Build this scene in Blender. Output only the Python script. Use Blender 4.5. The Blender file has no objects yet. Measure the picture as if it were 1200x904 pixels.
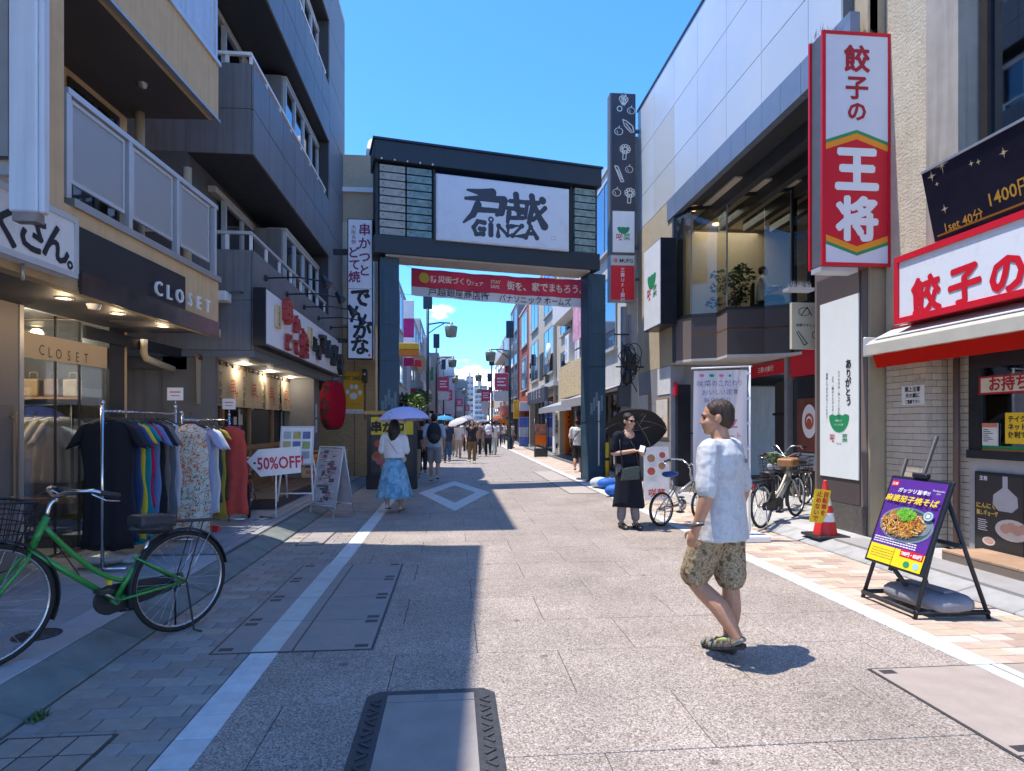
import bpy, bmesh, math, random
from mathutils import Vector, Matrix, noise as mnoise
from math import sin, cos, pi, radians
R_ = random.Random(7)
S = bpy.context.scene
COL = S.collection
# ---------------------------------------------------------------- camera, light
FPX, VPX, HOR, CH = 740.0, 531.0, 497.0, 1.5
YAW = math.atan((600 - VPX) / FPX)
cam = bpy.data.cameras.new('camera'); cam.sensor_width = 36; cam.lens = FPX / 1200 * 36
cam.shift_y = (HOR - 452) / 1200; cam.clip_start = 0.05; cam.clip_end = 3000
co = bpy.data.objects.new('camera', cam); COL.objects.link(co)
co.location = (0, 0, CH); co.rotation_euler = (radians(90), 0, -YAW); S.camera = co
SUN_TO = Vector((-0.50, 0.10, 1.62)).normalized()        # towards the sun
w = bpy.data.worlds.new('World'); S.world = w; w.use_nodes = True
nt = w.node_tree; nt.nodes.clear()
def N(t, **k):
    n = nt.nodes.new(t)
    for a, b in k.items(): setattr(n, a, b)
    return n
L = lambda a, b: nt.links.new(a, b)
sky = N('ShaderNodeTexSky', sky_type='NISHITA', sun_disc=False, sun_elevation=math.asin(SUN_TO.z),
        sun_rotation=math.atan2(SUN_TO.x, SUN_TO.y), altitude=20, air_density=1.0, dust_density=0.35, ozone_density=2.2)
hs = N('ShaderNodeHueSaturation'); hs.inputs['Saturation'].default_value = 1.06; hs.inputs['Value'].default_value = 1.0
tn = N('ShaderNodeVectorMath', operation='MULTIPLY'); tn.inputs[1].default_value = (.39, .615, .88); L(sky.outputs[0], tn.inputs[0]); L(tn.outputs[0], hs.inputs['Color'])
tc = N('ShaderNodeTexCoord'); mp = N('ShaderNodeMapping'); mp.inputs['Scale'].default_value = (1, 1, 2.4)
L(tc.outputs['Generated'], mp.inputs[0])
cn = N('ShaderNodeTexNoise'); cn.inputs['Scale'].default_value = 6.5; cn.inputs['Detail'].default_value = 9; cn.inputs['Roughness'].default_value = .58
L(mp.outputs[0], cn.inputs['Vector'])
sx = N('ShaderNodeSeparateXYZ'); L(tc.outputs['Generated'], sx.inputs[0])
hz = N('ShaderNodeMapRange'); hz.inputs[1].default_value = 0.04; hz.inputs[2].default_value = 0.26; hz.inputs[3].default_value = 0.17; hz.inputs[4].default_value = -0.26
L(sx.outputs['Z'], hz.inputs[0])
ad = N('ShaderNodeMath', operation='ADD'); L(cn.outputs['Fac'], ad.inputs[0]); L(hz.outputs[0], ad.inputs[1])
cr = N('ShaderNodeMapRange', interpolation_type='SMOOTHSTEP'); cr.inputs[1].default_value = 0.54; cr.inputs[2].default_value = 0.66; L(ad.outputs[0], cr.inputs[0])
mx = N('ShaderNodeMix', data_type='RGBA'); L(cr.outputs[0], mx.inputs[0]); L(hs.outputs[0], mx.inputs[6]); mx.inputs[7].default_value = (7.5, 7.8, 8.2, 1)
bg = N('ShaderNodeBackground'); bg.inputs[1].default_value = 0.15; L(mx.outputs[2], bg.inputs[0])
ow = N('ShaderNodeOutputWorld'); L(bg.outputs[0], ow.inputs[0])
sl = bpy.data.lights.new('sun', 'SUN'); sl.energy = 2.3; sl.angle = radians(0.5); sl.color = (1.0, 0.925, 0.84)
so = bpy.data.objects.new('sun', sl); COL.objects.link(so); so.rotation_euler = (-SUN_TO).to_track_quat('-Z', 'Y').to_euler()
S.view_settings.view_transform = 'Standard'; S.view_settings.look = 'None'; S.view_settings.gamma = 1; S.view_settings.exposure = 1.52
S.render.engine = 'CYCLES'
S.cycles.max_bounces = 8; S.cycles.diffuse_bounces = 5; S.cycles.glossy_bounces = 3; S.cycles.transparent_max_bounces = 12; S.cycles.caustics_reflective = False
S.cycles.use_denoising = True

# ---------------------------------------------------------------- projection helpers (photo pixel -> world ray)
def ray(px, py):
    u = (px - 600) / FPX; v = (HOR - py) / FPX
    c, s = cos(YAW), sin(YAW)
    return Vector((u * c + s, c - u * s, v))
def gz(px, py, z=0.0):
    d = ray(px, py); t = (z - CH) / d.z
    return Vector((d.x * t, d.y * t, z))
def gy(px, py, Y):
    d = ray(px, py); t = Y / d.y
    return Vector((d.x * t, Y, CH + d.z * t))
class Frame:
    """x along a facade (reading direction), y into the building, z up"""
    def __init__(s, x, y, ang):
        s.o = Vector((x, y, 0)); s.a = radians(ang); s.e = Vector((cos(s.a), sin(s.a), 0)); s.n = Vector((-sin(s.a), cos(s.a), 0))
    def at(s, px, py, d=0.0):
        r = ray(px, py); o = Vector((0, 0, CH)); t = (d - (o - s.o).dot(s.n)) / r.dot(s.n); p = o + r * t
        return (p - s.o).dot(s.e), p.z
    def x(s, px, d=0.0): return s.at(px, 400, d)[0]
    def atz(s, px, py, z):
        p = gz(px, py, z); return (p - s.o).dot(s.e), (p - s.o).dot(s.n)
    def w(s, x, y, z=0): return s.o + s.e * x + s.n * y + Vector((0, 0, z))
    @property
    def loc(s): return (s.o.x, s.o.y, 0.0, s.a)

# ---------------------------------------------------------------- materials
MATS = {}
def M(name, col=(.5, .5, .5), rough=.6, metal=0.0, n=.12, ns=6.0, bump=0.0, bs=60.0, spec=.4, rnd=0.0, emit=0.0, streak=0.0, stretch=None, world=False):
    if name in MATS: return MATS[name]
    m = bpy.data.materials.new(name); m.use_nodes = True; t = m.node_tree; b = t.nodes['Principled BSDF']
    b.inputs['Roughness'].default_value = rough; b.inputs['Metallic'].default_value = metal; b.inputs['Specular IOR Level'].default_value = spec
    c = tuple(col) + (1,)
    b.inputs['Base Color'].default_value = c; m.diffuse_color = c
    g = t.nodes.new('ShaderNodeTexCoord'); src = g.outputs['Object']
    if world: gg = t.nodes.new('ShaderNodeNewGeometry'); src = gg.outputs['Position']
    if stretch:
        mp = t.nodes.new('ShaderNodeMapping'); mp.inputs['Scale'].default_value = stretch; t.links.new(src, mp.inputs[0]); src = mp.outputs[0]
    fac = None
    if n or rnd:
        nz = t.nodes.new('ShaderNodeTexNoise'); nz.inputs['Scale'].default_value = ns; nz.inputs['Detail'].default_value = 6; nz.inputs['Roughness'].default_value = .6
        t.links.new(src, nz.inputs['Vector'])
        mr = t.nodes.new('ShaderNodeMapRange'); mr.inputs[1].default_value = .25; mr.inputs[2].default_value = .75; mr.inputs[3].default_value = 1 - n; mr.inputs[4].default_value = 1 + n
        t.links.new(nz.outputs['Fac'], mr.inputs[0]); fac = mr.outputs[0]
        if rnd:
            oi = t.nodes.new('ShaderNodeObjectInfo'); r2 = t.nodes.new('ShaderNodeMapRange'); r2.inputs[3].default_value = 1 - rnd; r2.inputs[4].default_value = 1 + rnd
            t.links.new(oi.outputs['Random'], r2.inputs[0]); mm = t.nodes.new('ShaderNodeMath'); mm.operation = 'MULTIPLY'
            t.links.new(fac, mm.inputs[0]); t.links.new(r2.outputs[0], mm.inputs[1]); fac = mm.outputs[0]
        if streak:
            mp2 = t.nodes.new('ShaderNodeMapping'); mp2.inputs['Scale'].default_value = (7, 7, .35); t.links.new(src, mp2.inputs[0])
            n2 = t.nodes.new('ShaderNodeTexNoise'); n2.inputs['Scale'].default_value = 2.2; n2.inputs['Detail'].default_value = 5; t.links.new(mp2.outputs[0], n2.inputs['Vector'])
            r3 = t.nodes.new('ShaderNodeMapRange'); r3.inputs[1].default_value = .45; r3.inputs[2].default_value = .75; r3.inputs[3].default_value = 1; r3.inputs[4].default_value = 1 - streak
            t.links.new(n2.outputs['Fac'], r3.inputs[0]); mm = t.nodes.new('ShaderNodeMath'); mm.operation = 'MULTIPLY'
            t.links.new(fac, mm.inputs[0]); t.links.new(r3.outputs[0], mm.inputs[1]); fac = mm.outputs[0]
        vm = t.nodes.new('ShaderNodeVectorMath'); vm.operation = 'SCALE'; vm.inputs[0].default_value = col
        t.links.new(fac, vm.inputs['Scale']); t.links.new(vm.outputs[0], b.inputs['Base Color'])
        rr = t.nodes.new('ShaderNodeMapRange'); rr.inputs[1].default_value = .3; rr.inputs[2].default_value = .7
        rr.inputs[3].default_value = max(0, rough - .07); rr.inputs[4].default_value = min(1, rough + .07); t.links.new(nz.outputs['Fac'], rr.inputs[0]); t.links.new(rr.outputs[0], b.inputs['Roughness'])
    if bump:
        n3 = t.nodes.new('ShaderNodeTexNoise'); n3.inputs['Scale'].default_value = bs; n3.inputs['Detail'].default_value = 4; t.links.new(src, n3.inputs['Vector'])
        bp = t.nodes.new('ShaderNodeBump'); bp.inputs['Strength'].default_value = min(1, bump); bp.inputs['Distance'].default_value = .01; t.links.new(n3.outputs['Fac'], bp.inputs['Height']); t.links.new(bp.outputs[0], b.inputs['Normal'])
    if emit:
        b.inputs['Emission Color'].default_value = c; b.inputs['Emission Strength'].default_value = emit
    MATS[name] = m; return m
def mat_nodes(name):
    m = bpy.data.materials.new(name); m.use_nodes = True; MATS[name] = m
    return m, m.node_tree, m.node_tree.nodes['Principled BSDF']
def ramp(t, stops, src, const=False):
    r = t.nodes.new('ShaderNodeValToRGB'); e = r.color_ramp
    if const: e.interpolation = 'CONSTANT'
    while len(e.elements) < len(stops): e.elements.new(.5)
    for i, (p, c) in enumerate(stops): e.elements[i].position = p; e.elements[i].color = tuple(c) + (1,)
    t.links.new(src, r.inputs[0]); return r.outputs['Color']
def granite(name, stops, scale=170, bump=.35, tint=.10):
    """speckled exposed-aggregate surface with broad wear"""
    m, t, b = mat_nodes(name)
    g = t.nodes.new('ShaderNodeNewGeometry')
    v = t.nodes.new('ShaderNodeTexVoronoi'); v.inputs['Scale'].default_value = scale; t.links.new(g.outputs['Position'], v.inputs['Vector'])
    sp = t.nodes.new('ShaderNodeSeparateColor'); t.links.new(v.outputs['Color'], sp.inputs[0])
    c = ramp(t, stops, sp.outputs[0])
    nz = t.nodes.new('ShaderNodeTexNoise'); nz.inputs['Scale'].default_value = 1.1; nz.inputs['Detail'].default_value = 8; nz.inputs['Roughness'].default_value = .65; t.links.new(g.outputs['Position'], nz.inputs['Vector'])
    oi = t.nodes.new('ShaderNodeObjectInfo')
    a = t.nodes.new('ShaderNodeMapRange'); a.inputs[1].default_value = .3; a.inputs[2].default_value = .7; a.inputs[3].default_value = 1 - tint * 1.5; a.inputs[4].default_value = 1 + tint * 1.2; t.links.new(nz.outputs['Fac'], a.inputs[0])
    a2 = t.nodes.new('ShaderNodeMapRange'); a2.inputs[3].default_value = 1 - tint * .3; a2.inputs[4].default_value = 1 + tint * .3; t.links.new(oi.outputs['Random'], a2.inputs[0])
    mm = t.nodes.new('ShaderNodeMath'); mm.operation = 'MULTIPLY'; t.links.new(a.outputs[0], mm.inputs[0]); t.links.new(a2.outputs[0], mm.inputs[1])
    # dropped-gum and oil spots
    v2 = t.nodes.new('ShaderNodeTexVoronoi'); v2.inputs['Scale'].default_value = 2.3; t.links.new(g.outputs['Position'], v2.inputs['Vector'])
    sp2 = t.nodes.new('ShaderNodeMapRange'); sp2.inputs[1].default_value = .045; sp2.inputs[2].default_value = .085; sp2.inputs[3].default_value = .55; sp2.inputs[4].default_value = 1; t.links.new(v2.outputs['Distance'], sp2.inputs[0])
    m2 = t.nodes.new('ShaderNodeMath'); m2.operation = 'MULTIPLY'; t.links.new(mm.outputs[0], m2.inputs[0]); t.links.new(sp2.outputs[0], m2.inputs[1])
    vm = t.nodes.new('ShaderNodeVectorMath'); vm.operation = 'SCALE'; t.links.new(c, vm.inputs[0]); t.links.new(m2.outputs[0], vm.inputs['Scale']); t.links.new(vm.outputs[0], b.inputs['Base Color'])
    b.inputs['Roughness'].default_value = .75
    bp = t.nodes.new('ShaderNodeBump'); bp.inputs['Strength'].default_value = bump; bp.inputs['Distance'].default_value = .004; t.links.new(v.outputs['Distance'], bp.inputs['Height']); t.links.new(bp.outputs[0], b.inputs['Normal'])
    return m
def glass(name, tint=(.75, .8, .8), trans=.75, rough=.03, refl=1.0):
    if name in MATS: return MATS[name]
    m, t, b = mat_nodes(name)
    t.nodes.remove(b); out = t.nodes['Material Output']
    tr = t.nodes.new('ShaderNodeBsdfTransparent'); tr.inputs[0].default_value = tuple(tint) + (1,)
    gl = t.nodes.new('ShaderNodeBsdfGlossy'); gl.inputs['Roughness'].default_value = rough; gl.inputs[0].default_value = (.9, .95, 1, 1)
    fr = t.nodes.new('ShaderNodeFresnel'); fr.inputs[0].default_value = 1.5
    mr = t.nodes.new('ShaderNodeMapRange'); mr.inputs[3].default_value = (1 - trans) * .5; mr.inputs[4].default_value = refl; t.links.new(fr.outputs[0], mr.inputs[0])
    mx = t.nodes.new('ShaderNodeMixShader'); t.links.new(mr.outputs[0], mx.inputs[0]); t.links.new(tr.outputs[0], mx.inputs[1]); t.links.new(gl.outputs[0], mx.inputs[2]); t.links.new(mx.outputs[0], out.inputs[0])
    return m
def patchy(name, cols, scale=14, rough=.8, const=True, stops=None, detail=2):
    """blotches of several flat colours: camouflage, flower prints"""
    if name in MATS: return MATS[name]
    m, t, b = mat_nodes(name); g = t.nodes.new('ShaderNodeTexCoord')
    nz = t.nodes.new('ShaderNodeTexNoise'); nz.inputs['Scale'].default_value = scale; nz.inputs['Detail'].default_value = detail; t.links.new(g.outputs['Object'], nz.inputs['Vector'])
    k = len(cols); st = stops or [.36 + .3 * i / max(1, k - 1) - .02 for i in range(k)]; st[0] = 0
    t.links.new(ramp(t, list(zip(st, cols)), nz.outputs['Fac'], const), b.inputs['Base Color']); b.inputs['Roughness'].default_value = rough; b.inputs['Specular IOR Level'].default_value = .2
    n3 = t.nodes.new('ShaderNodeTexNoise'); n3.inputs['Scale'].default_value = 11; n3.inputs['Detail'].default_value = 5; t.links.new(g.outputs['Object'], n3.inputs['Vector']); bp = t.nodes.new('ShaderNodeBump'); bp.inputs['Strength'].default_value = .5; bp.inputs['Distance'].default_value = .012; t.links.new(n3.outputs['Fac'], bp.inputs['Height']); t.links.new(bp.outputs[0], b.inputs['Normal'])
    return m
def sheet(name, col, trans=.4):
    """thin cloth or paper lantern: diffuse plus translucent"""
    if name in MATS: return MATS[name]
    m, t, b = mat_nodes(name); out = t.nodes['Material Output']; b.inputs['Base Color'].default_value = tuple(col) + (1,); b.inputs['Roughness'].default_value = .85; b.inputs['Specular IOR Level'].default_value = .15
    tl = t.nodes.new('ShaderNodeBsdfTranslucent'); tl.inputs[0].default_value = tuple(col) + (1,)
    mx = t.nodes.new('ShaderNodeMixShader'); mx.inputs[0].default_value = trans; t.links.new(b.outputs[0], mx.inputs[1]); t.links.new(tl.outputs[0], mx.inputs[2]); t.links.new(mx.outputs[0], out.inputs[0])
    return m
def perforated(name, col, hole=.0105, cover=.62):
    m, t, b = mat_nodes(name); out = t.nodes['Material Output']; b.inputs['Base Color'].default_value = tuple(col) + (1,); b.inputs['Metallic'].default_value = .3; b.inputs['Roughness'].default_value = .45
    g = t.nodes.new('ShaderNodeTexCoord'); v = t.nodes.new('ShaderNodeTexVoronoi'); v.inputs['Scale'].default_value = 1 / hole; v.inputs['Randomness'].default_value = 0
    t.links.new(g.outputs['Object'], v.inputs['Vector'])
    gt = t.nodes.new('ShaderNodeMath'); gt.operation = 'LESS_THAN'; gt.inputs[1].default_value = .45 * (1 - cover) / .4; t.links.new(v.outputs['Distance'], gt.inputs[0])
    tr = t.nodes.new('ShaderNodeBsdfTransparent'); mx = t.nodes.new('ShaderNodeMixShader'); t.links.new(gt.outputs[0], mx.inputs[0]); t.links.new(b.outputs[0], mx.inputs[1]); t.links.new(tr.outputs[0], mx.inputs[2]); t.links.new(mx.outputs[0], out.inputs[0])
    return m
def brickmat(name, c1, c2, mortar, w=.10, h=.045, off=.5, msize=.004, bump=.6):
    if name in MATS: return MATS[name]
    m, t, b = mat_nodes(name); g = t.nodes.new('ShaderNodeTexCoord'); sp = t.nodes.new('ShaderNodeSeparateXYZ'); t.links.new(g.outputs['Object'], sp.inputs[0])
    ad = t.nodes.new('ShaderNodeMath'); t.links.new(sp.outputs[0], ad.inputs[0]); t.links.new(sp.outputs[1], ad.inputs[1])
    cb = t.nodes.new('ShaderNodeCombineXYZ'); t.links.new(ad.outputs[0], cb.inputs[0]); t.links.new(sp.outputs[2], cb.inputs[1])
    k = t.nodes.new('ShaderNodeTexBrick'); k.offset = off; k.inputs['Scale'].default_value = 1; k.inputs['Brick Width'].default_value = w; k.inputs['Row Height'].default_value = h; k.inputs['Mortar Size'].default_value = msize
    k.inputs['Color1'].default_value = tuple(c1) + (1,); k.inputs['Color2'].default_value = tuple(c2) + (1,); k.inputs['Mortar'].default_value = tuple(mortar) + (1,)
    t.links.new(cb.outputs[0], k.inputs['Vector']); t.links.new(k.outputs['Color'], b.inputs['Base Color']); b.inputs['Roughness'].default_value = .6
    bp = t.nodes.new('ShaderNodeBump'); bp.invert = True; bp.inputs['Strength'].default_value = bump; bp.inputs['Distance'].default_value = .006; t.links.new(k.outputs['Fac'], bp.inputs['Height']); t.links.new(bp.outputs[0], b.inputs['Normal'])
    return m

# ---------------------------------------------------------------- mesh building
GL = {}
def glyphs(s, bold=0.0, ext=0.0):
    k = (s, bold, ext)
    if k in GL: return GL[k]
    c = bpy.data.curves.new('t', 'FONT'); c.body = s; c.resolution_u = 2; c.offset = bold; c.extrude = ext
    o = bpy.data.objects.new('t', c); COL.objects.link(o)
    dg = bpy.context.evaluated_depsgraph_get(); e = o.evaluated_get(dg); m = e.to_mesh()
    vs = [tuple(v.co) for v in m.vertices]; fs = [tuple(p.vertices) for p in m.polygons]
    e.to_mesh_clear(); bpy.data.objects.remove(o); bpy.data.curves.remove(c)
    GL[k] = (vs, fs); return GL[k]
class MB:
    def __init__(s): s.v = []; s.f = []; s.i = []; s.m = 0; s.sm = []
    def add(s, vs, fs, smooth=False):
        b = len(s.v); s.v += [tuple(v) for v in vs]
        for f in fs: s.f.append(tuple(b + k for k in f)); s.i.append(s.m); s.sm.append(smooth)
        return s
    def box(s, x0, x1, y0, y1, z0, z1):
        if x0 > x1: x0, x1 = x1, x0
        if y0 > y1: y0, y1 = y1, y0
        if z0 > z1: z0, z1 = z1, z0
        return s.add([(x0,y0,z0),(x1,y0,z0),(x1,y1,z0),(x0,y1,z0),(x0,y0,z1),(x1,y0,z1),(x1,y1,z1),(x0,y1,z1)],
              [(0,3,2,1),(4,5,6,7),(0,1,5,4),(1,2,6,5),(2,3,7,6),(3,0,4,7)])
    def obox(s, c, size, rot=None):
        hx, hy, hz = [a / 2 for a in size]; Q = rot or Matrix.Identity(3); c = Vector(c)
        P = [c + Q @ Vector(p) for p in [(-hx,-hy,-hz),(hx,-hy,-hz),(hx,hy,-hz),(-hx,hy,-hz),(-hx,-hy,hz),(hx,-hy,hz),(hx,hy,hz),(-hx,hy,hz)]]
        return s.add(P, [(0,3,2,1),(4,5,6,7),(0,1,5,4),(1,2,6,5),(2,3,7,6),(3,0,4,7)])
    def hexa(s, P): return s.add(P, [(0,3,2,1),(4,5,6,7),(0,1,5,4),(1,2,6,5),(2,3,7,6),(3,0,4,7)])
    def poly(s, P): return s.add(P, [tuple(range(len(P)))])
    def rect(s, x0, x1, z0, z1, y=0.0): return s.poly([(x0,y,z0),(x1,y,z0),(x1,y,z1),(x0,y,z1)])
    def disc(s, x, z, r, y=0.0, n=20, rz=None):
        rz = rz or r; return s.poly([(x + r * cos(2*pi*k/n), y, z + rz * sin(2*pi*k/n)) for k in range(n)])
    def ring(s, x, z, r0, r1, y=0.0, n=20, a0=0, a1=2*pi, k=1.0):
        P = []
        for j in range(n + 1):
            a = a0 + (a1 - a0) * j / n; P += [(x + r0*cos(a), y, z + k*r0*sin(a)), (x + r1*cos(a), y, z + k*r1*sin(a))]
        return s.add(P, [(2*j, 2*j+1, 2*j+3, 2*j+2) for j in range(n)])
    def line(s, pts, wd, y=0.0):
        for (xa, za), (xb, zb) in zip(pts, pts[1:]):
            d = Vector((xb - xa, zb - za)); l = d.length or 1e-6; nx, nz_ = -d.y / l * wd / 2, d.x / l * wd / 2; ex, ez = d.x / l * wd * .3, d.y / l * wd * .3
            s.poly([(xa-nx-ex, y, za-nz_-ez), (xb-nx+ex, y, zb-nz_+ez), (xb+nx+ex, y, zb+nz_+ez), (xa+nx-ex, y, za+nz_-ez)])
        return s
    def prism(s, P, y0, y1):
        n = len(P); vs = [(x, y0, z) for x, z in P] + [(x, y1, z) for x, z in P]
        return s.add(vs, [tuple(range(n)), tuple(range(2*n-1, n-1, -1))] + [(k, k + n, (k+1) % n + n, (k+1) % n) for k in range(n)])
    def zprism(s, P, z0, z1):
        n = len(P); vs = [(x, y, z0) for x, y in P] + [(x, y, z1) for x, y in P]
        return s.add(vs, [tuple(range(n-1, -1, -1)), tuple(range(n, 2*n))] + [(k, (k+1) % n, (k+1) % n + n, k + n) for k in range(n)])
    def cyl(s, p0, p1, r0, r1=None, n=12, caps=True): return s.tube([p0, p1], [r0, r0 if r1 is None else r1], n, caps=caps)
    def tube(s, pts, r, n=8, closed=False, caps=True, ell=1.0, up=None):
        pts = [Vector(p) for p in pts]; k = len(pts); rs = r if isinstance(r, (list, tuple)) else [r] * k
        vs = []; nrm = Vector(up) if up else None
        for j, p in enumerate(pts):
            a = pts[j-1] if (j or closed) else p; b = pts[(j+1) % k] if (j < k-1 or closed) else p
            t = (b - a)
            t = t.normalized() if t.length > 1e-9 else Vector((0, 0, 1))
            if nrm is None: nrm = Vector((0, 0, 1)) if abs(t.z) < .9 else Vector((1, 0, 0))
            nrm = (nrm - t * nrm.dot(t)); nrm = nrm.normalized() if nrm.length > 1e-6 else t.orthogonal().normalized(); bi = t.cross(nrm)
            for q in range(n):
                an = 2*pi*q/n; vs.append(p + nrm * (rs[j]*cos(an)) + bi * (rs[j]*ell*sin(an)))
        fs = []
        for j in range(k if closed else k - 1):
            for q in range(n): fs.append((j*n+q, j*n+(q+1)%n, ((j+1)%k)*n+(q+1)%n, ((j+1)%k)*n+q))
        s.add(vs, fs, True)
        if caps and not closed:
            b = len(s.v) - k*n
            s.f += [tuple(b + q for q in range(n-1, -1, -1)), tuple(b + (k-1)*n + q for q in range(n))]; s.i += [s.m]*2; s.sm += [False]*2
        return s
    def lathe(s, prof, n=16, c=(0, 0, 0), axis='z', sx=1, sy=1):
        vs = []; c = Vector(c)
        for r, z in prof:
            for q in range(n):
                a = 2*pi*q/n; p = (r*cos(a)*sx, r*sin(a)*sy, z)
                if axis == 'y': p = (p[0], z, p[1])
                if axis == 'x': p = (z, p[0], p[1])
                vs.append(c + Vector(p))
        k = len(prof); fs = [(j*n+q, j*n+(q+1)%n, (j+1)*n+(q+1)%n, (j+1)*n+q) for j in range(k-1) for q in range(n)]
        if axis == 'y': fs = [f[::-1] for f in fs]
        return s.add(vs, fs, True)
    def ell(s, c, r, n=14, m=9, rot=None):
        c = Vector(c); Q = rot or Matrix.Identity(3); vs = []; 
        for j in range(m + 1):
            t = pi * j / m
            for q in range(n):
                a = 2*pi*q/n; vs.append(c + Q @ Vector((r[0]*sin(t)*cos(a), r[1]*sin(t)*sin(a), -r[2]*cos(t))))
        return s.add(vs, [(j*n+q, j*n+(q+1)%n, (j+1)*n+(q+1)%n, (j+1)*n+q) for j in range(m) for q in range(n)], True)
    def loft(s, rings, caps=True, smooth=True):
        n = len(rings[0]); k = len(rings); vs = [p for r in rings for p in r]
        s.add(vs, [(j*n+q, j*n+(q+1)%n, (j+1)*n+(q+1)%n, (j+1)*n+q) for j in range(k-1) for q in range(n)], smooth)
        if caps:
            b = len(s.v) - k*n; s.f += [tuple(b + q for q in range(n-1, -1, -1)), tuple(b + (k-1)*n + q for q in range(n))]; s.i += [s.m]*2; s.sm += [False]*2
        return s
    def text(s, st, x, z, size, y=0.0, al='C', bold=0.0, vert=False, pitch=1.04, sx=1.0, ext=0.0, shear=0.0, rot=0.0, jit=0.0):
        """flat print facing -y; size = em height; vert stacks characters downwards from z"""
        if vert:
            zz = z
            for ch in st:
                if ch != ' ':
                    if ch == 'ー': 
                        s.line([(x, zz - size*.12), (x, zz - size*.88)], size*.1, y)
                    else:
                        s.text(ch, x + (R_.uniform(-jit, jit)*size), zz - size*.86, size*(1 + R_.uniform(-jit, jit)), y, 'C', bold, sx=sx, ext=ext, rot=rot + R_.uniform(-jit, jit)*1.2, shear=shear)
                zz -= size * pitch
            return s
        if bold >= .015 and not ext and any(ord(c) > 0x2fff for c in st):      # heavy brush weight: several shifted copies
            for k in range(6): a = k*pi/3 + .3; s.text(st, x + cos(a)*bold*size*.85, z + sin(a)*bold*size*.85, size, y - .00025*k, al, .008, sx=sx, shear=shear, rot=rot)
            return s
        vs, fs = glyphs(st, bold, ext)
        if not vs: return s
        xa = min(v[0] for v in vs); xb = max(v[0] for v in vs)
        off = {'C': -(xa + xb) / 2, 'L': -xa, 'R': -xb}[al]; cr, sr = cos(rot), sin(rot); zc = .38
        P = []
        for v in vs:
            a, b = (v[0] + off) * sx + shear * v[1], v[1]
            if rot: a, b = a*cr - (b - zc)*sr, a*sr + (b - zc)*cr + zc
            P.append((x + a*size, y - v[2]*size if ext else y, z + b*size))
        return s.add(P, fs)
    def xf(s, Mx, a=0):
        for k in range(a, len(s.v)): s.v[k] = tuple(Mx @ Vector(s.v[k]))
        return s
    def mesh(s, name, mats, bevel=0.0, seg=1):
        me = bpy.data.meshes.new(name); me.from_pydata(s.v, [], s.f)
        for m in mats: me.materials.append(m)
        me.polygons.foreach_set('material_index', [min(k, len(mats)-1) for k in s.i]); me.polygons.foreach_set('use_smooth', s.sm); me.update()
        if bevel:
            bm = bmesh.new(); bm.from_mesh(me)
            es = [e for e in bm.edges if len(e.link_faces) == 2 and e.calc_face_angle(0) > .5]
            bmesh.ops.bevel(bm, geom=es, offset=bevel, segments=seg, profile=.6, affect='EDGES', clamp_overlap=True); bm.to_mesh(me); bm.free()
        return me
    def build(s, name, mats, parent=None, label=None, bevel=0.0, seg=1, kind=None):
        if not isinstance(mats, (list, tuple)): mats = [mats]
        me = s.mesh(name, mats, bevel, seg); o = bpy.data.objects.new(name, me); COL.objects.link(o)
        if parent: o.parent = parent
        if label: o['label'] = label
        if kind: o['kind'] = kind
        return o
def thing(name, label, cat, loc=(0, 0, 0), rz=0.0, group=None, frame=None):
    o = bpy.data.objects.new(name, None); COL.objects.link(o); o.empty_display_size = .2
    if frame: loc = (frame.o.x, frame.o.y, 0); rz = frame.a
    o.location = loc; o.rotation_euler = (0, 0, rz); o['label'] = label; o['category'] = cat
    if group: o['group'] = group
    return o
KIDS = {}
def dup(o, loc=None, rz=None, label=None, group=None, parent=None):
    c = o.copy(); COL.objects.link(c)
    if parent: c.parent = parent
    if loc is not None: c.location = loc
    if rz is not None: c.rotation_euler = (c.rotation_euler[0], c.rotation_euler[1], rz)
    if label: c['label'] = label
    if group: c['group'] = group
    for k in list(o.children): dup(k, parent=c)
    return c
def B(name, mat, parent, *a, bevel=0.0, label=None):
    return MB().box(*a).build(name, mat, parent, bevel=bevel, label=label)
def instance(proto, parent, name=None):
    c = proto.copy(); COL.objects.link(c); c.parent = parent; return c
def window(parent, x0, x1, z0, z1, y, panes=2, fr=.05, dep=.08, frame=None, gl=None, name='window', horiz=0):
    """frame with recessed panes, facing -y"""
    mb = MB(); mb.box(x0, x1, y, y + dep, z0, z0 + fr); mb.box(x0, x1, y, y + dep, z1 - fr, z1)
    xs = [x0 + (x1 - x0) * k / panes for k in range(panes + 1)]
    for k, xx in enumerate(xs):
        a = xx if k == 0 else xx - fr / 2
        if k == panes: a = xx - fr
        mb.box(a, a + fr, y + .002, y + dep - .002, z0 + fr, z1 - fr)
    f = mb.build(name, frame or M('alu', (.42, .43, .44), .4, .6, .05), parent)
    for k in range(panes):
        a = xs[k] + (fr if k == 0 else fr / 2); b = xs[k+1] - (fr if k == panes-1 else fr / 2)
        MB().box(a, b, y + dep*.45, y + dep*.45 + .008, z0 + fr, z1 - fr).build('pane', gl or glass('dark_glass', (.42, .47, .5), .6), f)
    return f

def lamp_light(loc, parent, watts, col):
    l = bpy.data.lights.new('lamp_or_fill_bulb', 'POINT'); l.energy = watts; l.color = col; l.shadow_soft_size = .06
    o = bpy.data.objects.new('lamp_or_fill_bulb', l); COL.objects.link(o); o.parent = parent; o.location = loc
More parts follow.
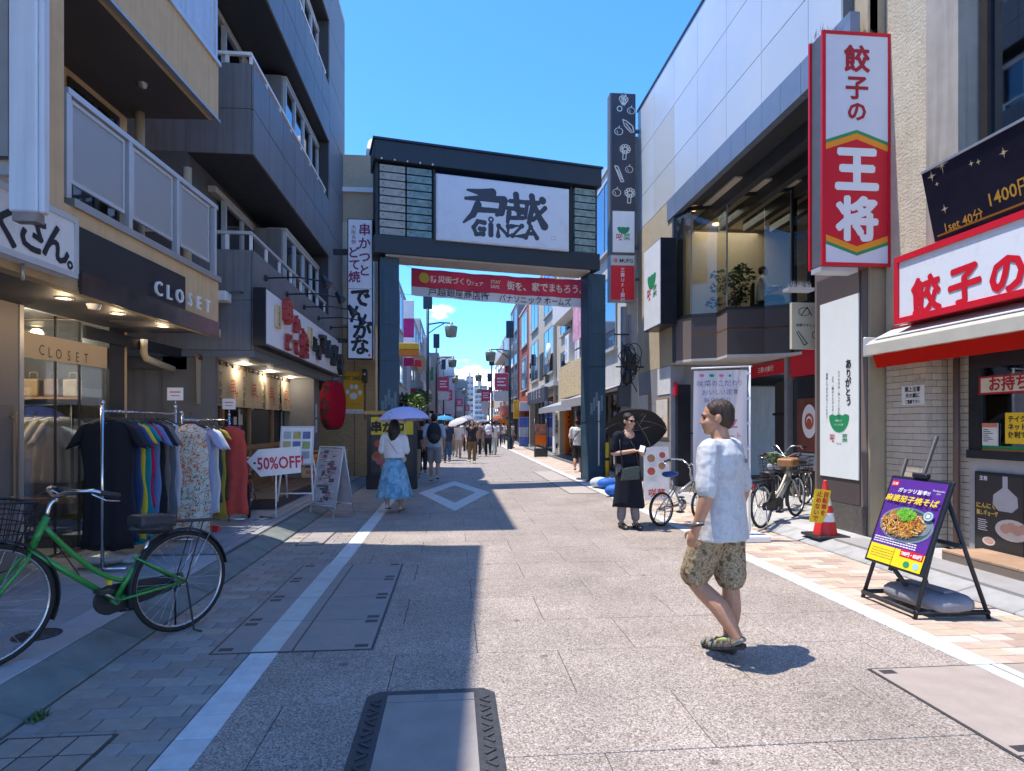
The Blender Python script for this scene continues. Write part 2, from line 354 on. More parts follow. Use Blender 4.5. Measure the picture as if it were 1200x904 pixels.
# ================================================================ SETTING
def bend(Y): return 0.0 if Y < 60 else .06 * (Y - 60)
def struct(name, mb, mat, parent=None, **k):
    o = mb.build(name, mat, parent, **k)
    if not parent: o['kind'] = 'structure'
    return o
m_ground = M('ground', (.2, .195, .19), .9, n=.2, ns=.5, bump=.3, world=True)
g = MB(); g.poly([(-700, -60, -.03), (700, -60, -.03), (700, 1500, -.03), (-700, 1500, -.03)]); struct('ground', g, m_ground)
gran = granite('granite_slab', [(0, (.125, .095, .077)), (.14, (.225, .183, .153)), (.40, (.31, .258, .218)), (.62, (.375, .322, .277)), (.80, (.50, .445, .39)), (.93, (.18, .145, .12))], 132, .3, .15)
m_joint = M('joint_dark', (.10, .09, .083), .95, n=.2, ns=20, world=True)
road = MB(); ys = [-4, 16, 60, 70, 120, 200, 420]
for a, b in zip(ys[:1], ys[1:2]): road.poly([(-1.35, a, -.012), (3.42, a, -.012), (3.42, b, -.012), (-1.35, b, -.012)])
road_o = struct('road', road, m_joint)
def slab_far(name, x0, x1, y0, mat, z, kind='stuff'):
    mb = MB(); yy = [y0, 60, 75, 90, 130, 200, 420]
    for a, b in zip(yy, yy[1:]): mb.poly([(x0 + bend(a), a, z), (x1 + bend(a), a, z), (x1 + bend(b), b, z), (x0 + bend(b), b, z)])
    return mb
def far_gran():
    m = granite('granite_far', [(0, (.17, .14, .12)), (.3, (.26, .22, .19)), (.6, (.33, .285, .25)), (.85, (.41, .37, .325))], 60, .2)
    t = m.node_tree; b = t.nodes['Principled BSDF']; src = b.inputs['Base Color'].links[0].from_socket
    g = t.nodes.new('ShaderNodeNewGeometry'); k = t.nodes.new('ShaderNodeTexBrick'); k.inputs['Scale'].default_value = 1; k.inputs['Brick Width'].default_value = 1.06; k.inputs['Row Height'].default_value = .655; k.inputs['Mortar Size'].default_value = .008
    t.links.new(g.outputs['Position'], k.inputs['Vector']); mx = t.nodes.new('ShaderNodeMix'); mx.data_type = 'RGBA'; t.links.new(k.outputs['Fac'], mx.inputs[0]); t.links.new(src, mx.inputs[6]); mx.inputs[7].default_value = (.1, .09, .085, 1); t.links.new(mx.outputs[2], b.inputs['Base Color'])
    return m
struct('road_far', slab_far('road_far', -1.14, 3.2, 15.93, far_gran(), -.001), MATS['granite_far'])
# paving slabs of the road, laid in running bond
def slab_mesh(wx, wy, hz=.03, bv=.0025):
    return MB().box(-wx/2, wx/2, -wy/2, wy/2, -hz, 0).mesh('slab', [gran], bv)
sm_cache = {}
for r in range(-4, 20):
    yc = 2.83 + .655 * r + .3275
    off = .16 if r % 2 == 0 else -.37
    xs = [-1.14] + [x for x in [off + 1.06 * k for k in range(-3, 5)] if -1.0 < x < 3.08] + [3.2]
    for a, b in zip(xs, xs[1:]):
        k = round(b - a, 2)
        if k not in sm_cache: sm_cache[k] = slab_mesh(k - .0045, .6505)
        o = bpy.data.objects.new('slab', sm_cache[k]); COL.objects.link(o); o.parent = road_o
        o.location = ((a + b) / 2, yc, R_.uniform(-.0012, .0012)); o.rotation_euler = (R_.uniform(-.0007, .0007), R_.uniform(-.0007, .0007), 0)
# white stone edge lines
m_white = M('white_stone', (.60, .61, .60), .7, n=.16, ns=9, rnd=.07, bump=.2)
wl = MB().box(-.09, .09, -.1265, .1265, -.03, .003).mesh('line_block', [m_white], .004)
for nm, xc in (('white_line_left', -1.23), ('white_line_right', 3.30)):
    base = MB(); base.poly([(xc - .095, -3, -.008), (xc + .095, -3, -.008), (xc + .095, 16, -.008), (xc - .095, 16, -.008)])
    lo = struct(nm, base, m_joint)
    for k in range(70):
        y = -2.2 + .26 * k
        if y > 15.9: break
        o = bpy.data.objects.new('line_block', wl); COL.objects.link(o); o.parent = lo; o.location = (xc, y, R_.uniform(-.001, .001))
    struct(nm + '_far', slab_far(nm, xc - .09, xc + .09, 15.93, None, .003), m_white)
# brick pavers
pav_cols = {'grey': (.29, .265, .243), 'tan': (.32, .27, .225), 'pink': (.30, .245, .215), 'pale': (.345, .31, .27)}
pm = {k: M('paver_' + k, c, .85, n=.16, ns=14, bump=.35, bs=120, rnd=.10) for k, c in pav_cols.items()}
rc = {'sand': (.47, .38, .30), 'rose': (.42, .31, .25), 'ochre': (.50, .40, .30), 'pale': (.52, .45, .38)}
pr = {k: M('paver_warm_' + k, c, .85, n=.14, ns=14, bump=.35, bs=120, rnd=.14) for k, c in rc.items()}
def paving(name, x0, x1, y0, mats, weights, limit, yfar, y_stuff_end):
    base = MB(); base.poly([(x0, y0 - .1, -.012), (x1, y0 - .1, -.012), (x1, y_stuff_end, -.012), (x0, y_stuff_end, -.012)])
    po = struct(name, base, m_joint); cache = {}; n = 0; y = y0; r = 0; ks = list(mats); rest = MB(); 
    while y < y_stuff_end:
        off = x0 + (.125 if r % 2 else 0); xs = [x0] + [off + .25 * k for k in range(0, 9) if x0 + .03 < off + .25 * k < x1 - .03] + [x1]
        for a, b in zip(xs, xs[1:]):
            mk = R_.choices(ks, weights)[0]; wd = round(b - a, 3)
            if n < limit and y < yfar:
                if (mk, wd) not in cache: cache[mk, wd] = MB().box(-wd/2 + .0025, wd/2 - .0025, -.0625, .0625, -.03, 0).mesh('paver', [mats[mk]], .003)
                o = bpy.data.objects.new('paver', cache[mk, wd]); COL.objects.link(o); o.parent = po; o.location = ((a + b) / 2, y + .065, R_.uniform(-.002, .002)); o.rotation_euler = (R_.uniform(-.004, .004), R_.uniform(-.006, .006), 0); n += 1
            else:
                rest.m = ks.index(mk); rest.poly([(a + .003, y + .003, 0), (b - .003, y + .003, 0), (b - .003, y + .127, 0), (a + .003, y + .127, 0)])
        y += .13; r += 1
    rest.build('paver_rest', [mats[k] for k in ks], po, kind='stuff')
    return po
pav_left = paving('pavement_left', -2.14, -1.325, 2.35, pm, (5, 4, 3, 2), 300, 14, 40)
pav_right = paving('pavement_right', 3.395, 4.40, 3.0, pr, (4, 3, 4, 3), 300, 13, 40)
struct('pavement_left_far', slab_far('', -2.14, -1.325, 40, None, -.003), pm['grey']); struct('pavement_right_far', slab_far('', 3.395, 4.6, 40, None, -.003), pr['sand'])
# gutters
m_gut = M('gutter_concrete', (.17, .19, .175), .85, n=.25, ns=5, bump=.3, rnd=.08)
m_gutr = M('gutter_concrete_right', (.35, .345, .335), .85, n=.2, ns=5, bump=.3, rnd=.08)
for nm, xa, xb, za, zb, mt in (('gutter_left', -2.42, -2.15, .10, .012, m_gut), ('gutter_right', 4.41, 4.68, .012, .085, m_gutr)):
    base = MB(); base.poly([(xa, 1, -.01), (xb, 1, -.01), (xb, 40, -.01), (xa, 40, -.01)]); go = struct(nm, base, m_joint)
    P = [(xa, -.297, -.05), (xb, -.297, -.05), (xb, .297, -.05), (xa, .297, -.05), (xa, -.297, za), (xb, -.297, zb), (xb, .297, zb), (xa, .297, za)]
    me = MB().hexa(P).mesh('gutter_block', [mt], .008)
    for k in range(36):
        o = bpy.data.objects.new('gutter_block', me); COL.objects.link(o); o.parent = go; o.location = (0, 1.3 + .6 * k, R_.uniform(-.003, .003))
# shop forecourt tiles
m_tl = M('forecourt_tile', (.32, .32, .32), .55, n=.12, ns=5, rnd=.13, bump=.15); m_tl2 = M('forecourt_edge', (.42, .42, .42), .6, n=.12, ns=5, rnd=.1)
fb = MB().box(-7, -2.425, -2, 24, -.02, .088); fo = struct('forecourt_left', fb, m_joint)
tile = MB().box(-.147, .147, -.147, .147, -.012, .012).mesh('tile', [m_tl], .003); tile_e = MB().box(-.147, .147, -.297, .297, -.012, .012).mesh('tile', [m_tl2], .003)
for j in range(6):
    if j == 0:
        for k in range(9): o = bpy.data.objects.new('tile', tile_e); COL.objects.link(o); o.parent = fo; o.location = (-2.575, 1.9 + .6*k, .09)
    else:
        for k in range(18): o = bpy.data.objects.new('tile', tile); COL.objects.link(o); o.parent = fo; o.location = (-2.575 - .3*j, 1.75 + .3*k, .09)
m_conc = M('forecourt_concrete', (.28, .285, .295), .6, n=.25, ns=2.5, streak=.0, stretch=(6, .5, 1)); 
cb = MB(); cb.box(-4.05, -2.47, 7.12, 17.2, .06, .103); cb.box(-2.80, -2.74, 7.2, 17.0, .1, .112); cb.box(-2.62, -2.58, 7.2, 17.0, .1, .112); struct('forecourt_concrete', cb, m_conc, fo)
fbr = MB().box(4.685, 12, -1, 17, -.02, .068); fr_o = struct('forecourt_right', fbr, m_joint)
m_tr = M('forecourt_tile_pale', (.46, .445, .425), .6, n=.12, ns=5, rnd=.1, bump=.15)
tile_r = MB().box(-.147, .147, -.147, .147, -.012, .012).mesh('tile', [m_tr], .003)
for j in range(9):
    for k in range(38 if j > 2 else 32):
        if j > 2 and k < 16: continue
        o = bpy.data.objects.new('tile', tile_r); COL.objects.link(o); o.parent = fr_o; o.location = (4.84 + .3*j, 3.3 + .3*k, .07)
# diamond of white stones set into the road
dm = MB(); P0 = [(.03, 10.9), (.80, 13.8), (.03, 16.6), (-.74, 13.8)]; cx, cy = .03, 13.75
for k in range(4):
    a, b = P0[k], P0[(k+1) % 4]; f = .60
    for s0, s1 in ((0, .247), (.25, .497), (.5, .747), (.75, .997)):
        pa = [a[i] + (b[i]-a[i])*s0 for i in (0, 1)]; pb = [a[i] + (b[i]-a[i])*s1 for i in (0, 1)]
        qa = [cx + (pa[0]-cx)*f, cy + (pa[1]-cy)*f]; qb = [cx + (pb[0]-cx)*f, cy + (pb[1]-cy)*f]
        dm.zprism([tuple(pa), tuple(pb), tuple(qb), tuple(qa)], -.02, .005)
struct('road_marking_diamond', dm, m_white)
# access covers
m_cov = M('cover_plate', (.30, .268, .245), .7, n=.14, ns=6, bump=.5, bs=220, world=True); m_covd = M('cover_frame', (.07, .07, .075), .55, .5, n=.2, ns=30, bump=.5, bs=90)
m_steel = M('cover_steel', (.24, .23, .22), .45, .7, n=.2, ns=20)
def cover_grid(label, x0, x1, y0, y1, nx, ny, plate, wl=None, studs=True, z=.004):
    t = thing('access_cover', label, 'manhole cover', ((x0+x1)/2, (y0+y1)/2, 0)); cx, cy = (x0+x1)/2, (y0+y1)/2
    MB().box(x0-cx-.012, x1-cx+.012, y0-cy-.012, y1-cy+.012, -.03, z).build('frame', m_covd, t)
    for i in range(nx):
        for j in range(ny):
            a, b = x0 + (x1-x0)*i/nx - cx, x0 + (x1-x0)*(i+1)/nx - cx; c, d = y0 + (y1-y0)*j/ny - cy, y0 + (y1-y0)*(j+1)/ny - cy
            MB().box(a + .006, b - .006, c + .006, d - .006, -.01, z + .004).build('plate', plate, t, bevel=.002)
            if wl and a + cx < wl[1] and b + cx > wl[0]:
                MB().box(max(a + .008, wl[0]-cx), min(b - .008, wl[1]-cx), c + .008, d - .008, 0, z + .007).build('painted_stripe', M('cover_stripe', (.50, .53, .50), .6, n=.15, ns=8), t)
            if studs and (i == 0 or i == nx - 1):
                xa = a + .03 if i == 0 else b - .12
                hb = MB(); hb.box(xa, xa + .09, c + .03, c + .085, 0, z + .0065); hb.box(xa, xa + .09, d - .085, d - .03, 0, z + .0065); hb.build('lifting_slot', m_covd, t, bevel=.002)
    return t
cover_grid('large grey access cover of many plates crossed by white line in left road', -1.57, -.54, 4.27, 6.85, 2, 4, m_cov, (-1.32, -1.14))
cover_grid('tan access cover at right edge in front of the poster easel', 2.53, 4.1, 1.6, 3.63, 2, 2, M('cover_tan', (.36, .30, .26), .75, n=.12, ns=6, bump=.4, bs=200, world=True), (3.21, 3.39))
cover_grid('long narrow access cover in the road near right arch pillar', 2.5, 3.12, 13.4, 19.7, 1, 4, M('cover_pale', (.40, .35, .31), .75, n=.12, ns=6, world=True), None, False)
cover_grid('small tiled access cover in the left pavement at lower left corner', -2.10, -1.62, 2.3, 3.20, 3, 5, pm['tan'], None, False)
cover_grid('dark square access cover with grey surround beside A frame sign', -1.93, -1.62, 8.0, 8.9, 1, 2, pm['grey'], None, False)
t = thing('access_cover', 'framed rectangular manhole cover with patterned iron border at bottom centre', 'manhole cover', (-.12, 2.85, 0))
fm = MB(); fm.zprism([(-.35+.06, -.72), (.35-.06, -.72), (.35, -.66), (.35, .66), (.29, .72), (-.29, .72), (-.35, .66), (-.35, -.66)], -.03, .010); fm.build('frame', m_covd, t, bevel=.003)
MB().box(-.235, .235, -.60, .56, 0, .014).build('plate', m_cov, t, bevel=.002); MB().box(-.235, .235, .568, .655, 0, .014).build('plate', m_cov, t, bevel=.002)
MB().box(-.035, .035, .585, .64, .0, .017).build('lock_plate', m_steel, t, bevel=.002)
for sx_ in (-.29, .29):
    for k in range(12):
        y = -.6 + .106*k; mb = MB()
        for q in (-1, 1): mb.obox((sx_, y + q*.02, .012), (.062, .014, .01), Matrix.Rotation(.7*q*(1 if k % 2 else -1), 3, 'Z'))
        mb.build('raised_chevron', m_covd, t)
def round_cover(label, p, r, z, mat):
    t = thing('round_cover', label, 'manhole cover', (p[0], p[1], z)); MB().lathe([(0, .004), (r*.85, .004), (r*.86, .001), (r*.9, .001), (r*.92, .005), (r, .005), (r, -.01)], 24).build('lid', mat, t)
    mb = MB()
    for k in range(8): a = k*pi/4; mb.obox((cos(a)*r*.5, sin(a)*r*.5, .006), (r*.34, .012, .004), Matrix.Rotation(a, 3, 'Z'))
    mb.build('rib', mat, t)
round_cover('dark round cover set in pale shop tiles beside green bicycle', (-2.74, 4.45), .14, .102, m_covd)
t = thing('access_cover', 'dark rectangular cover in pale tiles under green bicycle front wheel', 'manhole cover', (-3.0, 3.95, .102)); MB().box(-.2, .1, -.22, .22, -.01, .005).build('lid', m_covd, t, bevel=.003)
# a tuft of weeds at the gutter
wd = MB()
for k in range(60):
    a = R_.uniform(0, 2*pi); r = R_.uniform(0, .07); p = Vector((-2.1 + r*cos(a)*.6, 3.42 + r*sin(a), .0)); q = p + Vector((R_.uniform(-.04, .04), R_.uniform(-.04, .04), R_.uniform(.015, .05))); n = Vector((R_.uniform(-1, 1), R_.uniform(-1, 1), 0)) * .008
    wd.add([p - n, p + n, q], [(0, 1, 2)])
o = wd.build('weed_tuft', M('weed', (.07, .13, .04), .7)); o['kind'] = 'stuff'; o['label'] = 'small green weeds growing in the gutter joint'
# ================================================================ LEFT BUILDINGS
m_och = M('ochre_render', (.64, .45, .245), .85, n=.10, ns=4, bump=.5, bs=90, streak=.12)
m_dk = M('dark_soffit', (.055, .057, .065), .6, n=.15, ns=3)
m_blk = M('black_panel', (.018, .02, .027), .35, n=.2, ns=4)
m_alu = M('alu', (.42, .43, .44), .4, .6, .05); m_alu_l = M('alu_light', (.55, .57, .6), .4, .3, n=.08)
m_cream_p = M('cream_pipe', (.55, .45, .30), .5, n=.1)
m_wht = M('white_paint', (.78, .79, .80), .5, n=.05, ns=4); m_lamp = M('lamp_glow', (1.0, .62, .28), .5, n=0, emit=3.0)
m_lampw = M('lamp_glow_white', (1.0, .93, .8), .5, n=0, emit=4.0)
m_let = M('letter_white', (.8, .8, .8), .4, n=0); m_ink = M('ink', (.02, .02, .025), .6, n=0); m_red = M('sign_red', (.62, .012, .03), .4, n=.04); m_redd = M('sign_red_dark', (.40, .015, .03), .5, n=.08)
gl_dark = glass('dark_glass', (.42, .47, .5), .6); gl_clear = glass('clear_glass', (.86, .9, .9), .92); gl_mid = glass('mid_glass', (.62, .68, .68), .8)
m_woodd = M('wood_brown', (.20, .115, .06), .6, n=.3, ns=4, stretch=(3, 3, .4)); m_wood = M('wood_light', (.36, .21, .10), .6, n=.3, ns=4, stretch=(3, 3, .4))
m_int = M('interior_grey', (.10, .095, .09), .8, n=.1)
C = Frame(-3.0, 8.42, 86.6)
cl = thing('apartment_building', 'ochre rendered apartment house with black clothes shop fascia and perforated balcony railings', 'building', frame=C)
zb, zt = C.at(255, 395)[1], C.at(255, 331)[1]           # lower fascia
z2b, z2t = C.at(256, 141)[1], C.at(258, 81)[1]          # upper balcony front
DP = 1.15; XE = 0.0
XL = -9.0
# main body behind balconies
B('wall', m_och, cl, XL, XE, DP, 9, 2.9, 10.6)
B('wall', m_och, cl, XL, C.x(25, DP) , DP + .02, 5, 0, 2.9)
B('wall', m_och, cl, C.x(145, DP), XE, DP, 5, .1, 2.9)
B('roof', M('roof_grey', (.3, .3, .3), .9), cl, XL - .05, XE + .05, -.05, 9.05, 10.6, 10.72)
# first floor fascia, soffit
B('fascia', m_och, cl, XL, XE, 0, .12, zb + .10, zt); B('fascia_lip', M('lip_ochre', (.46, .32, .17), .7), cl, XL, XE + .01, -.025, .1, zb, zb + .098)
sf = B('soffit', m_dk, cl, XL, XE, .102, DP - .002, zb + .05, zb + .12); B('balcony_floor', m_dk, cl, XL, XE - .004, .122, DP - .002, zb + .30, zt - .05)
B('fascia_end', m_och, cl, XE - .12, XE - .002, .122, DP - .002, zb + .122, zt - .001)
for px, py in ((75, 349), (138, 367), (191, 382)):
    x, y = C.atz(px, py, zb + .05); MB().lathe([(0, -.004), (.055, -.004), (.062, -.012), (.075, -.012), (.078, .0)], 16, (x, y, zb + .05)).build('downlight_ring', m_alu, cl)
    MB().lathe([(0, 0), (.05, 0)], 14, (x, y, zb + .042)).build('downlight_bulb', m_lamp, cl); lamp_light((x, y, zb - .05), cl, 1.8, (1, .72, .42))
x, y = C.atz(110, 357, zb + .05); MB().lathe([(0, -.05), (.05, -.045), (.065, 0)], 14, (x, y, zb + .05)).build('ceiling_speaker', m_wht, cl)
B('access_hatch', M('hatch', (.10, .10, .11), .5), cl, *[f for f in (C.atz(122, 376, zb+.05)[0], C.atz(168, 383, zb+.05)[0])], .3, .8, zb + .044, zb + .05)
# fascia sign
x0, x1 = C.x(92, -.03), C.x(217, -.03); xs2 = C.x(254, -.03); zs0 = C.at(217, 376, -.03)[1]; zs1 = C.at(217, 325, -.03)[1]
sg = B('sign_panel', m_blk, cl, x0, x1, -.035, -.003, zs0 - .02, zs1, bevel=.003)
B('sign_band', M('smoked_acrylic', (.055, .05, .045), .12, n=.1), cl, x0, xs2, -.06, -.037, zs0 - .08, zs0 + .11)
lm = MB()
for ch, px, py in zip('CLOSET', (184, 197, 209, 221, 232, 242), (338, 343, 347, 351, 355, 359)):
    xx, zz = C.at(px, py, -.06); MB().text(ch, xx, zz - .075, .215, -.075, bold=.002, ext=.05).build('sign_letter', m_let, cl)
# balcony railing, first floor
zr0 = C.at(257, 329, .05)[1]; zr1 = C.at(252, 241, .05)[1]; rl = MB()
rx0, rx1 = C.x(76, .05), C.x(251, .05)
B('rail_sill', m_alu, cl, rx0, XE + .02, -.03, .12, zt + .002, zt + .07)
B('rail_top', m_alu_l, cl, rx0, rx1 + .05, .02, .09, zr1 - .05, zr1)
for a in (76, 149, 205, 249):
    x = C.x(a + 1.5, .05); B('rail_post', m_alu_l, cl, x - .03, x + .03, .025, .085, zt + .072, zr1 - .052)
perf = perforated('perforated_sheet', (.50, .51, .52))
for a, b in ((82, 146), (155, 202), (211, 245)):
    xa, xb = C.x(a, .05), C.x(b, .05); zl = zt + .22
    f = MB(); f.box(xa, xb, .045, .07, zl, zl + .035); f.box(xa, xb, .045, .07, zr1 - .10, zr1 - .065); f.box(xa, xa + .03, .046, .069, zl + .035, zr1 - .10); f.box(xb - .03, xb, .046, .069, zl + .035, zr1 - .10)
    p = f.build('rail_panel_frame', m_alu_l, cl); MB().box(xa + .03, xb - .03, .055, .058, zl + .035, zr1 - .10).build('perforated_panel', perf, p)
# pier at near end, balcony back wall windows, pipes
xa, xb = C.x(40, 0), C.x(72, 0); B('pier', m_och, cl, xa, xb, -.02, DP - .001, zb + .13, 10.5)
z9 = C.at(100, 96, DP - .03)[1]; f = window(cl, C.x(78, DP), C.x(137, DP), zt + .15, C.at(137, 138, DP)[1], DP - .035, 2, .06, .034, M('bronze_frame', (.06, .05, .045), .4, .4))
for px, ya, yb in ((164, 117, 185), (220, 197, 240)):
    x = C.x(px, DP - .25); MB().cyl((x, DP - .25, zt - .3), (x, DP - .25, C.at(px, ya, DP - .25)[1]), .055).build('drain_pipe', m_cream_p, cl)
x = C.x(164, DP - .1); MB().tube([(x, DP - .15, zb - .02), (x, DP - .15, zb - .2), (x + .05, DP - .15, zb - .26), (x + .75, DP - .15, zb - .34)], .045, 10).build('drain_pipe', m_cream_p, cl)
# second floor balcony
B('balcony_front', m_och, cl, XL, XE, 0, .12, z2b, z2t); B('balcony_edge_trim', m_alu, cl, XL, XE + .02, -.02, .04, z2b - .03, z2b - .001); B('balcony_coping', m_alu_l, cl, XL, XE + .02, -.03, .14, z2t + .001, z2t + .05)
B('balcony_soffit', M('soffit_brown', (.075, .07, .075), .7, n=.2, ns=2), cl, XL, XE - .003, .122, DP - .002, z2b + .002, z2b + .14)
B('balcony_side', m_och, cl, XE - .12, XE - .002, .122, DP - .002, z2b + .142, z2t - .002)
xq, yq = C.atz(167, 98, z2b); MB().lathe([(0, -.06), (.04, -.05), (.055, 0)], 12, (xq, yq, z2b)).build('ceiling_vent', m_alu, cl)
frost = M('frosted_panel', (.50, .55, .62), .35, n=.12, ns=10, streak=.2)
zr = z2t + .05; zr2 = zr + 1.0
for a, b in ((-5.6, -4.1), (-4.05, -2.7), (-2.65, -1.33), (-1.28, -.02)):
    f = MB(); f.box(a, b, .0, .05, zr, zr + .05); f.box(a, b, 0, .05, zr2 - .05, zr2); f.box(a, a + .05, .001, .049, zr + .05, zr2 - .05); f.box(b - .05, b, .001, .049, zr + .05, zr2 - .05)
    p = f.build('rail_panel_frame', m_alu_l, cl); MB().box(a + .05, b - .05, .02, .03, zr + .05, zr2 - .05).build('frosted_panel', frost, p)
for z in (8.1,):
    B('balcony_front', m_och, cl, XL, XE, 0, .12, z, z + .6); B('balcony_soffit', MATS['soffit_brown'], cl, XL, XE - .003, .122, DP - .002, z + .002, z + .14); B('balcony_rail', frost, cl, XL, XE - .02, .02, .05, z + .6, z + 1.6)
B('parapet', m_och, cl, XL, XE, 0, DP - .002, 10.0, 10.598)
# ---- shop front
GD = DP - .05; m_gfr = M('steel_frame', (.60, .60, .60), .35, .6, .05)
doorm = M('door_taupe', (.24, .215, .20), .5, n=.08)
xg0, xg1 = C.x(27, GD), C.x(126, GD); zg = zb + .05
dr = B('door', doorm, cl, xg0 - 1.6, xg0 - .06, GD, GD + .05, .11, zg); xh = C.x(11, GD); MB().box(xh - .012, xh + .012, GD - .07, GD - .045, .75, 1.62).cyl((xh, GD - .05, .8), (xh, GD, .8), .01).cyl((xh, GD - .05, 1.57), (xh, GD, 1.57), .01).build('handle', M('brass', (.75, .55, .33), .3, .9, 0), dr)
MB().box(C.x(8, GD) - .1, xh + .06, GD - .004, GD, .7, 1.68).build('door_inset', M('door_inset', (.19, .17, .16), .5), dr)
B('frame_post', m_gfr, cl, xg0 - .055, xg0, GD - .01, GD + .05, .1, zg - .001)
for a, b in ((27, 67), (67.5, 95), (95.5, 126)):
    MB().box(C.x(a, GD) + .008, C.x(b, GD) - .004, GD + .015, GD + .025, .12, zg - .02).build('glass_pane', glass('boutique_glass', (.82, .86, .86), .93, refl=.30), cl)
for a in (67, 95): 
    x = C.x(a, GD); B('glass_joint', m_blk, cl, x - .006, x + .010, GD + .012, GD + .03, .12, zg - .02)
zs = C.at(28, 388, GD)[1]; ze = C.at(28, 418, GD)[1]
bn = B('window_banner', M('linen', (.46, .38, .28), .8, n=.06), cl, xg0 + .02, xg1, GD + .004, GD + .009, ze, zs)
tb = MB()
for ch, px, py in zip('CLOSET', (49, 59, 69, 81, 91, 101), (410, 413, 415, 417, 418.5, 420)):
    xx, zz = C.at(px, py, GD + .001); tb.text(ch, xx, zz - .055, .155, GD + .001, bold=-.008, sx=.8)
tb.build('banner_lettering', m_ink, bn)
# return wall, columns to the gap
B('corner_column', m_blk, cl, xg1 + .002, C.x(144, GD), GD - .02, GD + .3, .1, zg - .002)
B('lintel', m_blk, cl, xg1 - .5, C.x(212, GD) , GD - .06, GD - .021, zg - .2, zg - .06)
# interior
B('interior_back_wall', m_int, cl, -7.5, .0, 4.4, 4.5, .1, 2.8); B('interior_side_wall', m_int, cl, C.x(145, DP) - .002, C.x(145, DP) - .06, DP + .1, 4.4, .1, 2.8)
B('interior_ceiling', M('interior_ceiling', (.35, .33, .3), .9), cl, -7.5, C.x(145, DP), DP, 4.4, 2.82, 2.88)
B('added_fill_panel', m_lampw, cl, -1.5, -.9, 2.2, 2.4, 2.78, 2.815); lamp_light((-1.2, 2.0, 2.6), cl, 22, (1, .88, .72)); st = MB(); st.box(xg0, xg1 + .1, GD + .06, 4.3, .09, .115); st.build('interior_floor', M('floor_pale', (.30, .29, .28), .5, n=.1), cl)  # glowing ceiling panel and point light added to brighten the boutique interior
# ---- far-left projecting sign column and white shop sign
p = gy(9, 258, 4.35); q = gy(50, 258, 4.35)
t = thing('projecting_sign', 'tall white boxed sign hanging at the upper left edge of the street', 'sign', (p.x, 4.35, p.z))
wv = q.x - p.x; MB().box(0, wv * .82, 0, .10, .06, 4).build('sign_box', M('weathered_white', (.62, .66, .72), .5, n=.06, ns=3, streak=.15), t, bevel=.01); MB().box(wv * .8, wv*.97, .02, .09, .06, 3.4).build('sign_edge', M('weathered_white'), t, bevel=.01); MB().box(.02, wv*.8, .01, .09, 0, .058).build('bottom_plate', M('rusty_plate', (.26, .22, .2), .7, n=.3, ns=12), t); MB().box(-.5, -.002, .02, .08, .3, .38).build('bracket', m_alu, t)
MB().box(-.40, -.012, .02, .09, .42, 4).build('side_panel', M('grey_panel', (.25, .24, .24), .6), t)
W = Frame(C.o.x, C.o.y, 86.6); d = -.16
x1 = C.x(90, d); z0_, z1_ = C.at(90, 326, d)[1], C.at(90, 258, d)[1]; x0 = x1 - 2.9
t = thing('shop_sign', 'white illuminated box sign with black brush hiragana くさん above taupe shop door', 'sign', frame=C)
MB().box(x0, x1, d + .004, d + .15, z0_ + .0, z1_).build('sign_case', m_wht, t, bevel=.01)
fr = MB(); fr.box(x0, x1, d - .012, d + .01, z1_ - .035, z1_ + .01); fr.box(x0, x1, d - .012, d + .01, z0_ - .01, z0_ + .035); fr.box(x1 - .035, x1 + .01, d - .011, d + .009, z0_ + .035, z1_ - .035); fr.build('sign_frame', m_alu_l, t)
MB().box(x0 + .02, x1 - .035, d - .002, d + .003, z0_ + .035, z1_ - .035).build('sign_face', M('acrylic_white', (.72, .72, .70), .3, n=.04), t)
tm = MB()
for ch, px, py, sz in (('く', 8, 283, .34), ('さ', 38, 292, .34), ('ん', 66, 304, .32), ('。', 82, 314, .2)):
    xx, zz = C.at(px, py, d); tm.text(ch, xx, zz, sz, d - .005, bold=.025, rot=-.1)
tm.build('sign_lettering', m_ink, t)
MB().cyl((x1 - .45, d + .1, z0_ - .12), (x1 - .45, d + .1, z0_), .012).build('hook', m_alu, t)

# ================================================================ grey building with skewer restaurant
G = Frame(-2.95, 9.69, 90)
gr = thing('apartment_building', 'dark grey panelled apartment building with stepped balconies over skewer restaurant', 'building', frame=G)
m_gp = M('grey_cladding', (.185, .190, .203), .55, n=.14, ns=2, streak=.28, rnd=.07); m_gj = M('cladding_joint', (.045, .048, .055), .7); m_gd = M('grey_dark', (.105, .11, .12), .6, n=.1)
LX = G.x(404, 0); LB = G.x(386, 0); DB = .95
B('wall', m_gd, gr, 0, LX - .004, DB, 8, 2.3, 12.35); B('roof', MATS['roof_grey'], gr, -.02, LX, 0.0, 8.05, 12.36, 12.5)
B('end_wall_core', m_gj, gr, LB + .01, LX - .012, .012, DB - .01, 2.4, 12.35)
def panels(x0, x1, z0, z1, nx, nz, y0=0.0, name='cladding_panel', gap=.016):
    for i in range(nx):
        for j in range(nz):
            B(name, m_gp, gr, x0 + (x1-x0)*i/nx + gap/2, x0 + (x1-x0)*(i+1)/nx - gap/2, y0, y0 + .03, z0 + (z1-z0)*j/nz + gap/2, z0 + (z1-z0)*(j+1)/nz - gap/2)
panels(LB, LX, 2.4, 12.34, 1, 8)
def side_panels(y0, y1, z0, z1, ny, nz):
    for i in range(ny):
        for j in range(nz): B('cladding_panel', m_gp, gr, -.004, .026, y0 + (y1-y0)*i/ny + .004, y0 + (y1-y0)*(i+1)/ny - .004, z0 + (z1-z0)*j/nz + .004, z0 + (z1-z0)*(j+1)/nz - .004)
lv = [(G.at(297, 411)[1], G.at(297, 293)[1]), (G.at(297, 181)[1], G.at(297, 75)[1]), (G.at(362, 112)[1], None)]
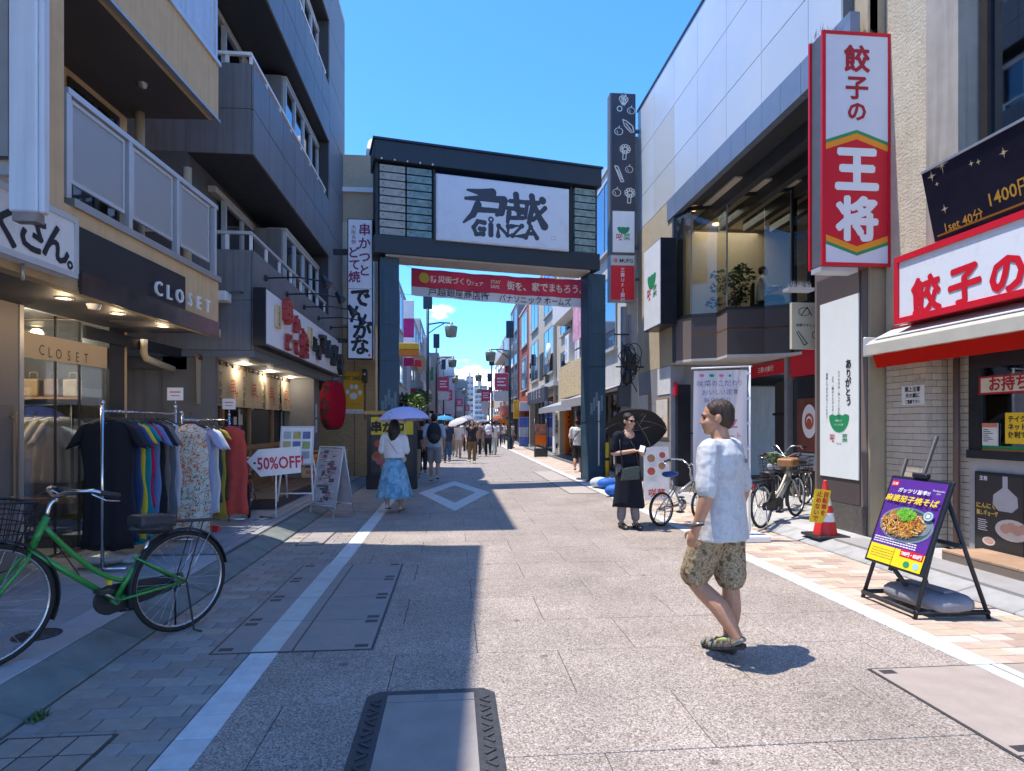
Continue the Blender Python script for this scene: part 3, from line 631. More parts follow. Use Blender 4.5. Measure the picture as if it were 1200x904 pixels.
lv[2] = (lv[2][0], lv[2][0] + 1.35); lv.append((lv[2][0] + 2.9, lv[2][0] + 4.1))
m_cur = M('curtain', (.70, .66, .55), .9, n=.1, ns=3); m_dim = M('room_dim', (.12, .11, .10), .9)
for li, (z0, z1) in enumerate(lv):
    B('balcony_core', m_gj, gr, .03, LB - .002, .032, .12, z0 + .02, z1 - .005); B('balcony_side_core', m_gj, gr, .027, .11, .122, DB - .003, z0 + .02, z1 - .005)
    panels(0.0, LB, z0, z1, 7, 2); side_panels(.032, 1.9, z0, z1, 2, 2)
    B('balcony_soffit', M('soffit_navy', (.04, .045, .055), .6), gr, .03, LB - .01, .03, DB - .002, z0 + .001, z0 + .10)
    zh = z1 + .16 if li != 0 else z1 + .27
    r = MB(); r.box(-.03, LB - .3, .02, .075, zh - .045, zh); r.box(-.03, .025, .076, 1.6, zh - .045, zh); r.build('rail', m_wht if li else m_alu_l, gr)
    for k in range(8): x = .01 + k * (LB - .4) / 7; B('rail_post', m_wht, gr, x, x + .05, .03, .065, z1, zh - .046)
    for k in (.35, .9): B('rail_post', m_wht, gr, -.015, .015, k, k + .05, z1, zh - .046)
    # glazing behind the balcony
    zt_ = min(12.2, z0 + 2.62)
    f = window(gr, 1.2, LB - .05, z1 - .7, zt_, DB - .14, 5, .06, .08, m_alu_l, glass('sky_glass', (.55, .62, .66), .55))
    xm_ = LB*.48; B('return_wall', m_gp, gr, xm_ - .12, xm_, .30, DB - .15, z1 - .7, zt_)
    f2 = window(gr, xm_ + .002, LB - .02, z1 - .25, zt_ - .02, .24, 4, .06, .08, m_alu_l, glass('sky_glass'))
    c2 = MB()
    for k in range(22):
        x = xm_ + .1 + k*.11; c2.add([(x, .40 + .03*(k % 2), z1 - .25), (x + .11, .40 + .03*((k+1) % 2), z1 - .25), (x + .11, .40 + .03*((k+1) % 2), zt_ - .08), (x, .40 + .03*(k % 2), zt_ - .08)], [(0, 1, 2, 3)])
    c2.build('curtain', m_cur, gr); B('window_head', M('head_beige', (.45, .42, .37), .7), gr, xm_, LB - .01, .23, .6, zt_ - .018, zt_ + .05)
    cm = MB()
    for k in range(46):
        if k in range(17, 26): continue
        x = 1.3 + k * (LB - 1.5) / 46; cm.add([(x, DB - .045 + .02*(k % 2), z1 - .6), (x + (LB-1.5)/46, DB - .045 + .02*((k+1) % 2), z1 - .6), (x + (LB-1.5)/46, DB - .045 + .02*((k+1) % 2), zt_ - .07), (x, DB - .045 + .02*(k % 2), zt_ - .07)], [(0, 1, 2, 3)])
    cm.build('curtain', m_cur, gr); 
    B('window_head', M('head_beige', (.45, .42, .37), .7), gr, .8, LB - .02, DB - .12, DB - .003, zt_ + .002, zt_ + .1)
# camera box on side wall
xb, zb_ = G.at(262, 350, 0); p = gy(262, 350, 9.65)
B('camera_housing', m_wht, gr, -.28, -.04, .30, .48, p.z - .07, p.z + .07, bevel=.01); MB().tube([(-.004, .16, p.z + .1), (-.12, .16, p.z + .1), (-.14, .3, p.z + .07)], .02, 8).build('camera_arm', m_gd, gr)
# overhang soffit (white) with downlights and underside
zs = lv[0][0]; m_sof = M('soffit_white', (.55, .54, .52), .7, n=.06)
B('fascia_edge', M('fascia_slate', (.13, .16, .19), .5), gr, -.02, LB + .3, -.02, .10, zs - .10, zs - .002); B('fascia_edge', MATS['fascia_slate'], gr, -.019, .08, .102, 2.2, zs - .099, zs - .003)
B('overhang_soffit', m_sof, gr, .082, LB + .28, .102, 3.0, zs - .06, zs - .004)
B('soffit_hatch', m_gp, gr, .5, 2.2, .14, .45, zs - .066, zs - .0605)
for k in range(5): MB().lathe([(0, 0), (.085, 0), (.1, .006)], 16, (1.5 + 1.55*k, .62, zs - .068)).build('downlight_bulb', m_lampw, gr); lamp_light((1.5 + 1.55*k, .62, zs - .12), gr, 3, (1, .88, .7))
# back-lit sign with raised letters
d = -.2; xa, xb_ = G.x(311, d), G.x(400, d); za, zb2 = G.at(311, 405, d)[1], G.at(311, 337, d)[1]
t = thing('restaurant_sign', 'long white fascia sign with raised red and black brush letters over the noren', 'sign', frame=G)
MB().box(xa, xb_, d, -.02, za, zb2).build('sign_case', m_blk, t); MB().box(xa + .03, xb_ - .01, d - .012, d - .001, za + .03, zb2 - .02).build('sign_face', M('acrylic_cool', (.76, .79, .82), .35, n=.05, ns=2), t, bevel=.004)
def sgn(px, py): return G.at(px, py, d)
H = zb2 - za
for ch, fx, fz, s_ in (('串', .16, .60, .52), ('か', .255, .50, .40), ('つ', .315, .48, .26), ('と', .35, .40, .26), ('ど', .17, .08, .36), ('て', .245, .07, .36), ('焼', .34, .10, .50)):
    MB().text(ch, xa + (xb_ - xa)*fx, za + H*fz, s_*H, d - .065, bold=.03, ext=.10, rot=R_.uniform(-.08, .08)).build('raised_letter', M('letter_red', (.42, .05, .05), .55, n=.15), t)
for ch, fx, fz, s_ in (('で', .60, .40, .55), ('ん', .70, .36, .5), ('が', .80, .22, .62), ('な', .93, .08, .62)): MB().text(ch, xa + (xb_-xa)*fx, za + H*fz, s_*H, d - .065, bold=.035, ext=.10, rot=R_.uniform(-.1, .1)).build('raised_letter', M('letter_black', (.035, .033, .033), .5, n=.2), t)
for ch, fx, fz in (('酒', .485, .34), ('場', .545, .2)): MB().text(ch, xa + (xb_-xa)*fx, za + H*fz, .34*H, d - .06, bold=.03, ext=.08).build('raised_letter', M('letter_black'), t)
for fx, st in ((.085, '大阪名物'), (.435, '串カツ処')):
    x = xa + (xb_-xa)*fx; p = MB().box(x - .13, x + .13, d - .06, d - .013, za + H*.40, za + H*.80).build('wood_plaque', M('plaque', (.62, .48, .28), .6, n=.1), t, bevel=.004)
    MB().text(st, x, za + H*.785, H*.09, d - .063, bold=.01, vert=True).build('plaque_lettering', m_ink, p)
for k, (px, py) in enumerate(((311, 326), (336, 345), (356, 360), (373, 373), (387, 384))):
    x, z = G.at(px, py, -.01); t = thing('spotlight', f'black arm spotlight on grey wall above the restaurant sign, {["nearest", "second", "third", "fourth", "farthest"][k]} of five', 'lamp', G.w(x, -.012, z), G.a, 'spotlights over the restaurant sign')
    MB().lathe([(0, -.03), (.05, -.03), (.05, 0)], 12, axis='y').build('wall_plate', m_blk, t)
    MB().tube([(0, -.02, 0), (.0, -.5, .02), (0, -.92, -.04)], .013, 6).build('arm', m_blk, t)
    MB().lathe([(0, .16), (.04, .15), (.055, .05), (.085, -.04), (.08, -.045), (.0, -.03)], 14, (0, 0, 0)).xf(Matrix.Translation((0, -.95, -.08)) @ Matrix.Rotation(-.6, 4, 'X')).build('lamp_head', m_blk, t)
# ground floor: columns, screen front, interior
FD = .85; m_col = M('column_grey', (.16, .155, .155), .6, n=.1)
# left flank wall seen across the gap and grey column
B('flank_wall', m_gp, gr, .04, .2, 1.3, 8, .1, zs - .1)
f0, f1 = G.x(231, FD), G.x(344, FD)
B('corner_column', m_col, gr, .0, f0 - .01, .55, 1.29, .1, zs - .062)
ne = B('near_pier', m_col, gr, LB - .75, LB - .2, .2, 1.0, .1, zs - .062)
B('screen_dark', M('screen_dark', (.02, .02, .022), .4), gr, f1 + .01, LB - .76, FD, FD + .1, .1, zs - .062)
for a in (236, 259, 291, 318, 340):
    x = G.x(a, FD + .06); B('wood_post', m_wood, gr, x - .045, x + .045, FD + .02, FD + .12, .1, zs - .062)
B('wood_sill', m_wood, gr, f0, f1, FD + .022, FD + .10, 1.02, 1.10); B('wood_dado', m_woodd, gr, f0, f1, FD + .05, FD + .09, .1, 1.018)
B('transom', m_wood, gr, f0, f1, FD + .03, FD + .09, 2.3, 2.36)
for a, b in ((236, 259), (259, 291), (291, 318), (318, 340)):
    MB().box(G.x(a, FD + .06) + .05, G.x(b, FD + .06) - .05, FD + .06, FD + .068, 1.10, zs - .07).build('pane', gl_mid, gr)
B('interior_back', M('interior_warm', (.13, .085, .06), .9, n=.3, ns=3), gr, f0 - .1, LB - .2, 4.2, 4.3, .1, zs - .08)
B('interior_floor', m_woodd, gr, f0 - .1, LB - .2, FD + .12, 4.2, .1, .13)
ppr = M('paper', (.62, .58, .5), .8, n=.06); R_.seed(5)
for k in range(16):
    x = R_.uniform(f0 + .1, f1 - .2); z = R_.uniform(1.2, 2.0); wv = R_.uniform(.12, .3); p = MB().box(x, x + wv, FD + .045, FD + .05, z, z + wv * R_.uniform(.8, 1.5)).build('menu_notice', R_.choice([ppr, ppr, M('paper_red', (.5, .12, .1), .8), M('paper_yel', (.6, .5, .2), .8)]), gr)
for z in (1.3, 1.66): B('notice', M('paper_white', (.7, .7, .68), .8), gr, LB - .6, LB - .46, .19, .199, z, z + .3)
x, z = G.at(233, 483, .4); 
# noren
nd = FD - .1; n0, n1 = G.x(229, nd), G.x(344, nd); zn = zs - .08
nr = thing('noren_curtain', 'beige split noren curtain with red and black brush writing over the restaurant entrance', 'curtain', frame=G)
MB().cyl((n0 - .1, nd, zn - .02), (n1 + .1, nd, zn - .02), .018).build('rod', m_woodd, nr)
m_nor = sheet('noren_cloth', (.60, .49, .34), .25); nw = (n1 - n0) / 5
for k in range(5):
    mb = MB(); a = n0 + nw*k + .015; b = n0 + nw*(k+1) - .015; cols = 14; V = []
    for j in range(7):
        for i in range(cols): V.append((a + (b-a)*i/(cols-1), nd + .022*sin(i*.9 + k)*j/6 - .012*j/6, zn - .04 - .68*j/6))
    mb.add(V, [(j*cols+i, j*cols+i+1, (j+1)*cols+i+1, (j+1)*cols+i) for j in range(6) for i in range(cols-1)], True); pn = mb.build('cloth_panel', m_nor, nr)
    for q in range(4): x = a + (b-a)*(q + .5)/4; MB().box(x - .05, x + .05, nd - .025, nd + .025, zn - .07, zn + .005).build('hanging_loop', M('noren_loop', (.10, .05, .03), .8), pn)
    mk = MB(); mk.text('串', (a+b)/2 - .25, zn - .50, .30, nd - .045, bold=.008, rot=.1).text('で', (a+b)/2 - .08, zn - .62, .2, nd - .045, bold=.01); mk.m = 1; mk.text('でんがな', b - .24, zn - .17, .13, nd - .045, bold=.02, vert=True, jit=.06); mk.build('brush_writing', [M('noren_red', (.45, .06, .03), .8), m_ink], pn)
# deck step in front of the restaurant
x, z = G.at(308, 590, .1); dk0, dk1 = gz(316, 611, .1), None
dkx0 = 0.95; dkx1 = 6.4
dk = thing('wooden_deck', 'dark brown wooden deck step in front of the skewer restaurant', 'step', frame=G)
for k in range(7): MB().box(dkx0, dkx1, -.05 + .14*k, -.05 + .14*k + .132, .24, .275).build('plank', M('deck_wood', (.085, .055, .045), .55, n=.25, ns=4, stretch=(.5, 4, 4), rnd=.15), dk)
MB().box(dkx0, dkx1, -.045, -.01, .1, .238).build('fascia_board', MATS['deck_wood'], dk); MB().box(dkx0, dkx0 + .03, -.009, .92, .1, .238).build('fascia_board', MATS['deck_wood'], dk)
# vertical projecting sign
Y = 15.3; p = gy(407, 421, Y); q = gy(437, 257, Y)
t = thing('projecting_sign', 'tall white vertical sign with purple and black brush writing beside arch', 'sign', (p.x, Y, p.z)); wv = q.x - p.x; hv = q.z - p.z
MB().box(0, wv, 0, .28, 0, hv).build('sign_case', m_blk, t, bevel=.008); MB().box(.025, wv - .025, -.012, .0, .025, hv*.5 - .006).build('sign_face', M('acrylic_lav', (.72, .73, .80), .3, n=.04), t); MB().box(.025, wv - .025, -.012, .0, hv*.5 + .006, hv - .025).build('sign_face', MATS['acrylic_lav'], t)
lp = MB(); lp.text('串かつと', wv*.68, hv*.965, hv*.088, -.016, bold=.02, vert=True, pitch=1.1); lp.text('どて焼', wv*.28, hv*.80, hv*.085, -.016, bold=.02, vert=True, pitch=1.02); lp.text('大阪名物', wv*.25, hv*.955, hv*.034, -.016, bold=.005, vert=True); lp.build('sign_lettering', M('ink_plum', (.20, .02, .10), .6, n=0), t)
kp = MB()
for ch, fx, fz, s_, rt in (('で', .52, .385, .145, 0), ('ん', .42, .275, .13, .1), ('が', .60, .155, .135, -.1), ('な', .50, .045, .135, .08)): kp.text(ch, wv*fx, hv*fz, hv*s_, -.016, bold=.045, rot=rt)
kp.build('sign_lettering', m_ink, t); MB().rect(wv*.82, wv*.90, hv*.02, hv*.035, -.015).build('seal', M('sign_red'), t)
MB().box(-.35, 0, .1, .18, hv*.75, hv*.79).box(-.35, 0, .1, .18, hv*.12, hv*.15).build('bracket', m_blk, t)

# ================================================================ tan brick building
TY = 17.35; pL, pR = gy(368, 548, TY), gy(440, 548, TY)
T = Frame(pR.x, TY, 90)
tn = thing('brick_building', 'tan brick tiled building with curved parapet behind the vertical sign', 'building', frame=T)
m_tb = brickmat('tan_tile', (.52, .33, .15), (.58, .40, .21), (.36, .25, .14), .12, .052); m_tb2 = brickmat('beige_tile', (.54, .43, .30), (.50, .39, .27), (.42, .34, .25), .11, .06)
m_cr = M('cream_render', (.62, .56, .46), .8, n=.08, streak=.1)
B('side_wall', m_tb, tn, 0, 5, .0, 7.5, 0, 4.15)
zq = gy(420, 262, TY).z; zq2 = gy(430, 205, TY).z; ztp = gy(410, 138, TY).z
B('cornice', m_cr, tn, -.06, 5, -.06, 7.5, 4.16, zq - .002); B('upper_wall', m_tb2, tn, .0, 5, .0, 7.5, zq, ztp - 1.0)
mb = MB(); mb.prism([(0, ztp - 1.0), (0, ztp - .9), (.4, ztp - .45), (1.0, ztp - .1), (2.0, ztp + .1), (5, ztp + .15), (5, ztp - 1.0)], 0.01, .25); mb.build('curved_parapet', m_cr, tn)
mb = MB(); mb.zprism([(-.1, -.1), (-.1, 1.0), (.05, 1.0), (.05, .05), (1.2, .05), (1.2, -.1)], zq2 - .5, zq2 - .38); mb.build('string_course', m_wht, tn)
B('roller_box', m_cr, tn, -.02, -.001, 1, 4, 2.5, 3.0)
# brick tiles are pattern at this distance; relief joint between panels
B('panel_joint', M('joint_brown', (.16, .10, .06), .9), tn, -.003, -.0005, .55, .57, 0, 4.1); 
p0, p1 = gy(403, 485, TY - .02), gy(426, 436, TY - .02)
t = thing('pet_shop_sign', 'orange pet shop sign with white paw print on tan brick wall', 'sign', (p0.x, TY - .012, p0.z)); wv = p1.x - p0.x; hv = p1.z - p0.z
MB().box(0, wv, -.03, 0, 0, hv).build('sign_board', M('orange_yellow', (.80, .40, .02), .5, n=.05), t)
MB().rect(0, wv, .0, hv*.10, -.034).build('white_band', m_wht, t); MB().text('PET SMILE', wv/2, hv*.80, hv*.13, -.036, bold=.02, sx=.8).build('sign_lettering', M('green_ink', (.05, .16, .05), .6), t)
pw = MB(); pw.disc(wv*.5, hv*.42, wv*.2, -.036, rz=wv*.17); 
for fx, fz in ((.20, .52), (.40, .64), (.63, .64), (.83, .50)): pw.disc(wv*fx, hv*fz, wv*.1, -.036, rz=wv*.13)
pw.build('paw_print', m_wht, t); MB().text('ペットスマイル', wv/2, hv*.02, hv*.06, -.038, bold=.01).build('sign_lettering', M('ink_brown', (.3, .12, .02), .6), t); MB().text('トリミング', wv/2, hv*.2, hv*.06, -.036).build('sign_lettering', M('ink_brown'), t)
t = thing('security_camera', 'small black wall camera and box beside the orange pet sign', 'camera', gy(428, 440, TY - .02)); MB().box(-.06, .06, -.14, 0, -.2, .16).build('housing', m_blk, t, bevel=.01); MB().lathe([(0, -.03), (.03, -.02), (.035, 0)], 12, (0, -.14, .02), axis='y').build('lens', m_lampw if False else m_wht, t); MB().cyl((0, -.05, -.2), (0, -.05, -1.2), .012).build('conduit', m_blk, t)
# ================================================================ GATE ARCH
a0, a1 = gy(457, 400, 15.1), gy(702, 400, 16.25)
A = Frame(a0.x, a0.y, math.degrees(math.atan2(a1.y - a0.y, a1.x - a0.x)))
AW = (Vector((a1.x, a1.y)) - Vector((a0.x, a0.y))).length
m_nav = M('gate_navy', (.030, .075, .115), .5, n=.22, ns=3, streak=.2); m_navd = M('gate_navy_dark', (.024, .035, .048), .5, n=.15, ns=2)
ar = thing('gate_arch', 'navy steel street gate spanning the road with white sign and glass louvres', 'gate', frame=A)
zt_ = A.at(440, 165)[1]; zu = A.at(440, 188)[1]; zl1 = A.at(440, 275)[1]; zl0 = A.at(440, 299)[1]; xl, xr = A.x(439), A.x(702)
AD = .85
B('pillar', m_nav, ar, -.23, .23, .12, .60, 0, zl0 - .002, bevel=.012); B('pillar', m_nav, ar, AW - .25, AW + .25, .12, .62, 0, zl0 - .002, bevel=.012)
for px_ in (0, AW): 
    B('access_panel', m_nav, ar, px_ - .16, px_ + .16, .108, .118, zl0 - 1.6, zl0 - .25, bevel=.003); B('pillar_band', m_nav, ar, px_ - .262, px_ + .262, .09, .64, 1.55, 1.58); 
for px_ in (0, AW):
    B('base_plate', M('bracket_steel', (.12, .14, .17), .4, .5), ar, px_ - .34, px_ + .34, .02, .72, .004, .03)
    for a in (-.29, .29):
        for b in (.06, .66): MB().lathe([(.022, .03), (.022, .05), (.0, .055)], 6, (px_ + a, b, 0)).build('anchor_bolt', M('bracket_steel'), ar)
    for z in (3.0, 4.5): B('weld_seam', m_navd, ar, px_ - .252, px_ + .252, .113, .119, z, z + .012)
    for k in range(5): B('sticker_residue', M('residue', (.13, .20, .24), .7, n=.4, ns=30), ar, px_ - .19 + .075*k, px_ - .13 + .075*k, .116, .1195, 1.75 + .1*(k % 3), 2.05 + .07*((k*2) % 5))
B('cable_guard', m_alu_l, ar, AW + .02, AW + .06, .095, .12, .4, 2.1)
up = MB(); up.box(xl - .02, xr + .03, -.1, AD, zu, zt_); up.build('upper_beam', m_navd, ar, bevel=.01); B('beam_cap', m_navd, ar, xl - .05, xr + .06, -.14, AD + .04, zt_ + .001, zt_ + .05)
B('lower_beam', m_navd, ar, xl - .02, xr, -.06, AD - .05, zl0 + .05, zl1, bevel=.01)
m_beam_under = M('soffit_panel', (.40, .37, .33), .7, n=.12, ns=4)
for k in range(6): x = xl + .25 + k*(xr-xl-.5)/6; B('soffit_panel', m_beam_under, ar, x + .005, x + (xr-xl-.5)/6 - .005, .0, AD - .1, zl0 + .0, zl0 + .048)
for x in (xl + .03, A.x(508) , A.x(670), xr - .08): B('post', m_navd, ar, x, x + .07, .1, AD - .1, zl1 + .001, zu - .001)
m_gls = M('louvre_glass', (.20, .28, .265), .12, n=.5, ns=6); m_gls2 = M('louvre_plate', (.36, .355, .32), .4, n=.3, ns=9)
nl = 9
for (xa, xb) in ((xl + .12, A.x(475)), (A.x(477), A.x(506)), (A.x(674), xr - .1)):
    for k in range(nl):
        z = zl1 + .03 + (zu - zl1 - .06) * k / nl; q = MB(); dz = (zu - zl1)/nl
        q.hexa([(xa, .02, z), (xb, .02, z), (xb, AD - .2, z + .02), (xa, AD - .2, z + .02), (xa, .02, z + dz*.80), (xb, .02, z + dz*.80), (xb, .12, z + dz*.86), (xa, .12, z + dz*.86)])
        lo = q.build('louvre', m_gls2 if xa < A.x(460) else m_gls, ar)
        for x in (xa + .08, xb - .08): MB().lathe([(0, -.012), (.012, -.01), (.012, 0)], 8, (x, .02, z + dz*.45), axis='y').build('bolt', m_blk, lo)
B('louvre_backing', M('louvre_back', (.16, .20, .195), .3, n=.4, ns=5), ar, xl + .1, xr - .08, AD - .19, AD - .15, zl1 + .002, zu - .002)
sx0, sx1 = A.x(511, -.13), A.x(667, -.13); sz0 = A.at(511, 281, -.13)[1]; sz1 = A.at(511, 203, -.13)[1]
sgb = B('sign_board', M('sign_frame_pale', (.60, .62, .65), .4), ar, sx0, sx1, -.13, .3, sz0, sz1, bevel=.01); sw, sh = sx1 - sx0, sz1 - sz0
MB().box(sx0 + .04, sx1 - .04, -.138, -.131, sz0 + .04, sz1 - .04).build('sign_face', M('acrylic_pale', (.66, .70, .76), .3, n=.04, ns=2), sgb)
# logo: brush kanji and hand-cut latin capitals, drawn as heavy strokes (unit box of the sign)
def stroke(mb, pts, wd, y):
    """round-ended heavy stroke through (u, v) points in sign fractions"""
    P = [(sx0 + u*sw, sz0 + v*sh) for u, v in pts]; ws = [1.28*q for q in (wd if isinstance(wd, (list, tuple)) else [wd]*len(P))]
    for (p, q, wa, wb) in zip(P, P[1:], ws, ws[1:]):
        d = Vector((q[0]-p[0], q[1]-p[1])); l = d.length; n = Vector((-d.y, d.x)) / l
        mb.poly([(p[0]-n.x*wa, y, p[1]-n.y*wa), (q[0]-n.x*wb, y, q[1]-n.y*wb), (q[0]+n.x*wb, y, q[1]+n.y*wb), (p[0]+n.x*wa, y, p[1]+n.y*wa)])
    for p, w_ in zip(P, ws): mb.disc(p[0], p[1], w_, y - .0004, 14)
lg = MB(); yy = -.141
def cap(pts, rs):
    """round brush stroke; points in photo-crop units of the sign face"""
    P = [V_(x, y) for x, y in pts]; rs = rs if isinstance(rs, (list, tuple)) else [rs]*len(P); rs = [1.22*r*sw/625 for r in rs]
    lg.tube(P, rs, 10, up=(0, 1, 0))
    for p, r in zip(P, rs): lg.ell(p, (r, r, r), 10, 8)
def V_(x, y): return Vector((sx0 + (x - 365)/625*sw, 0, sz1 - (y - 205 - .112*(x - 365))/303*sh))
for pts, rs in (([(505, 281), (560, 292), (618, 294)], [5, 13, 17]), ([(497, 320), (570, 320), (672, 328)], [7, 12, 15]), ([(672, 332), (660, 388), (640, 398)], [17, 14, 8]), ([(550, 372), (648, 380)], [12, 10]), ([(552, 350), (530, 395), (488, 430)], [15, 13, 5]),
    ([(730, 304), (735, 372)], 13), ([(703, 333), (762, 338)], 9), ([(690, 366), (762, 374)], 9), ([(742, 375), (742, 408)], 9), ([(697, 388), (690, 432)], [11, 8]), ([(692, 412), (762, 414)], 9), ([(752, 392), (768, 392)], 6),
    ([(774, 340), (836, 343)], 10), ([(806, 312), (812, 350), (792, 436)], [13, 12, 10]), ([(783, 350), (774, 414)], [9, 7]), ([(816, 350), (842, 412), (866, 454)], [10, 13, 17]), ([(870, 368), (812, 424)], [10, 8]), ([(857, 331), (858, 332)], 15),
    ([(582, 434), (552, 428), (533, 455), (545, 486), (576, 487), (580, 464), (562, 462)], 10), ([(612, 446), (612, 490)], 11), ([(646, 496), (648, 450), (690, 494), (692, 452)], 10), ([(708, 453), (758, 452), (713, 497), (768, 500)], 10), ([(776, 506), (800, 456), (830, 510)], 10), ([(790, 488), (818, 490)], 8)): cap(pts, rs)
lg.v = [(x, y*.16, z) for x, y, z in lg.v]; fl_ = lg.mesh('tmp', [])
_o = bpy.data.objects.new('tmp', fl_); COL.objects.link(_o); _m = _o.modifiers.new('r', 'REMESH'); _m.mode = 'VOXEL'; _m.voxel_size = .008; _s = _o.modifiers.new('s', 'SMOOTH'); _s.iterations = 3
_n = bpy.data.meshes.new_from_object(_o.evaluated_get(bpy.context.evaluated_depsgraph_get())); bpy.data.objects.remove(_o); _n.name = 'logo'; _n.materials.append(M('logo_navy', (.045, .055, .075), .45, n=0)); _n.transform(Matrix.Translation((0, -.139, 0)))
_q = bpy.data.objects.new('logo', _n); COL.objects.link(_q); _q.parent = sgb
_c = V_(612, 420); MB().ring(_c.x, _c.z, .028*sw/2.9, .062*sw/2.9, -.146, 16).build('letter_dot', M('logo_navy'), sgb); MB().line([(sx0 + .86*sw, sz0 + .16*sh), (sx0 + .89*sw, sz0 + .16*sh), (sx0 + .89*sw, sz0 + .21*sh), (sx0 + .86*sw, sz0 + .21*sh), (sx0 + .86*sw, sz0 + .16*sh)], .008, yy).build('seal', M('seal_grey', (.3, .28, .28), .5), sgb)
for k in range(5): MB().lathe([(0, -.03), (.02, -.02), (.025, 0)], 8, (xl + .15 + .3*k, -.11, zu + .02), axis='y').build('spot_bulb', m_wht, ar)
# banner
bd = 1.15
bn = thing('street_banner', 'red and white fabric banner with Japanese lettering stretched behind the gate', 'banner', frame=A)
bx0, bx1 = A.x(482, bd), A.x(684, bd); q00, q01 = A.at(482, 346, bd)[1], A.at(482, 314, bd)[1]; q10, q11 = A.at(684, 361, bd)[1], A.at(684, 328, bd)[1]
def bq(u, v, off=0): 
    zb = q00 + (q10-q00)*u - .12*u*(1-u); ztt = q01 + (q11-q01)*u - .18*u*(1-u); return (bx0 + (bx1-bx0)*u, bd + .03*sin(u*23) + .02*sin(u*51 + v*3) + off, zb + (ztt-zb)*v)
def bgrid(v0, v1, off=0, n=120):
    mb = MB(); V = [bq(i/n, v0 + (v1-v0)*j/3, off) for j in range(4) for i in range(n+1)]; return mb.add(V, [(j*(n+1)+i, j*(n+1)+i+1, (j+1)*(n+1)+i+1, (j+1)*(n+1)+i) for j in range(3) for i in range(n)], True)
bgrid(.33, 1.0).build('red_cloth', sheet('banner_red', (.50, .05, .10), .3), bn); bgrid(0, .33).build('white_cloth', sheet('banner_white', (.60, .64, .70), .3), bn)
def btext(st, u, v, size, bold, mat, name, sx_=1.0):
    mb = MB(); mb.text(st, 0, 0, size, 0, 'L', bold, sx=sx_); Wd, Hh = bx1-bx0, q01-q00
    mb.v = [bq(u + p[0]/Wd, v + p[2]/Hh, -.038) for p in mb.v]; mb.build(name, mat, bn)
btext('防災街づくり', .105, .56, .185, .02, m_let, 'banner_lettering'); btext('フェア', .325, .57, .12, .02, m_let, 'banner_lettering'); btext('街を、家でまもろう。', .53, .52, .235, .025, m_let, 'banner_lettering', 1.0)
btext('戸越銀座商店街', .09, .07, .235, .012, M('ink_navy', (.05, .06, .10), .6, n=0), 'banner_lettering'); btext('パナソニック ホームズ', .485, .06, .205, .012, MATS['ink_navy'], 'banner_lettering'); 
mb = MB(); mb.disc(0, 0, .14, 0, 12); mb.v = [bq(.07 + p[0]/(bx1-bx0), .68 + p[2]/(q01-q00), -.02) for p in mb.v]; mb.build('emblem', M('emblem_yellow', (.55, .45, .08), .6), bn)
btext('STAY', .435, .68, .12, .02, m_let, 'banner_lettering'); btext('SAFE', .435, .50, .12, .02, m_let, 'banner_lettering')
MB().tube([bq(0, 1), (A.x(462, bd), bd - .2, q01 + .1)], .006, 5).tube([bq(0, 0), (A.x(462, bd), bd - .2, q00)], .006, 5).tube([bq(1, 1), (A.x(700, bd), bd - .2, q11 + .1)], .006, 5).tube([bq(1, 0), (A.x(700, bd), bd - .2, q10)], .006, 5).build('rope', m_wht, bn)

# ================================================================ RIGHT: white panel building with corner restaurant
Wf = Frame(5.0, 16.8, -90)
wb = thing('restaurant_building', 'white metal panel building with recessed glass first floor and dark canopy beams', 'building', frame=Wf)
m_wp = M('white_metal_panel', (.60, .645, .675), .42, .15, n=.05, ns=.8, rnd=.03); m_wpd = M('white_panel_dull', (.52, .53, .51), .5, n=.05); m_gap = M('panel_gap', (.12, .13, .14), .7)
m_bei = M('beige_stucco', (.50, .42, .29), .85, n=.1, ns=5, bump=.6, bs=70); m_lgr = M('light_grey_panel', (.27, .28, .30), .5, n=.08, ns=3); m_khk = M('khaki_render', (.36, .30, .20), .85, n=.1, ns=3, bump=.4, bs=60, streak=.1)
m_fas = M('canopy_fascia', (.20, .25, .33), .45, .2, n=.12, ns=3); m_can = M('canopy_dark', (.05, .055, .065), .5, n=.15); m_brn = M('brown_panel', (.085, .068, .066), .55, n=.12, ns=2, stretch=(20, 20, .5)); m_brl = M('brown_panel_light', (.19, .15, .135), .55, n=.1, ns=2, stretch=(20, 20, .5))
XN = 16.8 - 7.50
zW0, zC0 = 6.70, 6.22; rows = [zW0, 7.55, 8.75, 9.97]
B('panel_core', m_gap, wb, .004, XN - .25, .025, .3, zW0, 9.95)
xs = [0.0] + [Wf.x(q) for q in (767, 790, 817, 851, 892, 947)] + [XN - .24]
for i, (a, b) in enumerate(zip(xs, xs[1:])):
    for j, (c, d) in enumerate(zip(rows, rows[1:])):
        B('wall_panel', m_wpd if (i == 1 and j < 2) else m_wp, wb, a + .006, b - .006, 0, .03, c + .006, d - .006, bevel=.002)
B('parapet_trim', m_can, wb, -.02, XN, -.02, .32, 9.975, 10.03)
B('body', m_khk, wb, .01, XN - .02, .302, 8, 6.3, 9.96); B('roof', MATS['roof_grey'], wb, .0, XN, .33, 8, 9.965, 10.02)
nf = 12
for k in range(nf): B('canopy_fascia', m_fas, wb, 2.45 + (XN - 2.45)*k/nf, 2.45 + (XN-2.45)*(k+1)/nf - .008, -.03, .1, zC0, zW0 - .01)
B('canopy_soffit', m_can, wb, 2.5, XN - .05, .102, 4.0, zC0 + .06, zC0 + .2)
for d in (.55, 1.15, 1.75, 2.4): B('canopy_beam', m_can, wb, 2.6, XN - .1, d, d + .16, zC0 - .22, zC0 + .058)
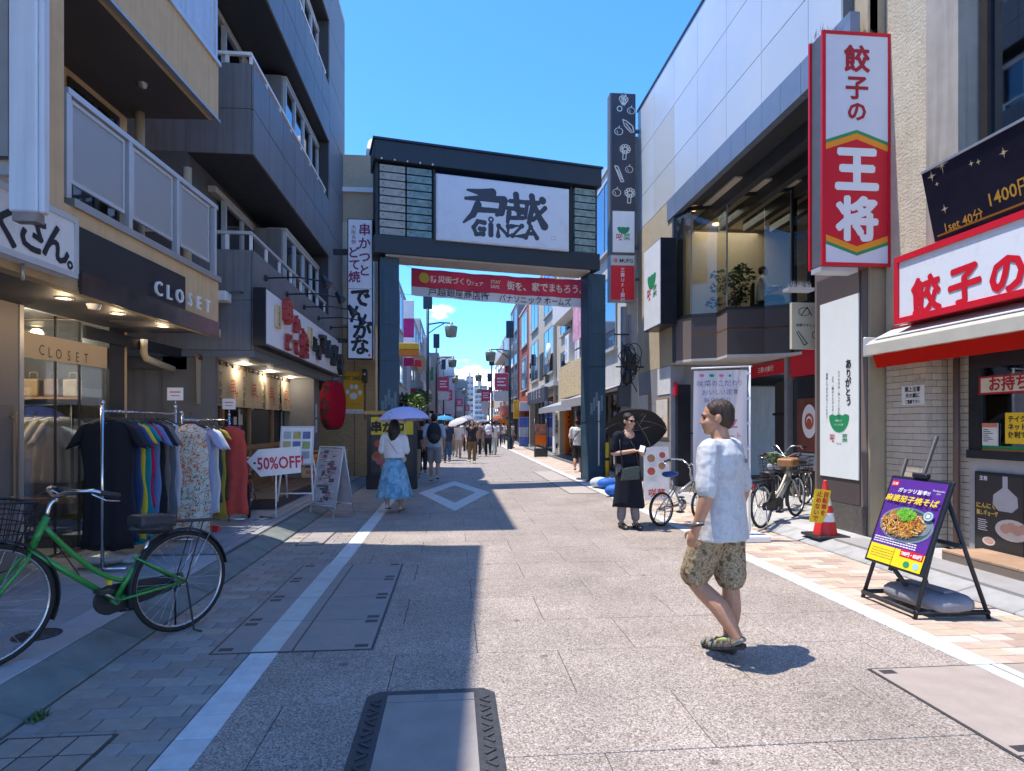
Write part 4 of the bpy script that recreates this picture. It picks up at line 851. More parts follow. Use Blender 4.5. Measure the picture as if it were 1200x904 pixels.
B('canopy_batten', m_alu, wb, 2.6, XN - .1, .85, .89, zC0 - .02, zC0 + .058); B('canopy_batten', m_alu, wb, 2.6, XN - .1, 1.45, 1.49, zC0 - .02, zC0 + .058)
# far part of the facade: grey below, beige above
XF = Wf.x(789, 0)
B('lower_wall', m_lgr, wb, .02, XF - .15, 0, .3, .07, 2.85); B('upper_wall', m_bei, wb, .0, XF, .0, .3, 2.86, zW0 - .012)
B('corner_strip', m_can, wb, XF - .02, XF + .08, -.02, .2, 2.9, zW0 - .02)
for z in (1.1, 2.0): B('panel_joint', m_gap, wb, .02, XF - .16, -.002, -.0005, z, z + .01)
B('door_gap', m_blk, wb, XF - .14, XF + .02, .1, .4, .07, 2.4); B('door_sign', m_red, wb, XF - .14, XF + .0, .05, .098, 2.15, 2.45)
for (pa, pb, ya, yb, kind) in ((750, 761, 463, 487, 0), (770, 784, 468, 513, 1)):
    xa, xb = Wf.x(pa), Wf.x(pb); za, zb_ = Wf.at(pa, yb)[1], Wf.at(pa, ya)[1]; p = B('poster_frame', m_wood, wb, xa, xb, -.03, -.003, za, zb_, bevel=.003)
    q = MB().box(xa + .03, xb - .03, -.034, -.031, za + .03, zb_ - .03).build('poster', M('poster_paper', (.66, .63, .58), .6), p)
    if kind:
        mb = MB(); R_.seed(3)
        for k in range(14): mb.m = k % 3; mb.disc(R_.uniform(xa + .1, xb - .1), R_.uniform(za + .1, za + .55), .06, -.0355 - .0003*k, 10)
        mb.build('food_photo', [M('food_red', (.45, .10, .06), .6), M('food_brown', (.38, .2, .1), .6), M('food_cream', (.65, .55, .4), .6)], p)
xa, xb = Wf.x(771), Wf.x(786); zz1, zz0 = Wf.at(771, 440)[1], Wf.at(771, 466)[1]
B('white_poster', M('poster_white', (.72, .74, .76), .5), wb, xa, xb, -.012, -.003, zz0 + .05, zz1 + .15)
# camera facing wall under the bay
Yb = 14.3; Bx0, Bx1 = gy(797, 500, Yb).x, gy(866, 500, Yb).x; lx = 16.8 - Yb
for k in range(2):
    for j, (c, d) in enumerate(((.07, 1.25), (1.26, 2.18), (2.19, 2.9))): B('grey_panel', m_lgr, wb, lx, lx + .08, Bx0 - 5 + (Bx1-Bx0)*k/2 + .004, Bx0 - 5 + (Bx1-Bx0)*(k+1)/2 - .004, c, d - .008)
B('skirting', m_can, wb, lx + .08, lx + .09, Bx0 - 5, Bx1 - 5, 1.255, 1.30)
# entrance line at X = 6.55
E6 = 1.88
B('entrance_wall', m_lgr, wb, lx + .1, XN, E6 + .9, E6 + 1.0, .07, 3.0); B('lobby_floor', M('lobby_floor', (.33, .33, .33), .4), wb, lx, XN - .1, .32, E6 + .9, .07, .075)
B('fascia_box', m_lgr, wb, lx + .5, XN - .02, E6 - .02, E6 + .3, 2.9, 3.3)
xa, xb = Wf.x(868, E6), Wf.x(923, E6)
z1_, z0_ = Wf.at(900, 426, E6)[1], Wf.at(900, 440.5, E6)[1]
p = B('bank_sign', m_wpd, wb, Wf.x(805, E6) if False else lx + .12, Wf.x(880, E6), E6 - .06, E6 - .02, z0_, z1_); p2 = B('bank_sign_red', m_red, wb, Wf.x(880, E6) + .003, xb + .1, E6 - .06, E6 - .02, z0_, z1_)
xm = Wf.x(874, E6); mb = MB(); mb.ring(xm - .45, (z0_+z1_)/2, .045, .07, E6 - .063).ring(xm - .41, (z0_+z1_)/2, .02, .04, E6 - .064); mb.build('emblem', m_red, p); MB().text('MUFG', xm - .12, z0_ + .08, .16, E6 - .063, bold=.02).build('sign_lettering', m_ink, p); MB().text('三菱UFJ銀行', (Wf.x(880, E6) + xb)/2, z0_ + .09, .13, E6 - .063, bold=.015).build('sign_lettering', m_let, p2)
x = Wf.x(926, E6); B('steel_column', M('column_steel', (.40, .42, .45), .35, .6), wb, x - .05, x + .07, E6 - .1, E6 + .02, .075, 2.9)
B('door_frame', m_blk, wb, Wf.x(930, E6), XN - .05, E6 + .02, E6 + .1, .075, 2.45); xa, xb = Wf.x(934, E6), Wf.x(956, E6)
p = B('door_poster', M('poster_brown', (.16, .05, .035), .5, n=.3, ns=6), wb, xa, xb, E6 + .005, E6 + .018, .95, 2.0); xm = (xa + xb)/2; MB().disc(xm + .1, 1.55, .25, E6 + .002, 20, .33).build('plate_photo', m_let, p); MB().ring(xm + .1, 1.55, .1, .16, E6 + .001).disc(xm + .1, 1.52, .09, E6).build('berry_photo', M('food_red'), p); MB().box(xa + .02, xb - .02, E6 + .001, E6 + .004, .6, .93).build('notice', M('notice_blue', (.3, .36, .42), .5), p); B('red_header', m_red, wb, Wf.x(929, E6), XN - .05, E6 - .05, E6 + .018, 2.45, 2.95)
B('entry_recess', M('recess_dark', (.10, .09, .085), .6), wb, Wf.x(868, E6), Wf.x(922, E6), E6 + .86, E6 + .89, .08, 2.5); B('entry_rail', m_blk, wb, Wf.x(868, E6), Wf.x(922, E6), E6 + .8, E6 + .85, 1.7, 1.76)
# first floor: zig-zag glazed bay
plan = [(792, 13.9), (810, 13.4), (840, 13.15), (852, 12.5), (896, 12.3), (927, 12.05), (948, 11.7)]
PP = [gy(px, 400, Y) for px, Y in plan]; LP = [(16.8 - p.y, p.x - 5.0) for p in PP]
zf, zs_, zg_ = 2.93, 3.90, zC0 - .05
for k, ((xa, ya), (xb, yb)) in enumerate(zip(LP, LP[1:])):
    dx, dy = xb - xa, yb - ya; l = math.hypot(dx, dy); nx, ny = dy/l, -dx/l     # outward
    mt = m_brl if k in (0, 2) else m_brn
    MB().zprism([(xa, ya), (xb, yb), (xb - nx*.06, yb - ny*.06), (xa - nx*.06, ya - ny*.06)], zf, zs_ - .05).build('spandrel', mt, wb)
    MB().zprism([(xa + nx*.02, ya + ny*.02), (xb + nx*.02, yb + ny*.02), (xb - nx*.08, yb - ny*.08), (xa - nx*.08, ya - ny*.08)], zs_ - .05, zs_).build('window_sill', m_blk, wb)
    MB().zprism([(xa, ya), (xb, yb), (xb - nx*.012, yb - ny*.012), (xa - nx*.012, ya - ny*.012)], zs_, zg_).build('glass_pane', glass('bay_glass', (.84, .86, .82), .95, refl=.35), wb)
    MB().zprism([(xa + nx*.01, ya + ny*.01), (xb + nx*.01, yb + ny*.01), (xb - nx*.05, yb - ny*.05), (xa - nx*.05, ya - ny*.05)], zg_, zg_ + .09).build('head_rail', m_blk, wb)
for k in (1, 3, 5): x, y = LP[k]; MB().box(x - .012, x + .012, y - .012, y + .012, zs_, zg_).build('glass_joint', m_alu, wb)
x, y = LP[5]; B('mullion', m_blk, wb, x - .05, x + .05, y, y + .1, zf, zg_ + .3); B('mullion', m_blk, wb, LP[6][0] - .06, LP[6][0] + .06, LP[6][1], LP[6][1] + .1, zf, zg_ + .3)
MB().zprism(LP + [(LP[6][0], 6), (LP[0][0] - 1, 6), (LP[0][0] - 1, .32)], zf - .06, zf - .005).build('bay_soffit', m_sof, wb)
MB().zprism(LP[1:] + [(LP[6][0], 6), (LP[0][0], 6), (LP[0][0], .5)], zf + .50, zf + .55).build('bay_floor', m_wood, wb)
B('dining_wall', M('dining_wall', (.62, .52, .38), .8, n=.05), wb, LP[0][0] - 1.0, LP[0][0] - .9, .31, 6, zf + .08, zg_ + .3); B('dining_wall', MATS['dining_wall'], wb, LP[0][0] - .9, XN, 5.9, 6.0, zf + .08, zg_ + .3)
B('dining_ceiling', M('dining_ceiling', (.66, .60, .50), .8, n=.03), wb, LP[0][0] - .9, LP[6][0], .4, 5.9, zg_ + .06, zg_ + .10)
for px, py in ((812, 246), (840, 263), (878, 276), (923, 297), (915, 287)):
    for Yq in (14.6,):
        q = gz(px, py, zg_ + .05); MB().lathe([(0, -.002), (.07, -.002), (.09, -.01), (.095, .0)], 14, (16.8 - q.y, q.x - 5.0, q.z)).build('downlight', m_lamp, wb)
lt = bpy.data.lights.new('dining_lamp', 'AREA'); lt.energy = 7; lt.size = 1.6; lt.color = (1, .92, .80); lo = bpy.data.objects.new('dining_lamp', lt); COL.objects.link(lo); lo.location = (6.6, 14.0, zg_ - .02)
# table and plant and diner inside are built with the objects
# brown pylon with thank-you banner, khaki end wall
YP1, YP0 = 8.67, 7.50; Bf = Frame(5.2, YP1, -90)
zpt = Bf.at(961, 320)[1]
B('pylon_frame', m_brl, wb, 16.8 - YP1, 16.8 - YP0 - .02, .2, .85, .07, zpt); B('pylon_face', m_brn, wb, 16.8 - YP1 + .07, 16.8 - YP0 - .14, .185, .199, .45, zpt - .12); B('plinth', M('plinth_stone', (.10, .09, .08), .6, n=.3, ns=20), wb, 16.8 - YP1 - .01, 16.8 - YP0 - .015, .18, .86, .069, .44)
B('upper_face', m_can, wb, 16.8 - YP1 + .01, 16.8 - YP0 - .03, .22, .8, zpt + .002, zC0 - .01)
B('end_wall', m_khk, wb, XN - .001, XN + .04, .2, 6, .06, 9.95); B('end_wall_edge', m_bei, wb, XN - .24, XN + .04, .17, .30, zC0, 9.96)
xa, xb = Bf.x(961, -.03), Bf.x(1006, -.03); za, zb_ = Bf.at(961, 557, -.03)[1], Bf.at(961, 358, -.03)[1]
tb = thing('wall_banner', 'tall white thank-you banner with green bowl emblem on brown pylon', 'banner', frame=Bf); Wd, Hd = xb - xa, zb_ - za
MB().box(xa, xb, -.03, -.017, za, zb_).build('banner_cloth', M('banner_cloth', (.74, .78, .76), .7, n=.03), tb)
mb = MB(); mb.text('ありがとう', xa + Wd*.76, za + Hd*.655, Hd*.052, -.034, bold=.03, vert=True, pitch=.98, jit=.05); mb.text('食べものは、作ってくれた人の、', xa + Wd*.52, za + Hd*.60, Hd*.0195, -.034, bold=.01, vert=True, pitch=1.05); mb.text('より、随のトエネルギー', xa + Wd*.36, za + Hd*.575, Hd*.0195, -.034, bold=.01, vert=True, pitch=1.05); mb.text('感謝してありがたくいただく。', xa + Wd*.20, za + Hd*.595, Hd*.0195, -.034, bold=.01, vert=True, pitch=1.05); mb.build('brush_writing', m_ink, tb)
m_grn = M('emblem_green', (.015, .26, .10), .6, n=0)
def bowl(mb, x, z, w_, y):
    P = [(x - w_/2, z + w_*.28)]
    for k in range(1, 16): u = k/16; P.append((x - w_/2 + w_*u, z + w_*.28 + w_*.05*abs(sin(u*3*pi)) ))
    P += [(x + w_/2, z + w_*.28)] + [(x + w_/2*cos(a), z + w_*.28 - w_*.5*sin(a)) for a in [pi*k/12 for k in range(1, 12)]]
    mb.poly([(p[0], y, p[1]) for p in P][::-1])
mb = MB(); bowl(mb, xa + Wd*.52, za + Hd*.295, Wd*.52, -.034); mb.text('菜', xa + Wd*.67, za + Hd*.205, Hd*.05, -.034, bold=.01); mb.build('emblem', m_grn, tb); mb = MB(); mb.text('咲', xa + Wd*.35, za + Hd*.205, Hd*.05, -.034, bold=.01); mb.build('emblem_red', M('ink_red', (.5, .06, .05), .6), tb)
MB().text('健康セルフ', xa + Wd*.52, za + Hd*.315, Hd*.013, -.037, bold=.01).text('らくいっと食堂', xa + Wd*.52, za + Hd*.293, Hd*.012, -.037, bold=.01).build('emblem_lettering', m_let, tb); MB().text('SAKUSAI', xa + Wd*.52, za + Hd*.187, Hd*.012, -.034).build('emblem_lettering', m_ink, tb)
# vegetable board
YV = 9.0; 
p0_, p1_ = gy(928, 409, YV), gy(956, 355, YV)
t = thing('wall_sign', 'cream sign with line drawings of vegetables beside brown pylon', 'sign', (p0_.x, YV, p0_.z)); wv, hv = p1_.x - p0_.x + .1, p1_.z - p0_.z
MB().box(0, wv, 0, .06, 0, hv).build('sign_board', M('cream_board', (.60, .56, .42), .6, n=.05), t); mb = MB(); mb.ring(wv*.4, hv*.8, .08, .092, -.004, 16, k=.7); mb.line([(wv*.3, hv*.72), (wv*.5, hv*.9), (wv*.65, hv*.72)], .014, -.004); mb.text('健康でキレイ', wv*.45, hv*.48, hv*.075, -.004, bold=.01); mb.line([(wv*.15, hv*.36), (wv*.4, hv*.08), (wv*.5, hv*.12), (wv*.2, hv*.38)], .014, -.004); mb.ring(wv*.78, hv*.3, .05, .06, -.004, 14); mb.build('drawing', m_ink, t)
# projecting lit box sign on beige wall
z0_, z1_ = Wf.at(754, 390, -.38)[1], Wf.at(754, 296, -.38)[1]; xa, xb = Wf.x(754.5, -.38), Wf.x(774, -.38)
t = thing('box_sign', 'white box sign with green bowl emblem on beige wall below white panels', 'sign', frame=Wf)
MB().box(xa, xb, -.37, -.002, z0_, z1_).build('sign_case', m_blk, t, bevel=.008); MB().box(xa + .02, xb - .02, -.382, -.371, z0_ + .03, z1_ - .03).build('sign_face', m_wht, t); Wd, Hd = xb - xa, z1_ - z0_
mb = MB(); bowl(mb, xa + Wd*.5, z0_ + Hd*.54, Wd*.5, -.386); mb.text('菜', xa + Wd*.68, z0_ + Hd*.37, .3, -.386, bold=.01); mb.build('emblem', m_grn, t); MB().text('咲', xa + Wd*.34, z0_ + Hd*.37, .3, -.386, bold=.01).build('emblem_red', MATS['ink_red'], t)
# tall projecting signs at the far end
Y = 16.55; p, q = gy(717, 297, Y), gy(745, 110, Y); wv, hv = q.x - p.x, q.z - p.z
t = thing('projecting_sign', 'tall black projecting sign with white vegetable drawings and white bowl panel', 'sign', (p.x, Y, p.z)); split = (297 - 247)/(297 - 110)*hv
MB().box(-.05, wv, 0, .3, -.02, hv).build('sign_case', m_gd, t, bevel=.01); MB().box(.0, wv - .02, -.012, -.001, split + .01, hv - .02).build('black_face', M('black_face', (.045, .042, .055), .4, n=.1), t); MB().box(.02, wv - .04, -.012, -.001, .03, split - .02).build('white_face', m_wht, t)
mb = MB(); mb.text('菜', wv*.62, split*.32, .2, -.016, bold=.01); bowl(mb, wv*.48, split*.52, wv*.52, -.016); mb.build('emblem', m_grn, t); MB().text('咲', wv*.32, split*.32, .2, -.016, bold=.01).build('emblem_red', MATS['ink_red'], t)
m_chalk = M('chalk_white', (.72, .70, .62), .7, n=.1); H2 = hv - split
def veg(kind, u, v, s_):
    mb = MB(); x, z = wv*u, split + H2*v; y = -.016
    if kind == 'onion': mb.ring(x, z, s_*.42, s_*.5, y, 18, k=.85); mb.line([(x, z + s_*.4), (x + s_*.1, z + s_*.6)], s_*.1, y); mb.line([(x - s_*.2, z + s_*.1), (x - s_*.1, z - s_*.25)], s_*.06, y)
    if kind == 'leaf':
        for k in range(5): a = .5 + k*.5; mb.line([(x, z - s_*.5), (x + cos(a)*s_*.5, z + sin(a)*s_*.3), (x + cos(a)*s_*.35, z + sin(a)*s_*.75), (x + cos(a + .3)*s_*.2, z + s_*.1)], s_*.07, y)
        mb.ring(x - s_*.35, z - s_*.7, s_*.18, s_*.26, y, 12)
    if kind == 'pod': mb.line([(x - s_*.45, z + s_*.5), (x - s_*.3, z + s_*.0), (x + s_*.2, z - s_*.5), (x + s_*.45, z - s_*.45), (x + s_*.35, z), (x - s_*.1, z + s_*.35), (x - s_*.45, z + s_*.5)], s_*.08, y); mb.line([(x - s_*.2, z + s_*.2), (x + s_*.25, z - s_*.35)], s_*.07, y)
    if kind == 'broc':
        for k in range(9): a = k*.7; mb.ring(x + cos(a)*s_*.3, z + s_*.2 + sin(a)*s_*.25, s_*.10, s_*.16, y - k*.0003, 10)
        mb.line([(x - s_*.15, z), (x - s_*.2, z - s_*.6), (x + s_*.05, z - s_*.6), (x + s_*.1, z)], s_*.07, y)
    if kind == 'stick': mb.line([(x - s_*.35, z + s_*.6), (x - s_*.1, z + s_*.55), (x + s_*.35, z - s_*.55), (x + s_*.15, z - s_*.6), (x - s_*.35, z + s_*.6)], s_*.08, y); mb.line([(x - s_*.15, z + s_*.3), (x + s_*.2, z - s_*.4)], s_*.06, y)
    mb.build('vegetable_drawing', m_chalk, t)
for a in (('leaf', .48, .93, .30), ('onion', .80, .85, .22), ('pod', .68, .72, .34), ('onion', .28, .67, .24), ('broc', .55, .50, .34), ('stick', .3, .31, .36), ('onion', .72, .35, .22), ('onion', .2, .15, .24), ('broc', .75, .13, .34)): veg(*a)
MB().cyl((wv, .15, hv*.78), (5.0 - p.x + .1, .15, hv*.78), .05).cyl((wv, .15, hv*.05), (5.0 - p.x + .1, .15, hv*.05), .05).build('bracket_arm', M('bracket_steel', (.12, .14, .17), .4, .5), t)
p, q = gy(714.5, 353, Y), gy(744.5, 299, Y); wv, hv = q.x - p.x, q.z - p.z
t = thing('bank_projecting_sign', 'red and grey bank sign with white lettering below the vegetable sign', 'sign', (p.x, Y, p.z)); MB().box(0, wv, 0, .26, 0, hv).build('sign_case', m_lgr, t, bevel=.008); MB().box(.03, wv - .03, -.012, -.001, .04, hv*.76).build('red_face', m_red, t); MB().box(.03, wv - .03, -.012, -.001, hv*.77, hv - .03).build('pale_face', m_wpd, t)
MB().text('MUFG', wv*.64, hv*.83, .14, -.016, bold=.02).build('sign_lettering', m_ink, t); MB().ring(wv*.22, hv*.87, .035, .055, -.016).ring(wv*.25, hv*.87, .015, .03, -.017).build('emblem', m_red, t); MB().text('三菱UFJ銀行', wv*.5, hv*.72, hv*.10, -.016, bold=.01, vert=True, pitch=1.08).build('sign_lettering', m_let, t)
MB().cyl((wv, .13, hv*.5), (5.0 - p.x + .1, .13, hv*.5), .04).build('bracket_arm', MATS['bracket_steel'], t)
# utility pole with boxes and cable coils
p = gz(731, 560, 0); p = Vector((gy(731, 500, 16.4).x, 16.4, 0))
t = thing('utility_pole', 'grey utility pole with black cable coils and boxes beside the gate pillar', 'utility pole', p)
MB().cyl((0, 0, 0), (0, 0, 4.6), .09, .085, 14).build('pole', M('pole_grey', (.26, .25, .25), .7, n=.12), t); MB().cyl((.17, .05, 0), (.17, .05, 4.4), .05).build('conduit', M('pole_grey'), t); B('junction_box', m_can, t, -.2, .12, -.22, -.09, 1.95, 2.5); B('junction_box', m_blk, t, .02, .26, -.24, -.09, 2.9, 3.3); B('meter_cabinet', m_gd, t, -.22, .2, -.2, .1, .05, 1.4)
cc = MB()
for k in range(7):
    a = R_.uniform(0, 1); r = R_.uniform(.14, .27); cx_, cz_ = .12 + R_.uniform(-.08, .1), 3.1 + R_.uniform(-.25, .3)
    cc.tube([(cx_ + r*cos(q*pi/9)*.75, -.16 - .02*k, cz_ + r*sin(q*pi/9)) for q in range(18)], .012, 5, closed=True)
for k in range(9): cc.tube([(R_.uniform(-.1, .1), -.12, R_.uniform(3.4, 3.8)), (R_.uniform(-.25, .4), -.2, R_.uniform(2.9, 3.3)), (R_.uniform(-.2, .4), -.15, R_.uniform(2.3, 2.9))], .014, 5)
cc.build('cable_coil', m_blk, t); MB().cyl((-.25, -.15, 3.0), (.75, -.15, 3.0), .02).cyl((-.3, -.15, 3.85), (.1, -.15, 3.85), .02).build('cross_arm', m_blk, t); MB().lathe([(0, 0), (.13, .0), (.11, .3), (.05, .36), (0, .36)], 12, (.02, -.28, 2.55)).build('closure', m_blk, t)

# ================================================================ RIGHT: dumpling shop
Y0 = 7.44; Z = Frame(5.4, Y0, -90)
gs = thing('dumpling_shop', 'stucco and tile shop building with red valance awning on the right edge', 'building', frame=Z)
m_stu = M('stucco_cream', (.56, .50, .38), .9, n=.14, ns=6, bump=1.0, bs=30, streak=.15); m_cnc = M('smooth_concrete', (.40, .37, .33), .8, n=.14, ns=3, streak=.25, bump=.2)
m_wt = M('wall_tile', (.50, .44, .36), .6, n=.08, ns=8, rnd=.08); m_gro = M('tile_grout', (.20, .17, .15), .9)
xA, xB_, xC = Z.x(1085), Z.x(1110, .24), Z.x(1135, .24); ZT = 2.55; RD = .26
B('upper_wall', m_stu, gs, .0, Z.x(1090), 0, .5, ZT, 9); B('pilaster', m_cnc, gs, Z.x(1090) + .001, Z.x(1128), -.05, .5, ZT, 9); B('upper_wall', m_cnc, gs, Z.x(1128) + .001, 5, .12, .5, ZT, 3.5); B('window_lintel', m_cnc, gs, Z.x(1128), 5, .02, .5, 7.1, 9)
B('body', m_cnc, gs, .002, 8, .52, 8, 2.9, 8.98); B('roof', MATS['roof_grey'], gs, -.02, 8, 0, 8, 9.0, 9.1)
window(gs, Z.x(1132), 4.6, 3.52, 7.08, .16, 3, .09, .1, M('bronze_frame'), glass('dark_glass'))
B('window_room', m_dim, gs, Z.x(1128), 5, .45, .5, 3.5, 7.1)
B('wall_core', m_gro, gs, .002, xA - .004, .008, 3, .06, ZT - .002); B('wall_core', m_gro, gs, xA - .003, 6, RD + .012, 3, .06, ZT - .002)
# wall tiles, laid one by one
def tiles(x0, x1, z0, z1, w_, h_, y=0.0, axis='x'):
    cache = {}; r = 0; z = z0
    while z + h_ <= z1 + .001:
        off = (r % 2) * w_/2; cuts = [x0] + [x0 - off + w_*k for k in range(0, 40) if x0 + .02 < x0 - off + w_*k < x1 - .02] + [x1]
        for a, b in zip(cuts, cuts[1:]):
            k = round(b - a, 3)
            if (k, axis) not in cache:
                mb = MB(); (mb.box(-k/2 + .003, k/2 - .003, 0, .012, .003, h_ - .003) if axis == 'x' else mb.box(-.012, 0, -k/2 + .003, k/2 - .003, .003, h_ - .003)); cache[k, axis] = mb.mesh('tile', [m_wt], .002)
            o = bpy.data.objects.new('tile', cache[k, axis]); COL.objects.link(o); o.parent = gs
            o.location = ((a + b)/2, y + R_.uniform(0, .0015), z) if axis == 'x' else (y, (a + b)/2, z)
        z += h_; r += 1
tiles(.004, xA - .002, .08, ZT, .23, .077, -.004); tiles(.0, RD, .08, ZT, .13, .077, xA + .010, 'y'); tiles(xA + .012, xC - .002, .08, ZT, .23, .077, RD - .004)
x = Z.x(1122, RD - .06); MB().cyl((x, RD - .07, .1), (x, RD - .07, ZT), .035).build('drain_pipe', M('pipe_brown', (.12, .08, .07), .5), gs)
p = B('wall_notice', M('paper_white', (.7, .7, .68), .8), gs, Z.x(1058), Z.x(1084), -.014, -.006, Z.at(1058, 475)[1], Z.at(1058, 453)[1]); zz = Z.at(1058, 475)[1]; hh = Z.at(1058, 453)[1] - zz; xm = (Z.x(1058) + Z.x(1084))/2; MB().text('頭上注意', xm, zz + hh*.70, hh*.28, -.017, bold=.02).text('犬の糞に', xm, zz + hh*.38, hh*.26, -.017, bold=.02).text('ご遠慮下さい', xm, zz + hh*.07, hh*.22, -.017, bold=.02, sx=.8).build('notice_lettering', m_ink, p)
B('vent_grille', m_cnc, gs, Z.x(1074), Z.x(1085) - .01, -.02, -.005, Z.at(1074, 449)[1], Z.at(1074, 445)[1])
# take-away window
wx0 = Z.x(1138, RD); B('window_surround', m_blk, gs, wx0, 4.5, RD - .03, RD + .008, ZT - .45, ZT - .003); B('window_surround', m_blk, gs, wx0, Z.x(1152, RD), RD - .031, RD + .007, 1.22, ZT - .452); B('counter_rail', m_blk, gs, wx0, 4.5, RD - .06, RD + .006, 1.13, 1.219)
B('lower_panel', M('panel_grey_pale', (.36, .36, .37), .5), gs, wx0, 4.5, RD - .02, RD + .006, .12, 1.128); B('window_glass', gl_mid, gs, Z.x(1152, RD) + .001, 4.5, RD + .0, RD + .006, 1.22, ZT - .452)
B('window_interior', M('window_interior', (.30, .25, .20), .8, n=.4, ns=5), gs, wx0, 4.5, RD + .0065, RD + .011, 1.2, 2.2)
xa = Z.x(1152, RD); za, zb_ = Z.at(1152, 463, RD)[1], Z.at(1152, 442, RD)[1]
p = B('takeaway_sign', m_redd, gs, xa, xa + 1.5, RD - .05, RD - .035, za, zb_); MB().box(xa + .03, xa + 1.47, RD - .053, RD - .0505, za + .02, zb_ - .02).build('sign_face', M('cream_face', (.66, .62, .5), .5), p); MB().text('お持ち帰り', xa + .14, za + .045, .16, RD - .056, 'L', bold=.025).build('sign_lettering', m_redd, p)
zq0, zq1 = Z.at(1152, 530, RD)[1], Z.at(1152, 522, RD)[1]; 
for k, (nm, c) in enumerate((('stripe_green', (.03, .28, .10)), ('stripe_orange', (.75, .25, .02)), ('stripe_yellow', (.75, .48, .03)))): h = (zq1 - zq0)/3*1.5; B('window_stripe', M(nm, c, .5), gs, xa, 4.5, RD - .012, RD - .002, zq1 - h*(k + 1), zq1 - h*k)
p = B('window_poster', M('poster_yellow', (.85, .55, .03), .5, n=.05), gs, Z.x(1180, RD), Z.x(1180, RD) + .6, RD - .02, RD - .008, Z.at(1180, 520, RD)[1], Z.at(1180, 484, RD)[1]); xq = Z.x(1180, RD); zq = Z.at(1180, 484, RD)[1]; MB().text('テイクアウト', xq + .04, zq - .09, .07, RD - .023, 'L', bold=.03).text('ネットオーダー', xq + .04, zq - .17, .07, RD - .023, 'L', bold=.03).text('便利です', xq + .04, zq - .25, .07, RD - .023, 'L', bold=.03).build('poster_lettering', m_ink, p)
p = B('window_notice', M('paper_white'), gs, Z.x(1153, RD), Z.x(1171, RD), RD - .02, RD - .008, Z.at(1153, 522, RD)[1], Z.at(1153, 496, RD)[1]); MB().box(Z.x(1153, RD), Z.x(1171, RD), RD - .023, RD - .0205, Z.at(1153, 501, RD)[1], Z.at(1153, 496, RD)[1]).build('notice_header', M('notice_red', (.6, .2, .13), .7), p)
for k in range(7): q = MB().box(Z.x(1154.5, RD), Z.x(1154.5, RD) + .06 + .03*(k % 3), RD - .0225, RD - .0202, Z.at(1153, 504 + 2.2*k, RD)[1], Z.at(1153, 503.2 + 2.2*k, RD)[1]).build('print_line', m_ink, p)
# big dark poster under the window
xa = Z.x(1147, RD); za, zb_ = Z.at(1147, 655, RD)[1], Z.at(1147, 552, RD)[1]
t = thing('menu_poster', 'dark framed dumpling poster with white vase below the take-away window', 'poster', frame=Z); xb = xa + .62; y = RD - .05
za = max(za, .14)
MB().box(xa, xb, y, y + .028, za, zb_).build('poster_frame', m_blk, t, bevel=.004); MB().box(xa + .03, xb - .03, y - .003, y - .0005, za + .03, zb_ - .03).build('poster_sheet', M('poster_black', (.035, .033, .035), .5), t)
mb = MB(); w_ = xb - xa; h_ = zb_ - za; cx_, cz_ = xa + w_*.62, za + h_*.66
mb.m = 0; mb.poly([(cx_ + a, y - .0045, cz_ + b) for a, b in ((-.03, .26), (.03, .26), (.03, .14), (.14, .06), (.15, -.04), (.08, -.1), (-.08, -.1), (-.15, -.04), (-.14, .06), (-.03, .14))][::-1])
mb.m = 1; mb.disc(xa + w_*.75, za + h_*.33, .2, y - .0045, 20, .11); mb.disc(xa + w_*.30, za + h_*.15, .08, y - .0045, 16, .045); mb.m = 2
for k in range(5): mb.disc(xa + w_*.62 + .07*k, za + h_*.34 + .02*(k % 2), .06, y - .006 - .0003*k, 12, .05)
mb.disc(xa + w_*.30, za + h_*.155, .06, y - .006, 14, .028); mb.build('poster_photo', [M('vase_white', (.42, .42, .45), .5), M('plate_white', (.6, .56, .52), .5), M('dumpling_pink', (.55, .32, .24), .6)], t)
MB().text('にんにく', xa + w_*.06, za + h_*.555, h_*.075, y - .007, 'L', bold=.03).text('無しギョーザ', xa + w_*.06, za + h_*.47, h_*.07, y - .007, 'L', bold=.03, sx=.75).build('poster_lettering', M('ink_yellow', (.70, .50, .10), .6), t); mb = MB()
mb.text('王将', xa + w_*.12, za + h_*.9, h_*.06, y - .007, 'L', bold=.03); mb.build('poster_lettering', m_let, t); mb = MB()
for k in range(6): mb.box(xa + .05, xa + .05 + .1 + .02*(k % 2), y - .005, y - .0035, za + h_*(.40 - .025*k), za + h_*(.408 - .025*k))
mb.build('print_line', m_let, t, kind='stuff')
# entrance step with warm tiles
B('step', M('step_stone', (.32, .31, .30), .7, n=.1), gs, .1, 5, -.75, -.36, .05, .10); st = B('step', M('step_core', (.2, .16, .13), .8), gs, Z.x(1135), 5, -.30, RD, .05, .18)
for k in range(12): x = Z.x(1135) + .3*k; B('step_tile', M('step_tile', (.42, .27, .17), .6, n=.12, rnd=.12), gs, x + .003, x + .297, -.304, RD - .1, .165, .188, bevel=.003)
